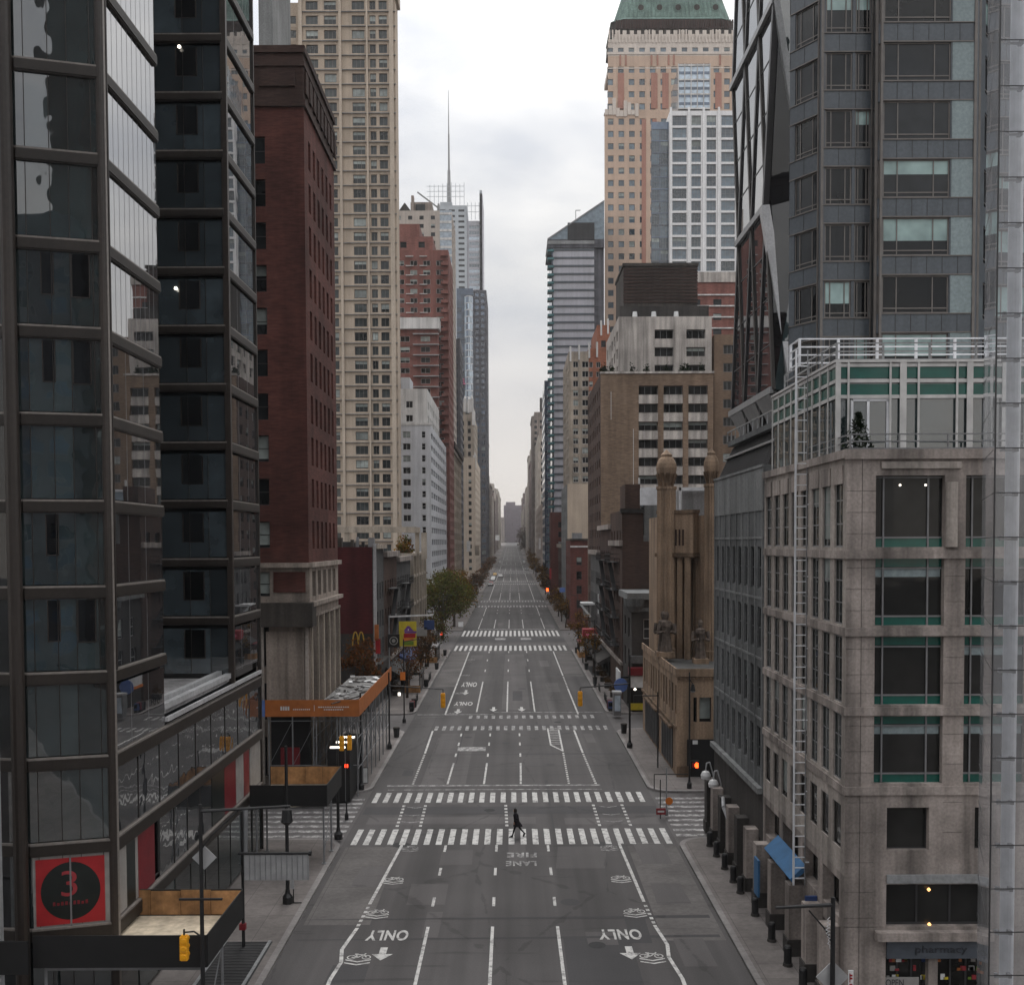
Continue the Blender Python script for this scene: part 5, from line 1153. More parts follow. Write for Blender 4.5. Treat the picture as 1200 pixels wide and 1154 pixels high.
for d in nodes[0][:-1]:
    m2.hexa([(XD-.2, d+.3, 31), (XD+.3, d+.3, 31), (XD+.3, d+bayw-.5, 31), (XD-.2, d+bayw-.5, 31), (XD-.2, d+.3, 30.8), (XD+.3, d+.3, 30.8), (XD+.3, d+bayw-.5, 30.8), (XD-.2, d+bayw-.5, 30.8)], 'steel_grey')
    m2.hexa([(XD+.9, d+.6, 28.2), (XD+1.2, d+.6, 28.2), (XD+1.2, d+bayw-.9, 28.2), (XD+.9, d+bayw-.9, 28.2), (XD-.3, d+.2, 30.7), (XD+.2, d+.2, 30.7), (XD+.2, d+bayw-.4, 30.7), (XD-.3, d+bayw-.4, 30.7)], 'steel_grey')
    m2.bar((XD+.6, d+.3, 20.5), (XD+.3, d, 30.8), .45, .45, 'steel_dark')
B.part('base_strut', m2)
B.finish()

# ------------------------------------------------------------------ right: glass facade of the near pavilion
t = thing('glass_facade', 'clear point fixed glass wall with steel clamps at the right edge', 'glass wall', (14.2, 30, 0))
gx, gd = XX(1166.5, 30, 500), 30.; ph = 1.3
bx, bd = XX(1152, 35.2, 500), 35.2
m3 = MB(); zz = .2; zs_ = []
while zz < 40: zs_.append(zz); zz += ph
for i, z in enumerate(zs_):
    m2 = MB(); m2.quad((gx, gd, z+.012), (gx+2.6, gd, z+.012), (gx+2.6, gd, z+ph-.012), (gx, gd, z+ph-.012), 'clear_glass'); m2.build('glass_panel', t)
    m2 = MB(); m2.quad((bx, bd, z+.012), (gx-.01, gd+.02, z+.012), (gx-.01, gd+.02, z+ph-.012), (bx, bd, z+ph-.012), 'clear_glass'); m2.build('glass_panel', t)
    m3.bar((gx, gd+.01, z), (gx+2.6, gd+.01, z), .02, .03, 'frame_dark'); m3.bar((bx, bd, z), (gx, gd, z), .015, .02, 'frame_dark')
    m_ = MB(); m_.bar((gx+.25, gd+.08, z-.06), (gx+.65, gd+.08, z-.06), .06, .06, 'galv'); m_.box(gx+.2, gx+.3, gd+.02, gd+.12, z-.09, z+.05, 'galv'); m_.box(gx+.6, gx+.7, gd+.02, gd+.2, z-.1, z+.02, 'galv'); m_.build('clamp', t)
m3.bar((gx, gd, 0), (gx, gd, 40), .035, .035, 'frame_dark', up=(0, 1, 0)); m3.build('joint', t)
m2 = MB(); m2.tube((gx+.95, gd+.9, 0), (gx+.95, gd+.9, 40), .2, .2, 'rail_white', 14); m2.build('steel_mast', t)
# ------------------------------------------------------------------ right: beyond 56th street
XS = 12.75
B = Bld('corner_building', 'dark grey low corner building with bowed cornice across the side street', 19, 109.2)
zt = ZZ(700, 109.2, 750)
B.grid((XS, 109.2), UX, 14, 0, zt, 'granite_dark', p=2.2, w=1.2, sh=3.4, h=2.1, zs=4.6, st='white2', top=1.4, rec=.25)
B.grid((XS, 117.5), UR, 8.3, 0, zt, 'granite_dark', p=2.4, w=1.3, sh=3.4, h=2.1, zs=4.6, st='white2', top=1.4)
B.hull(XS, 26.7, 109.2, 117.5, 0, zt, 'granite_dark')
m2 = MB(); m2.box(XS-.5, 26.7, 108.7, 117.5, zt-.2, zt+.5, 'net_pale'); m2.lathe(XS+.4, 109.6, [(.6, zt-1.6), (1.1, zt-.9), (1.2, zt-.1)], 'net_grey', 16); m2.box(XS-.2, 26.7, 109.0, 109.18, zt-1.5, zt-1.1, 'net_grey'); m2.box(XS-.3, 26.7, 108.8, 109.18, 5.4, 6.2, 'net_grey'); B.part('cornice', m2)
m2 = MB(); m2.box(XX(738, 109), XX(760, 109), 108.2, 109.1, 2.9, 4.1, 'sign_white'); m2.box(XX(736, 109), XX(762, 109), 108.0, 109.1, 4.2, 5.0, 'dark_red'); B.part('shop_sign', m2)
m2 = MB(); m2.box(XX(739, 109), XX(757, 109), 108.9, 109.15, .4, 1.1, 'yellow_sign'); m2.box(XX(735, 109), XX(762, 109), 109.05, 109.17, 1.1, 2.9, 'black_ply'); m2.lathe(XX(744, 109), 108.9, [(.05, 2.5), (.16, 2.6), (.05, 2.75)], 'lamp_white', 8); B.part('shop_front', m2); B.finish()
m2 = MB(); x = 11.6
m2.box(x, x+.14, 110.5, 114.5, 2.6, 4.3, 'sign_white'); m2.bar((x+.07, 110.4, 2.6), (x+.07, 114.6, 2.5), .2, .3, 'orange_sign'); m2.box(x+.15, XS, 112, 112.2, 3.4, 3.6, 'black_metal')
o = m2.build('shop_banner'); o['label'] = 'white slanted shop banner with orange edge at the corner building'; o['category'] = 'sign'
m2 = MB(); m2.tube((x+.1, 110.2, 2.9), (x+.1, 110.05, 2.9), .75, .75, 'blue_sign', 20); o = m2.build('round_sign'); o['label'] = 'round blue shop sign beside the white slanted banner'; o['category'] = 'sign'
t = thing('phone_kiosk', 'pale advertising kiosk on the right pavement near the side street', 'kiosk', (10.9, 106.2, .15)); m2 = MB(); m2.box(10.5, 11.3, 105.9, 107, .3, 2.6, 'frame_grey'); m2.box(10.45, 11.35, 105.85, 107.05, 2.6, 2.8, 'steel_light'); m2.build('body', t); m2 = MB(); m2.box(10.6, 11.2, 105.84, 105.88, .8, 2.4, 'tower_pale'); m2.build('display', t)
D = 118
B = Bld('loft_building', 'plain brown brick building with bulkhead rising over the low corner building', 20, D)
x0, x1 = XX(729, D, 600), XX(754, D, 600)
block('', '', x0, x1, D, 132, ZZ(598, D, 740), 'brown_brick', side=dict(p=3, w=1.2, sh=3.3, h=1.9), b=B, fin=False)
m2 = MB(); m2.box(x0+.4, x1-.3, D+.5, 124, ZZ(598, D, 740), ZZ(567, D, 740), 'brown_brick'); m2.box(x0-.2, x1+.1, D-.2, D+.8, ZZ(601, D, 740), ZZ(596, D, 740), 'dark_stone'); m2.box(x0+2, x0+2.2, D+1, D+1.2, ZZ(567, D), ZZ(560, D), 'sign_white'); B.part('bulkhead', m2); B.finish()
block('apartment_building', 'blue grey painted building glimpsed between the brown loft and the pylons', XX(755, 121), XX(800, 121), 121, 135, ZZ(585, 121, 760), 'net_pale', front=dict(p=2.6, w=1.2, sh=3.3, h=1.9, st='white2'))
B = Bld('rooftop_greenhouse', 'white glazed rooftop greenhouse box beside the brown brick bulkhead', 17, 123)
B.mb.box(XX(751, 123), XX(769, 123), 122, 127, ZZ(594, 123, 760), ZZ(574, 123, 760), 'tower_pale'); B.mb.box(XX(750, 123), XX(770, 123), 121.9, 127.2, ZZ(574, 123, 760), ZZ(571.5, 123, 760), 'rail_white'); B.finish()
house('dark brown tenement with black fire escapes left of the brown loft', XS, 117.8, 131, 18.4, 'brown_brick', 'dark', p=2.4, fe=(121, 128, [6, 9.3, 12.6, 15.9]), depth=5)
house('blackened brick tenement with long fire escape below the tall tan flats', XS, 131.1, 148, 20.5, 'crown_stone', 'dark', p=2.4, fe=(134, 141, [6, 9.3, 12.6, 15.9]), depth=14, aw='granite_dark')
house('grey rendered tenement with side parking sign below the tall tan flats', XS, 148.1, 166, 17.0, 'grey_brick', 'sash', depth=14, aw='black_ply')
t = thing('parking_sign', 'vertical white PARK sign with dark red letters on the right tenements', 'sign', (XX(704, 150, 700), 150, 8)); m2 = MB(); x = XX(704, 150, 700); za, zb2 = ZZ(719, 150, 704), ZZ(696, 150, 704); m2.box(x-.42, x+.42, 150, 150.3, za, zb2, 'sign_white'); m2.build('board', t); m2 = MB(); m2.bar((x, 150.15, zb2-.4), (XS+.5, 150.15, zb2-.4), .1, .1, 'black_metal'); m2.build('bracket', t)
for i, ch in enumerate('PARK'): text(ch, 'letter', 'dark_red', .5, .52, (x, 149.98, zb2-.42-i*.68), (PI/2, 0, 0), t)
t = thing('awning_sign', 'red shop sign board over the right pavement with pale lettering', 'sign', (12, 152, 3)); m2 = MB(); xa, xb = XX(683, 152, 742), XX(711, 152, 742); z1_, z0_ = ZZ(737, 152, 697), ZZ(747, 152, 697); m2.box(xa, xb, 151.6, 154, z0_, z1_, 'red_canvas'); m2.build('board', t)
m2 = MB(); 
for i in range(9): x = xa+1.4+i*.2; m2.box(x, x+.13, 151.57, 151.6, z0_+.4, z0_+.62, 'sign_white')
m2.tube((xa+.7, 151.56, z0_+.55), (xa+.7, 151.6, z0_+.55), .25, .25, 'pink_sign', 10); m2.build('lettering', t)
B = Bld('shop_canopy', 'white framed canopy above the red shop sign on the right', 12.3, 160); m2 = MB(); m2.bar((XX(679, 160, 706), 158, ZZ(707, 160)), (XS, 158, ZZ(707, 160)), .2, .3, 'sign_white'); m2.bar((XX(679, 160, 706), 158, ZZ(707, 160)), (XX(691, 160, 720), 158, ZZ(722, 160)), .2, .3, 'sign_white'); m2.quad((XX(683, 160), 158.2, ZZ(722, 160)), (XX(691, 160), 158.2, ZZ(722, 160)), (XX(691, 160), 158.2, ZZ(708, 160)), (XX(681, 160), 158.2, ZZ(708, 160)), 'poster_grey'); B.part('frame', m2); B.mb.box(XX(681, 160), XS, 158.3, 163, ZZ(708, 160), ZZ(708, 160)+.2, 'sign_white'); B.finish()
# tan flats with white spandrels
D = 167
B = Bld('apartment_building', 'tan brick flats with white balcony bands and grey set back top', 24, D)
x0, x1 = XX(704, D, 520), XX(836, D, 520); zt = ZZ(437, D, 770)
G = dict(px=[(748.5, 771), (777.5, 800), (806.5, 829)], sh=2.895, h=1.42, st=lambda c, r_: 'strip', spm='dirty_white', rec=.7, zs=6.9)
block('', '', x0, x1, D, 195, zt, 'apt_tan', front=G, side=dict(p=3.6, w=1.6, sh=2.895, h=1.5, wm='brown_brick'), b=B, fin=False, par=.6)
zt2 = ZZ(371, D+3, 770); xa, xb = XX(725, D+3, 400), XX(834, D+3, 400)
block('', '', xa, xb, D+3, 192, zt2, 'dirty_white', z0=zt-.7, front=dict(px=[(767, 789), (804, 826)], sh=2.895, h=1.5, st='strip', zs=zt+.3, top=.8, rec=.6), side=dict(p=4, w=2, zs=zt+.3, sh=2.895), b=B, fin=False)
m2 = MB(); m2.box(x0-.1, x1+.1, D-.15, D+.6, zt-.1, zt+.25, 'dirty_white')
for i in range(16): z = 6.9-1.05+i*2.895
m2.box(XX(742, D), XX(742.6, D), D-.04, D-.005, zt-9, zt-42, 'white_paint'); m2.box(XX(716, D), XX(716.5, D), D-.04, D-.005, zt-7.5, zt-3, 'white_paint'); B.part('parapet', m2)
m2 = MB(); xa, xb = XX(731, D+8, 340), XX(817, D+8, 340); z = ZZ(312, D+8, 770); m2.box(xa, xb, D+8, 188, zt2-.1, z, 'louver')
for zz in np.arange(zt2+3.4, z, .55): m2.box(xa-.08, xb+.08, D+7.9, D+7.99, zz, zz+.3, 'crown_stone')
m2.box(xa-.2, xb+.2, D+7.8, 188, z, z+.5, 'louver'); m2.box(xa-1, xb+1.4, D+5, D+7.7, zt2-.1, zt2+2.2, 'granite_dark'); B.part('mechanical_penthouse', m2)
m2 = MB()
for px_ in (744, 766, 792): m2.tube((XX(px_, D+4), D+4, zt2), (XX(px_, D+4), D+4, zt2+1.0), .45, .35, 'sign_white', 8)
B.part('roof_vent', m2)
random.seed(8); m2 = MB()
for i in range(1500):
    px_ = random.choice((706, 709, 717, 741, 758, 781, 799, 802, 805, 822)) + random.gauss(0, 1.7); c = Vector((XX(px_, D+1.4, 430), D+1.2+random.random()*.8, zt+.25+abs(random.gauss(0, .55)))); v = Vector((random.uniform(-1, 1), random.uniform(-1, 1), random.uniform(-1, 1)))*.16; w = Vector((random.uniform(-1, 1), random.uniform(-1, 1), random.uniform(-1, 1)))*.15; m2.quad(c-v, c-w, c+v, c+w, 'leaf_dark')
B.part('terrace_planting', m2); B.finish()
block('apartment_building', 'tan brick flats with dark windows right of the banded tan flats', XX(836.5, 172), XX(880, 172), 172, 192, ZZ(392, 172, 850), 'apt_tan', front=dict(px=[(847, 861), (866, 878)], sh=3.0, h=1.5, st='strip', zs=6.5))
B = block('loft_building', 'red brick building with white bands behind the banded tan flats', XX(800, 225), XX(880, 225), 225, 240, ZZ(331, 225, 840), 'apt_red', front=dict(p=4.5, w=1.8, sh=3.1, h=1.4, st='far'), fin=False)
m2 = MB(); m2.box(XX(817, 225), XX(880, 225), 224.7, 240, ZZ(331, 225, 840), ZZ(319, 225, 840), 'dirty_white')
for y in (345, 358, 371, 384): m2.box(XX(800, 225), XX(880, 225), 224.7, 224.95, ZZ(y+1.5, 225, 840), ZZ(y, 225, 840), 'white_paint')
B.part('white_band', m2); B.finish()
# white gridded glass tower
D = 270
B = Bld('grid_tower', 'white gridded glass tower with dark glass corner and roof box', 52, D)
x0, x1 = XX(785, D, 200), XX(880, D, 200); zt = ZZ(130, D, 820)
block('', '', x0, x1, D, 300, zt, 'white_clean', front=dict(px=[(787.5, 804), (809.5, 820.5), (827, 838), (844, 860), (866, 878)], sh=3.12, h=2.55, st='sky', zs=8, rec=.4), b=B, fin=False, faces='bo')
xg = XX(763, D+2, 200); 
B.grid((xg, D+2), UX, x0-xg, 0, zt-2, 'tower_blue', p=(x0-xg)/2.001, w=(x0-xg)/2.2, sh=3.12, h=2.8, m=0, zs=8, top=.2, st='sky', rec=.1); xk = XX(772, 300, 200); B.mb.quad((xk, 300, 0), (xg, D+2, 0), (xg, D+2, zt-2), (xk, 300, zt-2), 'tower_navy'); B.mb.quad((xg, D+2, zt-2), (x0, D+2, zt-2), (x0, 300, zt-2), (xk, 300, zt-2), 'roof')
m2 = MB()
for px_ in (785.5, 806.5, 823.5, 841, 863): m2.box(XX(px_-1.2, D), XX(px_+1.2, D), D-.4, D-.05, 0, zt+.8, 'white_clean')
B.part('pier', m2)
xa, xb = XX(795, D+6, 100), XX(832, D+6, 100); za, zb_ = zt, ZZ(77, D+6, 810)
xf = XX(787, 292, 100); m2 = MB(); m2.box(xa, xb, D+6, 290, za, za+3, 'louver'); m2.quad((xa, D+6, za+3), (xb, D+6, za+3), (xb, D+6, zb_), (xa, D+6, zb_), 'tower_pale'); m2.quad((xf, 292, za+3), (xa, D+6, za+3), (xa, D+6, zb_), (xf, 292, zb_), 'tower_pale'); m2.quad((xa, D+6, zb_), (xb, D+6, zb_), (xb, 292, zb_), (xf, 292, zb_), 'roof_pale')
for i in range(6): x = xa+(xb-xa)*i/5; m2.box(x-.12, x+.12, D+5.85, D+5.98, za+3, zb_+.4, 'white_paint')
for i in range(4): z = za+3+(zb_-za-3)*i/3; m2.box(xa, xb, D+5.8, D+5.9, z-.2, z+.2, 'white_paint')
for z in np.arange(za+4, zb_, 2.0): m2.box(xa, xb, D+5.93, D+5.98, z, z+.7, 'tower_blue')
B.part('roof_box', m2); B.finish()
# pink tower with copper roof
D = 345
B = Bld('plaza_tower', 'very tall pink and cream tower with green copper roof', 54, D)
zq = lambda y: ZZ(y, D, 740); xq = lambda p: XX(p, D, 300)
x0, x1 = xq(708.5), xq(872)
def stc(c, r_): return 'plaza'
pxs = [712.5+i*12.4 for i in range(13)]; us = [(xq(p)-x0, xq(p+6.6)-x0) for p in pxs]
B.grid((x0, D), UX, x1-x0, 0, zq(132), 'plaza_pink', us=us, sh=4.02, h=2.0, zs=8, top=1, st='plaza', rec=.25)
x0b = xq(713); us2 = [(a+x0-x0b, b+x0-x0b) for a, b in us]
B.grid((x0b, D+1.2), UX, x1-x0b, zq(132), zq(64), 'plaza_pink', us=us2[:], sh=4.02, h=2.0, zs=zq(132)+1.4, top=.6, st='plaza', rec=.25)
x0c = xq(721); us3 = [(a+x0-x0c, b+x0-x0c) for a, b in us[1:]]
B.grid((x0b, D+1.4), UX, x1-x0b, zq(64), zq(44), 'plaza_cream', us=us2[:], sh=4.02, h=2.0, zs=zq(64)+.8, top=.3, st='plaza', rec=.25)
B.mb.box(x0c, x1, D+2, D+40, zq(44), zq(37), 'plaza_cream')
B.hull(x0+7, x1, D+1, D+50, 0, zq(132), 'plaza_pink', faces='bo'); B.hull(x0b+7, x1, D+2, D+49, zq(132), zq(44), 'plaza_pink', faces='bo')
for xx, za, zb in ((x0, 0, zq(132)), (x0b, zq(132), zq(44))): B.mb.quad((xx+7, D+50, za), (xx, D+(.0 if xx == x0 else 1.2), za), (xx, D+(.0 if xx == x0 else 1.2), zb), (xx+7, D+50, zb), 'plaza_pink')
B.mb.quad((x0, D+.01, zq(132)), (x1, D+.01, zq(132)), (x1, D+3, zq(132)), (x0, D+3, zq(132)), 'roof')
m2 = MB()
for i, p in enumerate(pxs[:]):
    if i in (4, 6, 7, 10): m2.box(xq(p+.1), xq(p+6.4), D+.9 if 0 else D-.0-.05, D-.01, 0, 0.1, 'apt_red')
for p in (752, 764.5): m2.box(xq(p), xq(p+5), D-.12, D-.02, 20, zq(140), 'plaza_red')
for p in (725, 764, 777, 839): m2.box(xq(p-.5), xq(p+7), D+1.1, D+1.18, zq(126), zq(84), 'plaza_red')
for p in (720.5, 727, 757, 764, 777, 783, 837): m2.box(xq(p+6), xq(p+8), D+1.0, D+1.15, zq(75), zq(63), 'plaza_red')
B.part('red_spandrel', m2)
m2 = MB()
B_ = [(713, 132, 45), (708.5, 136, 132)]
for p in np.arange(709, 745, 4.4): z = zq(135+ (0 if int(p) % 2 else 2)); m2.box(xq(p), xq(p+4.0), D-.3, D-.03, z, z+3.5+2*math.sin(p), 'plaza_cream')
for p in np.arange(714, 870, 3.9): z = zq(44); m2.box(xq(p), xq(p+1.5), D+1.1, D+1.35, z-1.2, z+1.2+(1.8 if int(p*7) % 3 == 0 else 0), 'plaza_cream')
for i, p in enumerate(np.arange(722, 868, 8.5)): m2.box(xq(p), xq(p+4.5), D+1.7, D+1.95, zq(44), zq(33), 'plaza_cream')
m2.box(x0b-.3, x1, D+1.15, D+1.38, zq(79), zq(77.6), 'plaza_cream'); m2.box(x0b-.2, x1, D+1.2, D+1.38, zq(62), zq(59), 'plaza_cream')
B.part('crown_stonework', m2)
m2 = MB(); c = ((xq(724)+xq(868))/2, D+25)
def sq(a, b, z0_, z1_, mat, n=8):
    o8 = [(1, .8), (.8, 1), (-.8, 1), (-1, .8), (-1, -.8), (-.8, -1), (.8, -1), (1, -.8)]; k = [(c[0]+a/2*x, c[1]+a/2*y*.55, z0_) for x, y in o8]; l = [(c[0]+b/2*x, c[1]+b/2*y*.55, z1_) for x, y in o8]
    for i in range(8): m2.quad(k[i], k[(i+1) % 8], l[(i+1) % 8], l[i], mat)
zR = lambda y: ZZ(y, D+13, 740)
wd = (xq(868)-xq(724))*1.04
sq(wd, wd*.985, zR(40), zR(22), 'louver'); B.part('colonnade', m2); m2 = MB()
sq(wd*1.0, wd*.94, zR(22), zR(19), 'copper'); sq(wd*.94, wd*.82, zR(19), zR(-8), 'copper'); sq(wd*.82, wd*.03, zR(-8), zR(-80), 'copper')
for i in range(24):
    x = c[0]+wd*.45*(i-11.5)/14.5; m2.bar((x, c[1]-wd*.465*.55, zR(18.5)), (c[0]+(x-c[0])*.90, c[1]-wd*.412*.55, zR(-7.5)), .3, .4, 'copper')
B.part('copper_roof', m2); m2 = MB()
for p in (752, 774, 796, 818, 840): 
    x = XX(p, D+12, 5); yf = c[1]-wd*.455*.55; m2.tube((x, yf-.1, zR(7)), (x, yf+6, zR(7)), 1.5, 1.5, 'copper', 12); m2.tube((x, yf-.2, zR(7)), (x, yf-.1, zR(7)), 1.0, 1.0, 'louver', 12)
B.part('dormer', m2); m2 = MB()
for i, p in enumerate(np.arange(722, 868, 2.9)): x = XX(p, D+12, 30); m2.box(x, x+.5, c[1]-wd*.5*.55-.5, c[1]-wd*.5*.55-.1, zR(34), zR(24), 'crown_stone')
B.part('balustrade', m2)
B.finish()
# pale tan, cream / orange, striped, blue etc
D = 232
block('blank_wall_building', 'low building with blank pale tan party wall on the right', XX(665, D), XX(691, D), D, 260, ZZ(567, D, 680), 'tan_brick', side=dict(p=3, w=1.3, wm='net_pale'))
D = 204
B = block('apartment_building', 'small dark red brick building with white bands below the blank tan wall', XX(671.5, D), XX(693, D), 213.5, 231, ZZ(632, D, 680), 'maroon_brick', side=dict(p=3, w=1.2), front=dict(p=2.6, w=1.1, zs=6), fin=False)
m2 = MB(); xa, xb = XX(672, D)-.1, XX(693, D); z = ZZ(632, D, 680); m2.box(xa, xb, 213.2, 231, z-.2, z+.2, 'louver'); m2.box(xa, xb, 213.3, 213.48, z-1.6, z-1.3, 'white_paint'); m2.box(xa+.6, xa+2.6, 215, 218, z, z+1.4, 'galv'); B.part('cornice', m2); B.finish()
D = 262
B = Bld('apartment_tower', 'cream and orange brick apartment tower with pale corner windows', 19, D)
x0 = XX(666.5, D, 500); xm = XX(690, D, 500); x1 = XX(716, D, 500); zt = ZZ(412, D, 680)
block('', '', x0, xm, D, 290, zt, 'cream_stone', front=dict(px=[(672, 678), (682.5, 690)], sh=2.42, h=1.5, st='white', zs=6), side=dict(p=3, w=1.5, sh=2.42), b=B, fin=False)
block('', '', xm, x1, D+.3, 288, ZZ(408, D, 700), 'orange_brick', front=dict(px=[(691, 695), (699, 704)], sh=2.42, h=1.4, st='white', zs=6), b=B, fin=False)
block('', '', XX(701, D, 500), x1, D+3, 285, ZZ(378, D, 710), 'orange_brick', z0=ZZ(408, D, 700)-.2, b=B, fin=False, front=dict(p=3, w=1.2))
m2 = MB()
for px_, py in ((668, 409), (678, 407), (690, 405), (699, 404), (705, 376), (713, 374)): x = XX(px_, D); m2.box(x, x+.45, D-.1 if py > 390 else D+2.8, D+.6 if py > 390 else D+3.4, ZZ(py, D)-3.2, ZZ(py, D)+.6, 'white_paint')
B.part('pinnacle', m2); B.finish()
D = 330
B = Bld('striped_tower', 'slender grey tower with thin dark floor lines and sloped glass top', 22, D)
x0, x1, x2 = XX(648.5, D, 400), XX(696.5, D, 400), XX(708, D, 400); zt = ZZ(291, D, 670)
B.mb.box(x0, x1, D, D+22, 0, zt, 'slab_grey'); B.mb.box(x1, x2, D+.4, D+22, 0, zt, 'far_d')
m2 = MB(); sp = 9.25*D/F
z = zt-.2
while z > 3: m2.box(x0-.05, x1, D-.18, D-.02, z-.62, z, 'spandrel_blue'); z -= sp
B.part('floor_line', m2); m2 = MB(); m3 = MB(); z = zt-1.2
while z > 10: m2.box(XX(642.5, D), x0+.2, D-.8, D+3, z, z+.7, 'teal_glass'); m3.box(x0-.5, x0-.02, D-.2, D+22, z-1.5, z+1.3, 'tower_navy'); z -= sp
B.part('balcony', m2); B.part('corner_glazing', m3)
m2 = MB(); xa, xb = XX(641.5, D, 280), XX(708, D, 280); zl, zh = ZZ(281, D, 645), ZZ(236, D, 706)
m2.quad((xa, D-.4, zl-2.6), (xb, D-.4, zl-2.6), (xb, D-.4, zl), (xa, D-.4, zl), 'far_d'); m2.poly([(xa, D-.4, zl), (xb, D-.4, zl), (xb, D-.4, zh)], 'pane_sky'); m2.poly([(xa, D-.4, zl), (xb, D-.4, zh), (xb, D+20, zh), (xa, D+20, zl)], 'tower_navy'); m2.bar((xa, D-.5, zl), (xb, D-.5, zh), .35, .35, 'steel_grey'); m2.box(XX(666, D), XX(697, D), D-.6, D-.45, ZZ(282, D), ZZ(262, D), 'steel_dark'); m2.box(XX(642, D), XX(697, D), D-.6, D-.42, ZZ(287, D), ZZ(283, D), 'steel_grey'); m2.box(xa, xb, D-.3, D+20, zt, zt+.4, 'far_d'); m2.bar((XX(675.5, D), D, zl+5), (XX(675.5, D), D, ZZ(247, D)), .2, .2, 'steel_grey'); m2.bar((XX(675.5, D), D, ZZ(247, D)), (XX(681, D), D, ZZ(247, D)), .2, .2, 'steel_grey'); B.part('glass_crown', m2); B.finish()
D = 372; block('glass_tower', 'dark blue glass tower edging the sky on the right side', XX(638.5, D), XX(648, D), D, 400, ZZ(446, D, 642), 'tower_navy', front=dict(p=2.6, w=2.0, sh=3.3, h=2.2, st='blue', zs=8), side=dict(p=2.6, w=2.0, sh=3.3, h=2.2, st='blue', zs=8), most=60)
D = 318; block('apartment_building', 'brick red building with white edge strip under the blue glass tower', XX(650, D)-1.2, XX(668, D), D, 329, ZZ(600, D, 645), 'maroon_brick', side=dict(p=3, w=1.3), front=dict(p=3, w=1.3), most=40)
block('apartment_building', 'red brick mid block beside the foot of the blue glass tower', 12.9, 22, 403, 429, ZZ(572, 403, 640), 'apt_red', side=dict(p=3, w=1.3), front=dict(p=3, w=1.3), most=40)
B = block('stone_building', 'dark stone building with large arched windows on the right avenue side', 13.2, 26, 264, 291, ZZ(640, 264, 655), 'brown_brick', side=dict(p=4.5, w=2.2, sh=5, h=3.4, zs=6), front=dict(p=4, w=2., sh=5, h=3.4, zs=6), fin=False)
m2 = MB(); z = ZZ(640, 264, 655); m2.box(12.7, 26, 263.6, 291, z-.4, z+.6, 'cream_stone'); m2.box(12.9, 26, 263.8, 291, 5, 5.6, 'cream_stone'); B.part('cornice', m2); B.finish()
block('far_building', 'beige tower with stepped top, nearest tall one before the far right row', 14.5, 44, 560, 640, ZZ(510, 560, 626), 'far_b', side=dict(p=3.6, w=1.5, sh=3.6, h=2., st='far'), front=dict(p=3.4, w=1.6, sh=3.6, h=2., st='far'), most=60)
block('far_building', 'brown tower set back above the beige stepped one at right', 17, 44, 641, 690, ZZ(502, 641, 626), 'far_a', side=dict(p=3.6, w=1.5, sh=3.6, h=2., st='far'), front=dict(p=3.4, w=1.6, sh=3.6, h=2., st='far'), most=20)
far_row(1, ([690, 850, 985, 1190, 1530, 1900], [104, 92, 82, 84, 78, 74]), 694, 11, 13.2, 9, ['far_a', 'far_b', 'far_c', 'far_b', 'hotel_grey', 'far_a', 'cream_stone'])
block('far_building', 'grey brown block with pale cornice between red brick and beige tower', 13.2, 30, 455, 556, ZZ(590, 455, 632), 'far_a', side=dict(p=4, w=1.6, sh=3.6, h=2., st='far'), front=dict(p=4, w=1.6, sh=3.6, h=2., st='far'), most=30)
# towers behind the viewpoint, seen mirrored in the near glass
bt = Bld('mirrored_tower', 'tall stone tower behind the viewpoint mirrored in the near glass front', 20, -60)
bt.grid((16, -60), (-1, 0), 15.8, 0, 125, 'crown_stone', p=3.2, w=2.0, sh=3.3, h=2.0, st='strip'); bt.hull(0.2, 16, -95, -60.01, 0, 125, 'crown_stone', faces='foi'); bt.finish(0)
bt = Bld('mirrored_block', 'lower grey block behind the viewpoint mirrored in the near glass front', -40, -64)
bt.grid((0.1, -64), (-1, 0), 44.9, 0, 60, 'far_d', p=4, w=2.8, sh=3.6, h=2.2, st='blue'); bt.hull(-44.8, 0.1, -95, -64.01, 0, 60, 'far_d', faces='foi'); bt.finish(0)
bt = Bld('mirrored_tower', 'added dark tower, unseen behind the viewpoint, to darken the recessed glass wing', -60, -64)  # unseen tower added so the wing glass mirrors dark walls instead of sky
bt.grid((-45, -62), (-1, 0), 34, 0, 130, 'far_d', p=4, w=2.8, sh=3.6, h=2.2, st='navy'); bt.hull(-79, -45, -95, -62.01, 0, 130, 'far_d', faces='foi'); bt.finish(0)
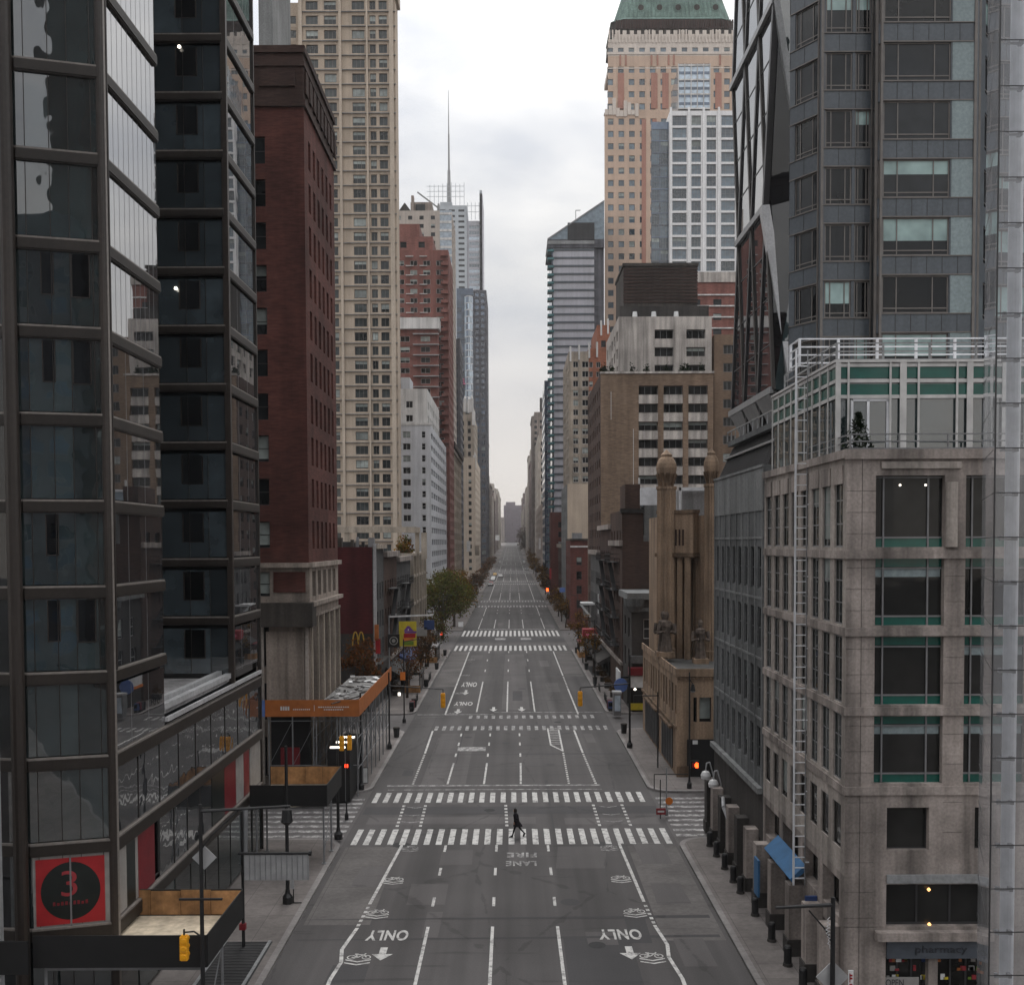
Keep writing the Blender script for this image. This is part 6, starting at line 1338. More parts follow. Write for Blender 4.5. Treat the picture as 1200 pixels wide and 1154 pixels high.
# ------------------------------------------------------------------ sidewalk sheds
def shed(label, x0, x1, y0, y1, zd, zp0, zp1, outer, inner, post='galv', sp=2.4, deck='deck_wood', side='L'):
    t = thing('sidewalk_shed', label, 'sidewalk shed', ((x0+x1)/2, (y0+y1)/2, .15))
    m_ = MB(); n = max(2, int((y1-y0)/1.2))
    for i in range(n): a = y0+.06+(y1-y0-.12)*i/n; b = y0+.06+(y1-y0-.12)*(i+1)/n; m_.box(x0+.06, x1-.06, a, b-.02, zd-.1, zd+random.uniform(0, .03), deck)
    m_.build('deck', t)
    for nm, (a, b, c, d) in (('front', (x0, x1, y0-.02, y0+.02)), ('side', (x1-.02, x1+.02, y0+.03, y1-.03)), ('back', (x0, x1, y1-.02, y1+.02))):
        m_ = MB(); m_.box(a, b, c, d, zp0, zp1, outer); m_.build('fascia', t)
        L_ = max(b-a, d-c); k = max(1, round(L_/1.2))
        for i in range(k):
            m_ = MB()
            if b-a > d-c: e0, e1 = a+.05+(b-a-.1)*i/k, a+.05+(b-a-.1)*(i+1)/k; y = d+.004 if nm == 'front' else c-.034; m_.box(e0, e1-.015, y, y+.03, zd+.04, zp1-.02-random.random()*.05, inner); m_.box(e1-.06, e1-.02, y+.031 if nm == 'front' else y-.03, y+.06 if nm == 'front' else y-.001, zd+.04, zp1-.1, 'plywood')
            else: e0, e1 = c+.08+(d-c-.16)*i/k, c+.08+(d-c-.16)*(i+1)/k; m_.box(a-.034, a-.004, e0, e1-.015, zd+.04, zp1-.02-random.random()*.05, inner)
            m_.build('plywood_panel', t)
    xs = (x0+.3, x1-.25); ys = list(np.arange(y0+.3, y1, sp)); m2_ = MB()
    for x in xs:
        for j, y in enumerate(ys):
            m_ = MB(); m_.tube((x, y, .15), (x, y, zd-.1), .055, .055, post, 6); m_.box(x-.13, x+.13, y-.13, y+.13, .15, .19, post); m_.build('post', t)
            if j < len(ys)-1 and x == xs[1]: m2_.bar((x, y, .5), (x, ys[j+1], zd-.4), .04, .04, post); m2_.bar((x, y, 1.2), (x, ys[j+1], 1.2), .04, .04, post)
    for y in ys: m2_.bar((xs[0], y, zd-.25), (xs[1], y, zd-.25), .07, .12, post)
    m2_.build('brace', t); m_ = MB()
    for y in ys[::2]: m_.box((x0+x1)/2-.5, (x0+x1)/2+.5, y+.2, y+.28, zp0-.12, zp0-.05, 'lamp_white')
    m_.build('work_light', t)
    return t
random.seed(12)
shed('black fascia sidewalk shed with plywood deck below the red emblem', -17.0, -10.85, 35.75, 40.6, 3.45, 3.35, 4.5, 'black_ply', 'plywood')
t = thing('shed_skirt', 'black hoarding band running left from the near sidewalk shed', 'hoarding', (-17.8, 35.6, 3)); m2 = MB(); m2.box(-19.2, -17.02, 35.4, 35.5, 3.25, 4.42, 'black_ply'); m2.build('board', t); m2 = MB(); m2.tube((-18.8, 35.6, 0), (-18.8, 35.6, 3.3), .05, .05, 'galv'); m2.build('post', t)
shed('second black sidewalk shed at the corner of the cross street', -14.85, -10.5, 57.3, 62.2, 3.6, 3.5, 4.72, 'black_ply', 'plywood')
# tall orange scaffold of the brick loft
t = thing('scaffold_shed', 'orange panelled scaffold shed wrapped round the brick loft base', 'scaffold', (-14, 80, .15))
y0, y1, xo, xl_ = 72.9, 92.5, -11.0, -17.7; zf0, zf1, zd = 5.95, 7.15, 6.3
m2 = MB(); m2.box(xl_, xo-.05, y0+.05, 75.4, zd-.15, zd, 'tarp'); m2.box(-14.55, xo-.05, 75.4, y1, zd-.15, zd, 'tarp'); m2.build('deck', t)
m2 = MB(); m2.box(xl_, xo, y0-.03, y0, zf0, zf1, 'orange_board'); p = m2.build('fascia', t)
m2 = MB(); m2.box(xo-.0, xo+.03, y0+.01, y1, zf0, zf1, 'orange_board'); m2.build('fascia', t)
m2 = MB(); m2.box(xl_-.9, xl_-.02, y0-.03, y0, zf0, zf1, 'blue_sign'); m2.build('blue_panel', t)
m2 = MB(); z = (zf0+zf1)/2
for i, w in enumerate((.14, .14, .14, .14)): m2.box(xl_+1.1+i*.17, xl_+1.1+i*.17+.12, y0-.045, y0-.03, z-.14, z+.14, 'sign_white')
for i in range(9): m2.box(xl_+2.0+i*.14, xl_+2.0+i*.14+.09, y0-.045, y0-.03, z-.12, z-.04, 'sign_white')
m2.box(xl_+3.5, xl_+3.53, y0-.045, y0-.03, z-.2, z+.22, 'sign_white')
for i in range(14): m2.box(xl_+3.8+i*.16, xl_+3.8+i*.16+.11, y0-.045, y0-.03, z+.04, z+.12, 'sign_white')
for i in range(9): m2.box(xl_+4.2+i*.16, xl_+4.2+i*.16+.11, y0-.045, y0-.03, z-.14, z-.06, 'sign_white')
m2.build('lettering', t)
m3 = MB()
for x in (xo-.15, xo-1.6, -14.3):
    for y in np.arange(y0+.2, y1, 2.4):
        m2 = MB(); m2.tube((x, y, .15), (x, y, zd-.15), .05, .05, 'galv', 6); m2.build('post', t)
        if y+2.4 < y1: m3.bar((x, y, 2.2), (x, y+2.4, 4.2), .035, .035, 'galv'); m3.bar((x, y, 4.2), (x, y+2.4, 2.2), .035, .035, 'galv'); m3.bar((x, y, 4.3), (x, y+2.4, 4.3), .05, .05, 'galv'); m3.bar((x, y, 2.1), (x, y+2.4, 2.1), .05, .05, 'galv')
for x in np.arange(xl_+.2, xo, 1.7): m2 = MB(); m2.tube((x, y0+.2, .15), (x, y0+.2, zd-.15), .05, .05, 'galv', 6); m2.build('post', t); m3.bar((x, y0+.2, 2.4), (x+1.7, y0+.2, 5.6), .03, .03, 'galv'); m3.bar((x, y0+.2, 5.6), (x+1.7, y0+.2, 5.6), .05, .05, 'galv'); m3.bar((x, y0+.2, 2.4), (x+1.7, y0+.2, 2.4), .05, .05, 'galv')
m3.build('brace', t)
m2 = MB(); m2.box(-17.7, -14.8, 74.6, 74.75, .15, 5.9, 'black_ply'); m2.box(-17, -15.6, 74.5, 74.59, 1.2, 3.4, 'dark_red'); m2.build('hoarding', t)
random.seed(31); m2 = MB()
for i in range(48):
    x = random.uniform(-14.3, -11.6); y = random.uniform(77, 91.5); a = random.random()*3; s_ = random.uniform(.2, .6); m2.bar((x, y, zd+.06), (x+s_*math.cos(a)*1.2, y+s_*math.sin(a)*2, zd+.06+random.random()*.12), random.uniform(.15, .5), random.uniform(.04, .10), random.choice(['tarp', 'tarp', 'roof_pale', 'louver', 'sign_white', 'dark_stone']))
o = m2.build('tarpaulins'); o['label'] = 'crumpled pale tarpaulins and planks lying on the scaffold deck'; o['category'] = 'tarpaulin'; o['kind'] = 'stuff'
t = thing('site_booth', 'tall black hoarding box by the scaffold at the cross street corner', 'booth', (-12.8, 72, .15)); m2 = MB(); xa, xb = XX(384, 71.5, 915), XX(410, 71.5, 915); m2.box(xa, xb, 71.5, 77.2, .15, 3.9, 'black_ply'); m2.build('body', t); m2 = MB()
for i in range(3): m2.box(xa+.15+i*.1, xb-.35+i*.05, 71.7+i*1.9, 71.85+i*1.9, 3.9, 4.0, 'lamp_white')
m2.build('strip_light', t); m2 = MB(); m2.bar((xb-.3, 71.46, .2), (xb-.3, 71.46, 3.8), .05, .05, 'galv'); m2.build('pipe', t)

# ------------------------------------------------------------------ poles, signals and signs
def pole(label, x, y, h, arm=None, r=.09, mat='black_metal', z=.15, base=True, brace=False, name='street_pole', cat='pole'):
    t = thing(name, label, cat, (x, y, z+gz(y))); g0 = z+gz(y); m_ = MB(); m_.tube((x, y, g0), (x, y, g0+h), r, r*.75, mat, 8); m_.build('shaft', t)
    if base: m_ = MB(); m_.lathe(x, y, [(r*2.6, g0), (r*2.6, g0+.35), (r*1.4, g0+.5), (r*1.1, g0+.7)], mat, 8); m_.build('base', t)
    if arm:
        m_ = MB(); (ax, ay), zz = arm[0], arm[1]; m_.tube((x, y, min(g0+h-.25, zz+.35)), (x+ax, y+ay, zz), r*.7, r*.5, mat, 7)
        if brace: m_.path([(x, y, g0+h-1.6), (x+ax*.12, y+ay*.12, g0+h-1.1), (x+ax*.42, y+ay*.42, zz-.1)], r*.3, mat, 5)
        m_.build('arm', t)
    return t
SIGNAL = None
def signal(label, x, y, z, grp='amber traffic signals', s=1., rot=0.):
    """three section signal, its back to the camera; z is the height of its middle"""
    t = thing('traffic_signal', label, 'traffic light', (x, y, z), grp); t.rotation_euler = (0, 0, rot)
    m_ = MB(); 
    for i in (-1, 0, 1): m_.box(x-.17*s, x+.17*s, y-.12*s, y+.12*s, z+(i*.36-.165)*s, z+(i*.36+.165)*s, 'signal_yellow'); m_.tube((x, y-.12*s, z+i*.36*s), (x, y-.15*s, z+i*.36*s), .12*s, .10*s, 'signal_yellow', 10)
    m_.box(x-.13*s, x+.13*s, y-.08*s, y+.1*s, z-.56*s, z+.58*s, 'signal_yellow'); m_.build('housing', t)
    for i in (-1, 0, 1):
        m_ = MB(); m_.tube((x, y+.121*s, z+i*.36*s), (x, y+.36*s, z+(i*.36-.03)*s), .14*s, .14*s, 'signal_yellow', 10, cap=False); m_.build('visor', t)
        m_ = MB(); m_.tube((x, y+.121*s, z+i*.36*s), (x, y+.14*s, z+i*.36*s), .11*s, .11*s, 'frame_dark', 10); m_.build('lens', t)
    m_ = MB(); m_.tube((x, y, z+.56*s), (x, y, z+.85*s), .035, .035, 'black_metal', 6); m_.build('hanger', t)
    return t
def plate(name, label, cat, x, y, z, w, h, mat, rot=0., diamond=False, th=.03, round_=False, bars=None):
    m_ = MB()
    if round_: m_.tube((x, y, z), (x, y-th, z), w/2, w/2, mat, 16)
    else:
        pts = [(-w/2, -h/2), (w/2, -h/2), (w/2, h/2), (-w/2, h/2)]
        if diamond: pts = [(0, -h/2), (w/2, 0), (0, h/2), (-w/2, 0)]
        m_.hexa([(x+a, y, z+b) for a, b in pts]+[(x+a, y-th, z+b) for a, b in pts], mat)
        if bars:
            for (a0, a1, b0, b1, mm) in bars: m_.box(x+a0, x+a1, y-th-.012, y-th, z+b0, z+b1, mm)
    o = m_.build(name); o['label'] = label; o['category'] = cat; return o
# near left pole with arm, signal and diamond
Dn = 35.2; xn = XX(237, Dn, 1100); zt = ZZ(942, Dn, 237)
pole('black signal pole with long arm in front of the glass tower podium', xn, Dn, zt-.15, ((XX(338, Dn, 947)-xn, .3), ZZ(947, Dn, 300)), .085, brace=True)
m2 = MB(); m2.bar((xn-.75, Dn-.1, ZZ(1052, Dn, 237)), (xn+.75, Dn-.1, ZZ(1052, Dn, 237)), .07, .07, 'black_metal'); m2.path([(xn, Dn-.05, ZZ(1095, Dn)), (xn-.25, Dn-.1, ZZ(1088, Dn)), (xn-.6, Dn-.1, ZZ(1089, Dn))], .03, 'black_metal'); o = m2.build('cross_arm'); o['label'] = 'short black cross arm and curved bracket on the near signal pole'; o['category'] = 'bracket'
signal('amber traffic signal hanging by the near black shed fascia', XX(217, Dn, 1107), Dn-.1, ZZ(1109, Dn, 217), s=.78)
plate('diamond_sign', 'grey back of a diamond sign on the near left pole', 'sign', XX(238, Dn, 1005), Dn+.16, ZZ(1006, Dn, 238), .85, .85, 'sign_back', diamond=True)
m2 = MB(); x, z = XX(334, Dn, 960), ZZ(961, Dn, 334); m2.tube((x, Dn+.3, z+.3), (x, Dn+.3, z-.1), .16, .2, 'black_metal', 10); m2.tube((x, Dn+.3, z-.1), (x, Dn+.3, z-.22), .24, .1, 'black_metal', 10); o = m2.build('street_lamp'); o['label'] = 'black lamp head at the end of the near pole arm'; o['category'] = 'lamp'
Dp = 45.6; xp = XX(284, Dp, 1000)
t = pole('slim black pole on the left pavement by the grate', xp, Dp, ZZ(950, Dp, 283)-.15, None, .075, base=False); m2 = MB(); m2.box(xp-.16, xp+.12, Dp-.12, Dp+.1, ZZ(1087, Dp), ZZ(1080, Dp), 'dark_red'); m2.build('box', t)
m2 = MB(); m2.tube((xp+.05, Dp+.2, 3.2), (xp+.1, Dp+.2, ZZ(948, Dp)), .12, .12, 'galv', 8); o = m2.build('conduit'); o['label'] = 'grey steel conduit behind the slim black pole'; o['category'] = 'conduit'
Ds = 45.2; xa, xb = XX(286, Ds, 1015), XX(362, Ds, 1015); za, zb_ = ZZ(1031, Ds, 320), ZZ(1001, Ds, 320)
t = thing('street_sign', 'ribbed pale back of a wide street sign panel', 'sign', (xa, Ds, za)); m2 = MB(); m2.box(xa, xb, Ds, Ds+.04, za, zb_, 'sign_back')
for i in range(13): x = xa+(xb-xa)*i/12.2; m2.box(x, x+.03, Ds-.02, Ds-.002, za+.02, zb_, 'steel_grey')
m2.build('panel', t); m2 = MB(); m2.tube((xa-.25, Ds, zb_+.06), (xb+.1, Ds, zb_+.06), .06, .06, 'black_metal', 8); m2.tube((xb+.0, Ds, zb_+.06), (xb+.12, Ds, zb_+.06), .12, .12, 'black_metal', 8); m2.build('rail', t)
Dl = 51.2; xl = XX(337, Dl, 1040)
pole('black street lamp post with broad base behind the pale sign panel', xl, Dl, 8.0, None, .10)
m2 = MB(); m2.box(xl+.16, xl+.34, Dl-.08, Dl, .9, 1.9, 'sign_back'); m2.bar((xl+.3, Dl, .15), (xl+.3, Dl, 2.0), .05, .05, 'black_metal'); m2.box(xl+.2, xl+.7, Dl-.03, Dl+.03, .15, .2, 'black_metal'); o = m2.build('small_sign'); o['label'] = 'small pale narrow sign beside the lamp post base'; o['category'] = 'sign'
# cross street corner
pole('black signal pole at the far end of the second shed', -10.75, 62.4, 5.6, None, .1)
Dc = 67.0
pole('black signal pole with arm in front of the scaffold', -11.2, 75.0, 7.2, ((-1.6, -3), 7.0), .085)
for i, px_ in enumerate((400.5, 409)): signal(['left one of the paired amber signals before the black booth', 'right one of the paired amber signals before the black booth'][i], XX(px_, Dc, 870), Dc+.2*i, ZZ(871, Dc, 405), s=.85)
pole('thin dark signal post carrying the paired amber signals', XX(405, Dc+.1, 880), Dc+.25, ZZ(864, Dc, 405), None, .05, z=0.02)
plate('pedestrian_signal', 'small red lit walk signal by the black booth', 'pedestrian signal', XX(406, 70.5, 896), 70.5, ZZ(897, 70.5, 406), .22, .22, 'red_light', th=.1)
t = thing('notice_board', 'white notice board on legs at the left kerb before the scaffold', 'sign', (XX(424, 77, 910), 77, .15)); m2 = MB(); xa, xb = XX(417.5, 77, 910), XX(430.5, 77, 910); m2.box(xa, xb, 77, 77.06, ZZ(917, 77, 424), ZZ(900, 77, 424), 'sign_white'); m2.build('board', t); m2 = MB(); m2.box(xa-.04, xb+.04, 77.07, 77.1, ZZ(918, 77, 424), ZZ(899, 77, 424), 'black_metal')
for x in (xa+.1, xb-.1): m2.bar((x, 77.1, .15), (x, 77.1, 1.2), .06, .06, 'black_metal')
m2.build('leg', t)
# mid signals over 56th street
Dm = 90
pole('dark signal pole with arm on the left kerb before the side street', -10.9, Dm, 6.8, ((4.8, .2), ZZ(821, Dm, 519)+1.0), .08)
signal('amber traffic signal hanging over the left lanes', XX(519, Dm, 820), Dm+.2, ZZ(821, Dm, 519), s=1.15)
pole('dark signal pole with arm on the right kerb by the stone base', 10.35, Dm, 8.3, ((-4.35, .2), ZZ(819, Dm, 680)+1.0), .1)
signal('amber traffic signal hanging over the right lanes', XX(680, Dm, 818), Dm+.2, ZZ(819, Dm, 680), s=1.15)
m2 = MB(); c = at(743, 815, 82); m2.bar((c.x, 82, c.z), (XX(772, 82, 815), 82, c.z), .08, .08, 'black_metal'); m2.bar((XX(771, 82), 82, .15), (XX(771, 82), 82, c.z+.3), .1, .1, 'black_metal'); m2.bar((c.x, 82, c.z), (c.x, 82, c.z-.6), .08, .08, 'black_metal'); o = m2.build('gate_frame'); o['label'] = 'dark square sign gantry beside the stone base'; o['category'] = 'gantry'
pole('tall black pole before the stone base corner', XX(808, 75, 860), 75, 8.6, None, .07, base=True)
m2 = MB(); x = XX(812, 75, 800); z = ZZ(803, 75, 812); m2.tube((x, 75, z-.4), (x, 75, z+.1), .2, .1, 'black_metal', 8); m2.tube((x, 75, z-.5), (x, 75, z-.4), .12, .2, 'frame_grey', 8); m2.bar((x, 75, z+.1), (XX(808, 75), 75, z+.5), .05, .05, 'black_metal'); o = m2.build('street_lamp'); o['label'] = 'small black lantern on the pole before the stone base'; o['category'] = 'lamp'
xh, zh = XX(815, 74.6, 895), ZZ(896, 74.6, 815)
t = thing('pedestrian_signal', 'lit orange hand signal before the dark stone base entrance', 'pedestrian signal', (xh, 74.6, zh)); m2 = MB(); m2.box(xh-.34, xh+.30, 74.55, 74.8, zh-.3, zh+.3, 'black_metal'); m2.build('housing', t); m2 = MB()
m2.box(xh-.02, xh+.2, 74.52, 74.54, zh-.2, zh+.04, 'orange_light')
for i in range(4): m2.box(xh-.02+i*.057, xh+.025+i*.057, 74.52, 74.54, zh+.05, zh+.2-.03*abs(i-1.4), 'orange_light')
m2.box(xh-.07, xh-.03, 74.52, 74.54, zh-.1, zh+.06, 'orange_light'); m2.build('hand', t); m2 = MB(); m2.box(xh-.26, xh-.1, 74.53, 74.545, zh-.18, zh+.18, 'red_vinyl'); m2.build('count_panel', t)
Dq = 67.5
pole('slim grey post at the right corner carrying the warning discs', XX(781, Dq, 960), Dq, 3.2, None, .05, 'steel_grey')
plate('warning_disc', 'round orange sign seen edge lit at the right corner', 'sign', XX(784, Dq, 938), Dq-.06, ZZ(938, Dq, 784), .5, .5, 'orange_sign', round_=True)
plate('warning_sign', 'small red and white sign under the orange disc', 'sign', XX(774.5, Dq-.3, 948), Dq-.3, ZZ(949, Dq, 775), .62, .42, 'red_canvas', bars=[(-.22, .22, -.06, .06, 'sign_white')])
m2 = MB(); m2.bar((XX(774, Dq-.2), Dq-.2, .0), (XX(774, Dq-.2), Dq-.2, 2.6), .06, .06, 'black_metal'); o = m2.build('sign_post'); o['label'] = 'short dark post of the red and white sign'; o['category'] = 'post'
m2 = MB(); m2.bar((10.4, 74.8, 1.25), (XX(806, 74.8, 920), 74.8, 1.25), .06, .06, 'black_metal'); m2.bar((10.4, 74.8, .15), (10.4, 74.8, 1.25), .06, .06, 'black_metal'); o = m2.build('guard_rail'); o['label'] = 'low black guard rail at the right crossing corner'; o['category'] = 'railing'
for i, (px_, py) in enumerate(((827, 907), (836, 917))):
    d = 63-i*.9; c = at(px_, py, d); t = thing('globe_lamp', ['white twin globe lamp above the right pavement, farther one', 'white twin globe lamp above the right pavement, nearer one'][i], 'lamp', (c.x, d, c.z)); m2 = MB(); m2.lathe(c.x, d, [(.05, c.z-.3), (.28, c.z-.26), (.32, c.z-.05), (.22, c.z+.16), (.08, c.z+.22)], 'sign_white', 14); m2.build('globe', t); m2 = MB(); m2.path([(c.x, d, c.z+.2), (c.x+.05, d, c.z+.7), (c.x+.25, d, c.z+.75), (c.x+.4, d, c.z+.2), (c.x+.5, d, c.z-.2)], .045, 'steel_light', 6); m2.build('bracket', t)
# near right pole
Dr = 33.5; xr = XX(976, Dr, 1100)
t = pole('black signal pole with short arm before the granite corner', xr, Dr, ZZ(1051, Dr, 975)-.15, ((XX(909, Dr, 1062)-xr, 0), ZZ(1063, Dr, 909)), .1, brace=True)
m2 = MB()
for i in range(9): a = random.random()*6.28; z = ZZ(1075+i*4, Dr); m2.path([(xr-.12, Dr-.06, z), (xr-.2+.08*math.cos(a), Dr-.12, z-.06), (xr-.12, Dr-.1, z-.13)], .012, 'steel_light', 5)
m2.build('wiring', t)
plate('diamond_sign', 'grey back of a diamond sign at the bottom right pole', 'sign', XX(977, Dr, 1143), Dr+.15, ZZ(1146, Dr, 977), 1.1, 1.1, 'sign_back', diamond=True)
o = plate('parking_plate', 'narrow white parking plate with red lettering on the right pole', 'sign', XX(998, Dr, 1145), Dr+.1, ZZ(1148, Dr, 998), .17, .6, 'sign_white', bars=[(-.05, .05, .0, .06, 'red_vinyl'), (-.05, .05, .1, .16, 'red_vinyl'), (-.05, -.02, -.1, .2, 'red_vinyl'), (-.05, .05, -.2, -.15, 'red_vinyl')])
# bollards / cans along the right building line
for i, d in enumerate((41, 43.3, 46, 49.2, 52.4, 54.1, 56.3, 58.6, 60.6)):
    t = thing('bollard', 'dark stubby bollard along the right building line', 'bollard', (11.75, d, .15), 'bollards on the right pavement'); m2 = MB(); m2.lathe(11.75, d, [(.17, .15), (.17, .95), (.12, 1.02)], 'black_metal', 10); m2.build('post', t); m2 = MB(); m2.lathe(11.75, d, [(.22, .15), (.2, .27)], 'granite_dark', 10); m2.build('base', t)
t = thing('standpipe', 'tall bent silver pipe on the right building wall', 'pipe', (12.3, 58, .15)); m2 = MB(); m2.path([(12.45, 57.6, 1.2), (12.2, 57.6, 2.6), (12.0, 57.9, 3.2), (12.1, 58.5, 3.6)], .1, 'steel_light', 8); m2.build('pipe', t)

# ------------------------------------------------------------------ left shop signs
D = 108.5
t = thing('snack_billboard', 'yellow billboard with purple and red bands over the left pavement', 'billboard', (-11, D, 8)); x0, x1 = XX(467.5, D, 740), XX(488, D, 740); z0, z1 = ZZ(757, D, 478), ZZ(728, D, 478)
m2 = MB(); m2.box(x0, x1, D, D+.12, z0, z1, 'yellow_sign'); m2.box(x0+.5, x1-.1, D-.02, D-.002, z0+.9, z0+1.35, 'red_vinyl'); m2.box(x0+.6, x1, D-.02, D-.002, z0+1.38, z0+1.6, 'purple_sign'); m2.hexa([(x0+.5, D-.03, z0+1.62), (x1-.3, D-.03, z0+1.62), (x1-.3, D-.022, z0+1.62), (x0+.5, D-.022, z0+1.62), (x0+.9, D-.03, z0+2.15), (x1-.75, D-.03, z0+2.15), (x1-.75, D-.022, z0+2.15), (x0+.9, D-.022, z0+2.15)], 'purple_sign'); m2.box(x0+.95, x1-.8, D-.04, D-.031, z0+1.66, z0+1.85, 'sign_white'); m2.box(x0+.4, x1-.3, D-.02, D-.002, z0+.12, z0+.55, 'green_sign'); m2.box(x0+.4, x1-.3, D-.02, D-.002, z0+.58, z0+.86, 'orange_sign'); m2.build('board', t)
m2 = MB(); m2.bar((XX(455, D), D+.1, ZZ(722, D)), (XX(507, D), D+.1, ZZ(720, D)), .12, .15, 'sign_white'); m2.bar((XX(455, D), D+.1, 1), (XX(455, D), D+.1, ZZ(721, D)), .12, .12, 'galv'); m2.build('frame', t)
t = thing('clock_sign', 'round dark shop sign with pale ring beside the yellow billboard', 'sign', (-12.5, D, 8)); xc, zc = XX(461.5, D, 750), ZZ(750.5, D, 461); m2 = MB(); m2.box(xc-.62, xc+.62, D-.1, D+.1, zc-.7, zc+.7, 'black_ply'); m2.build('board', t); m2 = MB()
for r0, mm, k in ((.46, 'poster_grey', .13), (.36, 'emblem_black', .14), (.2, 'poster_grey', .15)): m2.tube((xc, D-.1, zc), (xc, D-k, zc), r0, r0, mm, 18)
m2.build('ring', t)
for i, (px_, py, w, h, mm, lb) in enumerate(((503, 732, 1.2, 1.1, 'blue_dark', 'dark blue box sign left of the green street tree'), (494, 740, 1.3, 1.0, 'poster_grey', 'grey framed shop sign beyond the yellow billboard'), (441.5, 741, .45, 1.7, 'orange_board', 'narrow orange vertical sign on the red painted house'), (443, 757, .5, 1.6, 'red_vinyl', 'red vertical banner below the orange sign'))):
    d = 120 if i < 2 else 109.6; plate('shop_sign', lb, 'sign', XX(px_, d, py), d, ZZ(py, d, px_), w, h, mm, th=.15)
for i, (px_, d) in enumerate(((472, 103), (519, 190), (513, 175), (498, 150))): pole(['dark lamp post before the yellow billboard', 'dark lamp post inside the green tree', 'dark lamp post left of the green tree', 'dark lamp post by the cream corner building'][i], XX(px_, d), d, 8.5, ((1.8, 0), 8.7), .07)
plate('pedestrian_signal', 'tiny red lit signal before the left street trees', 'pedestrian signal', XX(517.5, 172, 742), 172, ZZ(742, 172, 517), .3, .5, 'red_light', th=.1)
plate('pedestrian_signal', 'small orange lit signal far along the right kerb', 'pedestrian signal', XX(641.5, 300, 691), 300, ZZ(691, 300, 641), .7, .9, 'orange_light', th=.1)
plate('pedestrian_signal', 'small white lit walk signal on the left kerb', 'pedestrian signal', XX(468, 104, 813), 104, ZZ(813, 104, 468), .25, .3, 'lamp_white', th=.1)
plate('notice_plate', 'pale notice plate at the left kerb of the third crossing', 'sign', XX(540, 215, 731.5), 215, ZZ(731.5, 215, 540), 1.0, 1.0, 'sign_white')
plate('work_sign', 'orange work sign above the left kerb before the billboard', 'sign', XX(472, 100, 793), 100, ZZ(792, 100, 472), .5, .8, 'orange_sign')
for i, (px_, py, d, w, h, mm, lb) in enumerate(((645, 672, 260, .5, 2.8, 'red_vinyl', 'thin red vertical sign far along the right side'), (632.5, 637, 420, .8, 4.5, 'sign_white', 'white vertical sign beside the red brick mid block'), (583, 630, 600, 2.4, 3., 'sign_white', 'white square sign far along the left side'), (549, 640, 330, 1.2, 3.4, 'sign_white', 'white vertical sign on the left past the white slab'), (559, 645, 340, 1.4, 3.2, 'cream_stone', 'pale lit vertical sign on the left past the white slab'), (659, 691, 225, 1.2, 1.0, 'blue_sign', 'small blue shop sign far along the right pavement'))):
    plate('shop_sign', lb, 'sign', XX(px_, d, py), d, ZZ(py, d, px_), w, h, mm, th=.3)

# ------------------------------------------------------------------ trees
def tree(label, x, y, h, r, n, mat, leaf=.3, trunk=.14, group='street trees', low=.3, clumps=26, flat=1., name='street_tree'):
    t = thing(name, label, 'tree', (x, y, .15+gz(y)), group); g0 = .15+gz(y); rnd = random.Random(int(x*31+y*17))
    m_ = MB(); top = (x+rnd.uniform(-.2, .2), y, g0+h*low*1.25); m_.tube((x, y, g0), (x+.03, y, g0+h*low*.6), trunk*1.25, trunk, 'bark', 8); m_.tube((x+.03, y, g0+h*low*.6), top, trunk, trunk*.75, 'bark', 8)
    cz = g0+h*(low+1)/2; hz = h*(1-low)/2; cs = []
    for i in range(clumps):
        while True:
            v = Vector((rnd.uniform(-1, 1), rnd.uniform(-1, 1), rnd.uniform(-1, 1)))
            if .25 < v.length < 1: break
        c = Vector((x+v.x*r*(1-.25*max(0, v.z)), y+v.y*r*(1-.25*max(0, v.z)), cz+v.z*hz*flat)); cs.append((c, rnd.uniform(.5, 1.25)))
        mid = Vector(top)*.5+c*.5+Vector((rnd.uniform(-.3, .3), rnd.uniform(-.3, .3), -.2)); m_.tube(top, mid, trunk*.42, trunk*.25, 'bark', 5); m_.tube(mid, c, trunk*.25, trunk*.08, 'bark', 4)
    m_.build('trunk', t); m_ = MB(); sg = r*.24
    for i in range(n):
        c, k = rnd.choice(cs); p = c+Vector((rnd.gauss(0, sg*k), rnd.gauss(0, sg*k), rnd.gauss(0, sg*k*.8))); s_ = leaf*rnd.uniform(.6, 1.4)
        a = Vector((rnd.uniform(-1, 1), rnd.uniform(-1, 1), rnd.uniform(-1, 1))).normalized(); b = a.cross(Vector((rnd.uniform(-1, 1), rnd.uniform(-1, 1), rnd.uniform(-1, 1)))).normalized(); m_.quad(p-a*s_*.5, p-b*s_*.3, p+a*s_*.5, p+b*s_*.3, mat if not isinstance(mat, tuple) else rnd.choice(mat))
    m_.build('crown', t); return t
tree('orange leaved small tree against the dark red painted wall', -15.6, 105.4, 8.6, 1.9, 2600, ('leaf_orange', 'leaf_orange', 'leaf_brown'), .3, low=.25)
tree('big green rounded tree above the left pavement before the white slab', -13.4, 196, 12.6, 4.9, 7500, ('leaf_green', 'leaf_green', 'leaf_green', 'leaf_brown'), .42, .25, low=.22, clumps=44)
tree('green tree merging with the big rounded one on its far side', -12.6, 222, 12.2, 4.0, 3600, ('leaf_green', 'leaf_green', 'leaf_gold'), .45, .25, low=.25, clumps=34)
tree('golden orange tree beyond the green ones on the left', -12.6, 250, 11.2, 2.6, 1700, ('leaf_gold', 'leaf_orange', 'leaf_gold'), .45, low=.3)
tree('brown thinning tree before the cream corner building', -12.3, 138, 7.2, 2.1, 1300, ('leaf_brown', 'leaf_brown', 'leaf_orange'), .26)
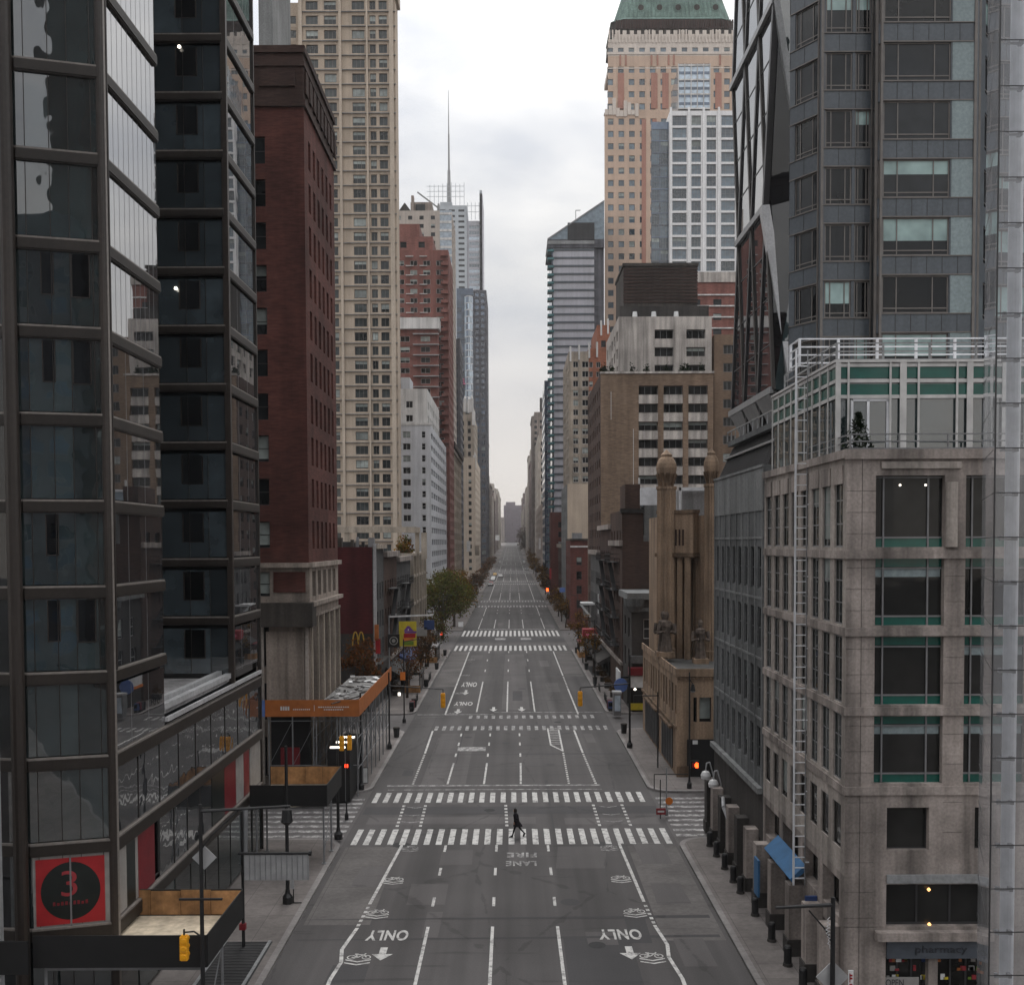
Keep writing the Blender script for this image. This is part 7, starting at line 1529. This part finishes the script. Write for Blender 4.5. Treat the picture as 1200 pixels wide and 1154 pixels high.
tree('brown sparse tree by the yellow billboard', -12.4, 120, 6.6, 1.9, 900, ('leaf_brown', 'leaf_orange'), .25)
tree('dark brown tree at the left kerb before the green tree', -12.2, 162, 7.6, 2.2, 1300, ('leaf_brown', 'leaf_green'), .3)
tree('bare looking brown tree at the left corner of the third crossing', -12.4, 150, 6.4, 1.7, 700, ('leaf_brown', 'leaf_brown'), .25)
for i, (y, h) in enumerate(((278, 10), (330, 10), (362, 9), (398, 10), (470, 10), (520, 11), (610, 11), (660, 10))): tree('russet leaved tree in the row along the left kerb', -12.4, y, h*.72, 2.6, 700, ('leaf_brown', 'leaf_orange', 'leaf_far'), .6, clumps=16, group='russet trees along the left kerb')
random.seed(2)
for i, (y, h) in enumerate(((178+40, 6), (236, 6.5), (252, 7), (272, 6.5), (326, 8), (350, 9), (388, 8.5), (470, 10), (500, 10), (540, 11), (600, 11), (650, 12))): tree('low brown leaved tree in the row along the right kerb', 11.4, y, h, 1.9 if y < 300 else 2.3, 800, ('leaf_brown', 'leaf_gold', 'leaf_brown'), .34 if y < 300 else .6, clumps=18, group='brown trees along the right kerb', low=.25)
tree('large hazy brown tree near the far end of the avenue', 14, 1000, 26, 9, 1800, ('leaf_far',), 1.6, .5, low=.2, clumps=30)
tree('small golden tree on the roof of the cream corner building', XX(474, 158, 640), 158, 8, 1.4, 0, 'leaf_gold', name='roof_tree') if False else None
m2 = MB(); rnd = random.Random(5); 
for i in range(900):
    px_ = rnd.gauss(474, 4.5); py = 650-abs(rnd.gauss(0, 8)); d = 154.5+rnd.random()*2; p = at(px_, py, d); a = Vector((rnd.uniform(-1, 1), rnd.uniform(-1, 1), rnd.uniform(-1, 1)))*.24; b = Vector((rnd.uniform(-1, 1), rnd.uniform(-1, 1), rnd.uniform(-1, 1)))*.16; m2.quad(p-a, p-b, p+a, p+b, rnd.choice(['leaf_gold', 'leaf_orange', 'leaf_green']))
t = thing('roof_shrub', 'golden leaved shrub on the cream corner building roof', 'shrub', (-16.5, 155, 16)); m2.build('foliage', t); m2 = MB(); m2.tube((-16.4, 155.5, 15.8), (-16.4, 155.5, 17.6), .12, .06, 'bark'); m2.build('stem', t)

# ------------------------------------------------------------------ small street furniture
rnd = random.Random(77)
def litter_bin(x, y, lb, g): 
    t = thing('litter_bin', lb, 'bin', (x, y, .15), g); m_ = MB(); m_.lathe(x, y, [(.24, .15), (.30, .95), (.33, 1.0)], 'grate', 12, .08); m_.build('basket', t); m_ = MB(); m_.lathe(x, y, [(.29, .96), (.33, 1.06), (.2, 1.12)], 'louver', 12); m_.build('rim', t); return t
def news_box(x, y, m_n, lb, g):
    t = thing('newspaper_box', lb, 'newspaper box', (x, y, .15), g); m_ = MB(); m_.box(x-.25, x+.25, y-.2, y+.2, .45, 1.2, m_n); m_.box(x-.2, x+.2, y-.22, y-.201, .7, 1.1, 'pane_dark'); m_.build('box', t); m_ = MB(); m_.box(x-.2, x+.2, y-.15, y+.15, .15, .45, 'black_metal'); m_.build('pedestal', t)
def bicycle(x, y, lb, g, a=0.):
    t = thing('bicycle', lb, 'bicycle', (x, y, .15), g); t.rotation_euler = (0, 0, a)
    for s in (-.5, .5):
        m_ = MB(); p = [(x, y+s+.33*math.cos(k), .5+.33*math.sin(k)) for k in np.linspace(0, 2*PI, 15)]; m_.path(p, .022, 'rubber', 5); m_.build('wheel', t)
    m_ = MB(); m_.path([(x, y-.5, .5), (x, y-.1, .48), (x, y+.35, .95), (x, y-.2, .95), (x, y-.1, .48)], .02, 'black_metal', 5); m_.path([(x, y+.5, .5), (x, y+.35, 1.1)], .02, 'black_metal', 5); m_.path([(x, y-.2, .95), (x, y-.5, .5)], .015, 'black_metal', 5); m_.build('frame', t)
    m_ = MB(); m_.bar((x-.25, y+.33, 1.1), (x+.25, y+.33, 1.1), .03, .03, 'black_metal'); m_.build('handlebar', t); m_ = MB(); m_.box(x-.07, x+.07, y-.34, y-.08, 1.0, 1.05, 'rubber'); m_.build('saddle', t)
def planter(x, y, lb, g, mat):
    t = thing('planter', lb, 'planter', (x, y, .15), g); m_ = MB(); m_.box(x-.4, x+.4, y-.4, y+.4, .15, .75, 'granite_dark'); m_.box(x-.45, x+.45, y-.45, y+.45, .75, .82, 'granite'); m_.build('box', t); m_ = MB()
    for i in range(240):
        p = Vector((x+rnd.gauss(0, .24), y+rnd.gauss(0, .24), .85+abs(rnd.gauss(0, .35)))); a = Vector((rnd.uniform(-1, 1), rnd.uniform(-1, 1), rnd.uniform(-1, 1)))*.11; b = Vector((rnd.uniform(-1, 1), rnd.uniform(-1, 1), rnd.uniform(-1, 1)))*.07; m_.quad(p-a, p-b, p+a, p+b, mat)
    m_.build('foliage', t)
for y in (95.5, 113, 129, 147, 165): litter_bin(-10.9, y, 'wire litter bin along the left kerb', 'litter bins on the left kerb')
for y in (97, 112, 131, 146, 168): litter_bin(10.6, y, 'wire litter bin along the right kerb', 'litter bins on the right kerb')
for y, m_n in ((109.8, 'blue_dark'), (110.5, 'dark_red'), (111.2, 'frame_dark')): news_box(10.55, y, m_n, {'blue_dark': 'dark blue newspaper box in the row at the right corner', 'dark_red': 'dark red newspaper box between blue and black ones', 'frame_dark': 'black newspaper box last in the row at the right corner'}[m_n], 'newspaper boxes at the right corner')
for y, m_n in ((110.0, 'frame_dark'), (110.8, 'dark_red')): news_box(-10.9, y, m_n, {'frame_dark': 'black newspaper box at the left corner', 'dark_red': 'dark red newspaper box at the left corner'}[m_n], 'newspaper boxes at the left corner')
for y in (115, 116.1, 117.2, 124, 125.1, 153, 154.1): bicycle(10.6, y, 'black bicycle leaning on the right kerb rack', 'bicycles along the right kerb', rnd.uniform(-.1, .1) if False else 0.)
for y in (116, 117.2, 134, 135.1, 136.2): bicycle(-10.95, y, 'black bicycle standing by the left kerb', 'bicycles along the left kerb')
for y in (120, 127.5, 133.5, 140, 158): planter(11.9, y, 'square planter with brown shrubs by the right shop fronts', 'planters by the right shop fronts', 'leaf_brown')
for y in (122, 131, 141, 156, 168): planter(-13.9, y, 'square planter with brown shrubs by the left shop fronts', 'planters by the left shop fronts', 'leaf_brown')
def dining(lb, x0, x1, y0, y1, mat):
    t = thing('dining_shelter', lb, 'shelter', ((x0+x1)/2, (y0+y1)/2, .15)); m_ = MB(); m_.box(x0, x1, y0, y1, 2.5, 2.62, mat); m_.box(x0-.05, x1+.05, y0-.05, y1+.05, 2.3, 2.48, 'black_metal'); m_.build('roof', t)
    for x in (x0+.1, x1-.1):
        for y in np.linspace(y0+.1, y1-.1, 4): m_ = MB(); m_.box(x-.05, x+.05, y-.05, y+.05, .15, 2.3, 'black_metal'); m_.build('post', t)
    m_ = MB(); m_.box(x0, x0+.08, y0, y1, .15, 1.0, 'plywood'); m_.box(x0+.09, x1, y0, y0+.08, .15, 1.0, 'plywood'); m_.build('low_wall', t)
dining('dark roofed outdoor dining shelter on the left pavement by the brown trees', -13.2, -11.2, 124, 130, 'louver'); dining('pale roofed outdoor dining shelter on the left pavement by the cream building', -13.2, -11.4, 155, 161, 'roof_pale'); dining('dark red roofed outdoor dining shelter on the right pavement', 10.5, 12.2, 161, 166, 'dark_red')
for i, (x, y, h) in enumerate(((11.3, 142, 6.2), (11.2, 155.5, 6.8), (11.2, 172, 6.6))): tree('thin brown tree before the dark right tenements', x, y, h, 1.7, 800, ('leaf_brown', 'leaf_brown', 'leaf_gold'), .26, group='thin brown trees at the right tenements', low=.3, clumps=16)
for i, (px_, d) in enumerate(((697, 128), (690, 158), (677, 190))): pole(['dark lamp post before the right tenements, nearest one', 'dark lamp post by the red shop sign', 'dark lamp post at the right corner of the third crossing'][i], XX(px_, d), d, 8.5, ((-1.8, 0), 8.8), .07)

# ------------------------------------------------------------------ cars far up the avenue
def car(label, x, y, mat, van=False, grp='cars parked far up the avenue'):
    g0 = gz(y); t = thing('parked_car', label, 'car', (x, y, g0), grp); w = .9; h1, h2 = (.95, 1.5) if not van else (1.2, 2.1)
    prof = [(-2.2, .35), (-2.25, .75), (-1.4, h1), (-.7, h2), (1.1, h2), (1.8, h1), (2.25, .85), (2.25, .35)] if not van else [(-2.4, .35), (-2.4, 1.0), (-1.9, 1.2), (-1.4, h2), (2.4, h2), (2.45, .35)]
    m_ = MB()
    def side(s): return [(x+s*(w if z < 1.0 else w*.86), y+a, g0+z) for a, z in prof]
    l, r_ = side(-1), side(1); m_.poly(l, mat); m_.poly(r_[::-1], mat)
    for i in range(len(prof)): j = (i+1) % len(prof); m_.quad(l[i], r_[i], r_[j], l[j], mat)
    m_.build('body', t); m_ = MB()
    m_.quad((x-.7, y-1.38, g0+h1+.02), (x+.7, y-1.38, g0+h1+.02), (x+.66, y-.76, g0+h2-.06), (x-.66, y-.76, g0+h2-.06), 'pane_dark'); m_.build('windscreen', t)
    for s in (-1, 1):
        m_ = MB(); m_.quad((x+s*.905, y-.9, g0+h1+.02), (x+s*.905, y+1.3, g0+h1+.02), (x+s*.80, y+1.0, g0+h2-.1), (x+s*.80, y-.5, g0+h2-.1), 'pane_dark'); m_.build('side_window', t)
        m_ = MB(); m_.box(x+s*.55-.14, x+s*.55+.14, y-2.3, y-2.24, g0+.62, g0+.76, 'sign_white'); m_.build('headlight', t)
        for a in (-1.35, 1.4): m_ = MB(); m_.tube((x+s*.72, y+a, g0+.33), (x+s*.93, y+a, g0+.33), .33, .33, 'rubber', 12); m_.build('wheel', t)
    return t
for i, (x, y, m_, v, lb) in enumerate(((-8.7, 462, 'car_white', 0, 'white car parked nearest on the far left kerb'), (-8.7, 474, 'car_white', 0, 'white car second in the line on the far left kerb'), (-8.7, 486, 'car_grey', 0, 'grey car between white ones on the far left kerb'), (-5.6, 500, 'car_white', 0, 'white car standing in the left lane far up'), (-8.7, 520, 'taxi_yellow', 0, 'yellow taxi last in the far left line'), (-8.6, 420, 'car_red', 0, 'red car parked before the white ones at left'), (-8.7, 412, 'car_black', 0, 'black car parked nearest the crossing far left'), (8.7, 735, 'car_white', 1, 'white van parked far up on the right'), (8.6, 600, 'car_black', 0, 'black car parked far up on the right'), (-8.6, 740, 'car_white', 1, 'white van parked far up on the left'), (8.6, 770, 'car_grey', 1, 'grey van behind the white van far up'))): car(lb, x, y, m_, v)

# ------------------------------------------------------------------ the walker on the crossing
def skin_body(name, joints, bones, mat, parent):
    me = bpy.data.meshes.new(name); me.from_pydata([j[0] for j in joints], bones, []); o = bpy.data.objects.new('tmp', me); C.objects.link(o)
    mo = o.modifiers.new('skin', 'SKIN'); o.modifiers.new('sub', 'SUBSURF').levels = 2; o.modifiers['sub'].render_levels = 2
    if not me.skin_vertices: return None
    for i, j in enumerate(joints): me.skin_vertices[0].data[i].radius = (j[1], j[1])
    me.skin_vertices[0].data[0].use_root = True
    m3_ = bpy.data.meshes.new_from_object(o.evaluated_get(bpy.context.evaluated_depsgraph_get())); bpy.data.objects.remove(o)
    m3_.materials.clear(); m3_.materials.append(MATS[mat]); m3_.polygons.foreach_set('use_smooth', [True]*len(m3_.polygons))
    q_ = bpy.data.objects.new(name, m3_); C.objects.link(q_); q_.parent = parent; return q_
px_, py_ = .22, 63.2
t = thing('person', 'person in dark coat and trousers striding left across the crosswalk', 'person', (px_, py_, .012))
def V(x, y, z): return (x, y, z)
J = [(V(.02, 0, .93), .125), (V(-.02, 0, 1.12), .125), (V(-.05, 0, 1.34), .14), (V(-.07, 0, 1.48), .07), (V(-.08, 0, 1.56), .055), (V(-.10, 0, 1.70), .10),
     (V(-.05, -.17, 1.42), .06), (V(.02, -.22, 1.15), .045), (V(-.14, -.23, .97), .036), (V(-.05, .17, 1.42), .06), (V(.06, .22, 1.16), .045), (V(-.06, .25, .95), .036),
     (V(.0, -.09, .86), .09), (V(-.16, -.09, .48), .062), (V(-.26, -.09, .10), .042), (V(-.40, -.09, .045), .035),
     (V(.04, .09, .86), .09), (V(.22, .09, .49), .062), (V(.50, .09, .20), .042), (V(.42, .09, .06), .034)]
E = [(0, 1), (1, 2), (2, 3), (3, 4), (4, 5), (2, 6), (6, 7), (7, 8), (2, 9), (9, 10), (10, 11), (0, 12), (12, 13), (13, 14), (14, 15), (0, 16), (16, 17), (17, 18), (18, 19)]
skin_body('body', J, E, 'trousers', t)
def loft(mb, rings, mat, n=16):
    P = []
    for (cx, cy, z, rx, ry) in rings: P.append([(px_+cx+rx*math.cos(2*PI*i/n), py_+cy+ry*math.sin(2*PI*i/n), z) for i in range(n)])
    for a, b in zip(P, P[1:]):
        for i in range(n): j = (i+1) % n; mb.quad(a[i], a[j], b[j], b[i], mat)
    mb.poly(P[-1], mat)
m2 = MB(); loft(m2, [(.08, 0, .68, .30, .24), (.06, 0, .80, .25, .22), (.0, 0, 1.02, .17, .185), (-.02, 0, 1.2, .165, .19), (-.05, 0, 1.40, .165, .20), (-.06, 0, 1.49, .09, .12)], 'coat'); m2.build('coat', t, smooth=True)
m2 = MB()
for s in (-1, 1): e = .06 if s > 0 else .02; h = -.02 if s > 0 else -.12; m2.tube((px_-.05, py_+s*.19, 1.42), (px_+e, py_+s*.235, 1.15), .08, .065, 'coat', 10); m2.tube((px_+e, py_+s*.235, 1.15), (px_+h, py_+s*.25, 1.0), .065, .055, 'coat', 10)
m2.build('sleeve', t, smooth=True)
m2 = MB(); m2.lathe(px_-.10, py_, [(.05, 1.53), (.085, 1.6), (.09, 1.68), (.07, 1.74), (.02, 1.77)], 'skin', 12); m2.tube((px_-.185, py_, 1.655), (px_-.21, py_, 1.64), .02, .012, 'skin', 6); m2.build('face', t, smooth=True)
m2 = MB(); m2.lathe(px_-.075, py_, [(.07, 1.50), (.105, 1.58), (.108, 1.68), (.09, 1.76), (.03, 1.81)], 'hair', 12); m2.build('hair', t, smooth=True)
for s in (-1, 1):
    m2 = MB(); x, y, z = px_+(-.06 if s > 0 else -.14), py_+s*.25, (.95 if s > 0 else .97); m2.hexa([(x-.035, y-.012, z-.05), (x+.03, y-.012, z-.05), (x+.03, y+.012, z-.05), (x-.035, y+.012, z-.05), (x-.03, y-.015, z+.04), (x+.03, y-.015, z+.04), (x+.03, y+.015, z+.04), (x-.03, y+.015, z+.04)], 'skin')
    for i in range(4): m2.path([(x-.03+i*.018, y, z-.045), (x-.034+i*.018, y, z-.09), (x-.045+i*.018, y, z-.125+.006*abs(i-1.5))], .009, 'skin', 5)
    m2.path([(x-.035, y, z), (x-.06, y, z-.035), (x-.062, y, z-.065)], .01, 'skin', 5); m2.build('hand', t)
for (x, y, z, up) in ((-.36, -.09, 0, 0), (.47, .09, .05, 1)):
    m2 = MB(); X_ = px_+x; Y_ = py_+y
    if not up: m2.hexa([(X_-.12, Y_-.04, .014), (X_+.14, Y_-.04, .014), (X_+.14, Y_+.04, .014), (X_-.12, Y_+.04, .014), (X_-.10, Y_-.035, .06), (X_+.14, Y_-.035, .13), (X_+.14, Y_+.035, .13), (X_-.10, Y_+.035, .06)], 'rubber')
    else: m2.hexa([(X_-.10, Y_-.04, .014), (X_-.0, Y_-.04, .014), (X_-.0, Y_+.04, .014), (X_-.10, Y_+.04, .014), (X_-.05, Y_-.035, .20), (X_+.10, Y_-.035, .24), (X_+.10, Y_+.035, .24), (X_-.05, Y_+.035, .20)], 'rubber')
    m2.build('shoe', t)

# ------------------------------------------------------------------ haze
HAZE = .00013
if HAZE:
    q = NT('haze_air'); v = q.n('ShaderNodeVolumePrincipled', {'Color': (.86, .86, .88, 1), 'Density': HAZE, 'Anisotropy': .2}).outputs[0]; q.t.links.new(v, q.out.inputs['Volume'])
    m2 = MB(); m2.box(-720, 720, -440, 4520, -2, 330, 'haze_air'); o = m2.build('haze'); o['kind'] = 'stuff'
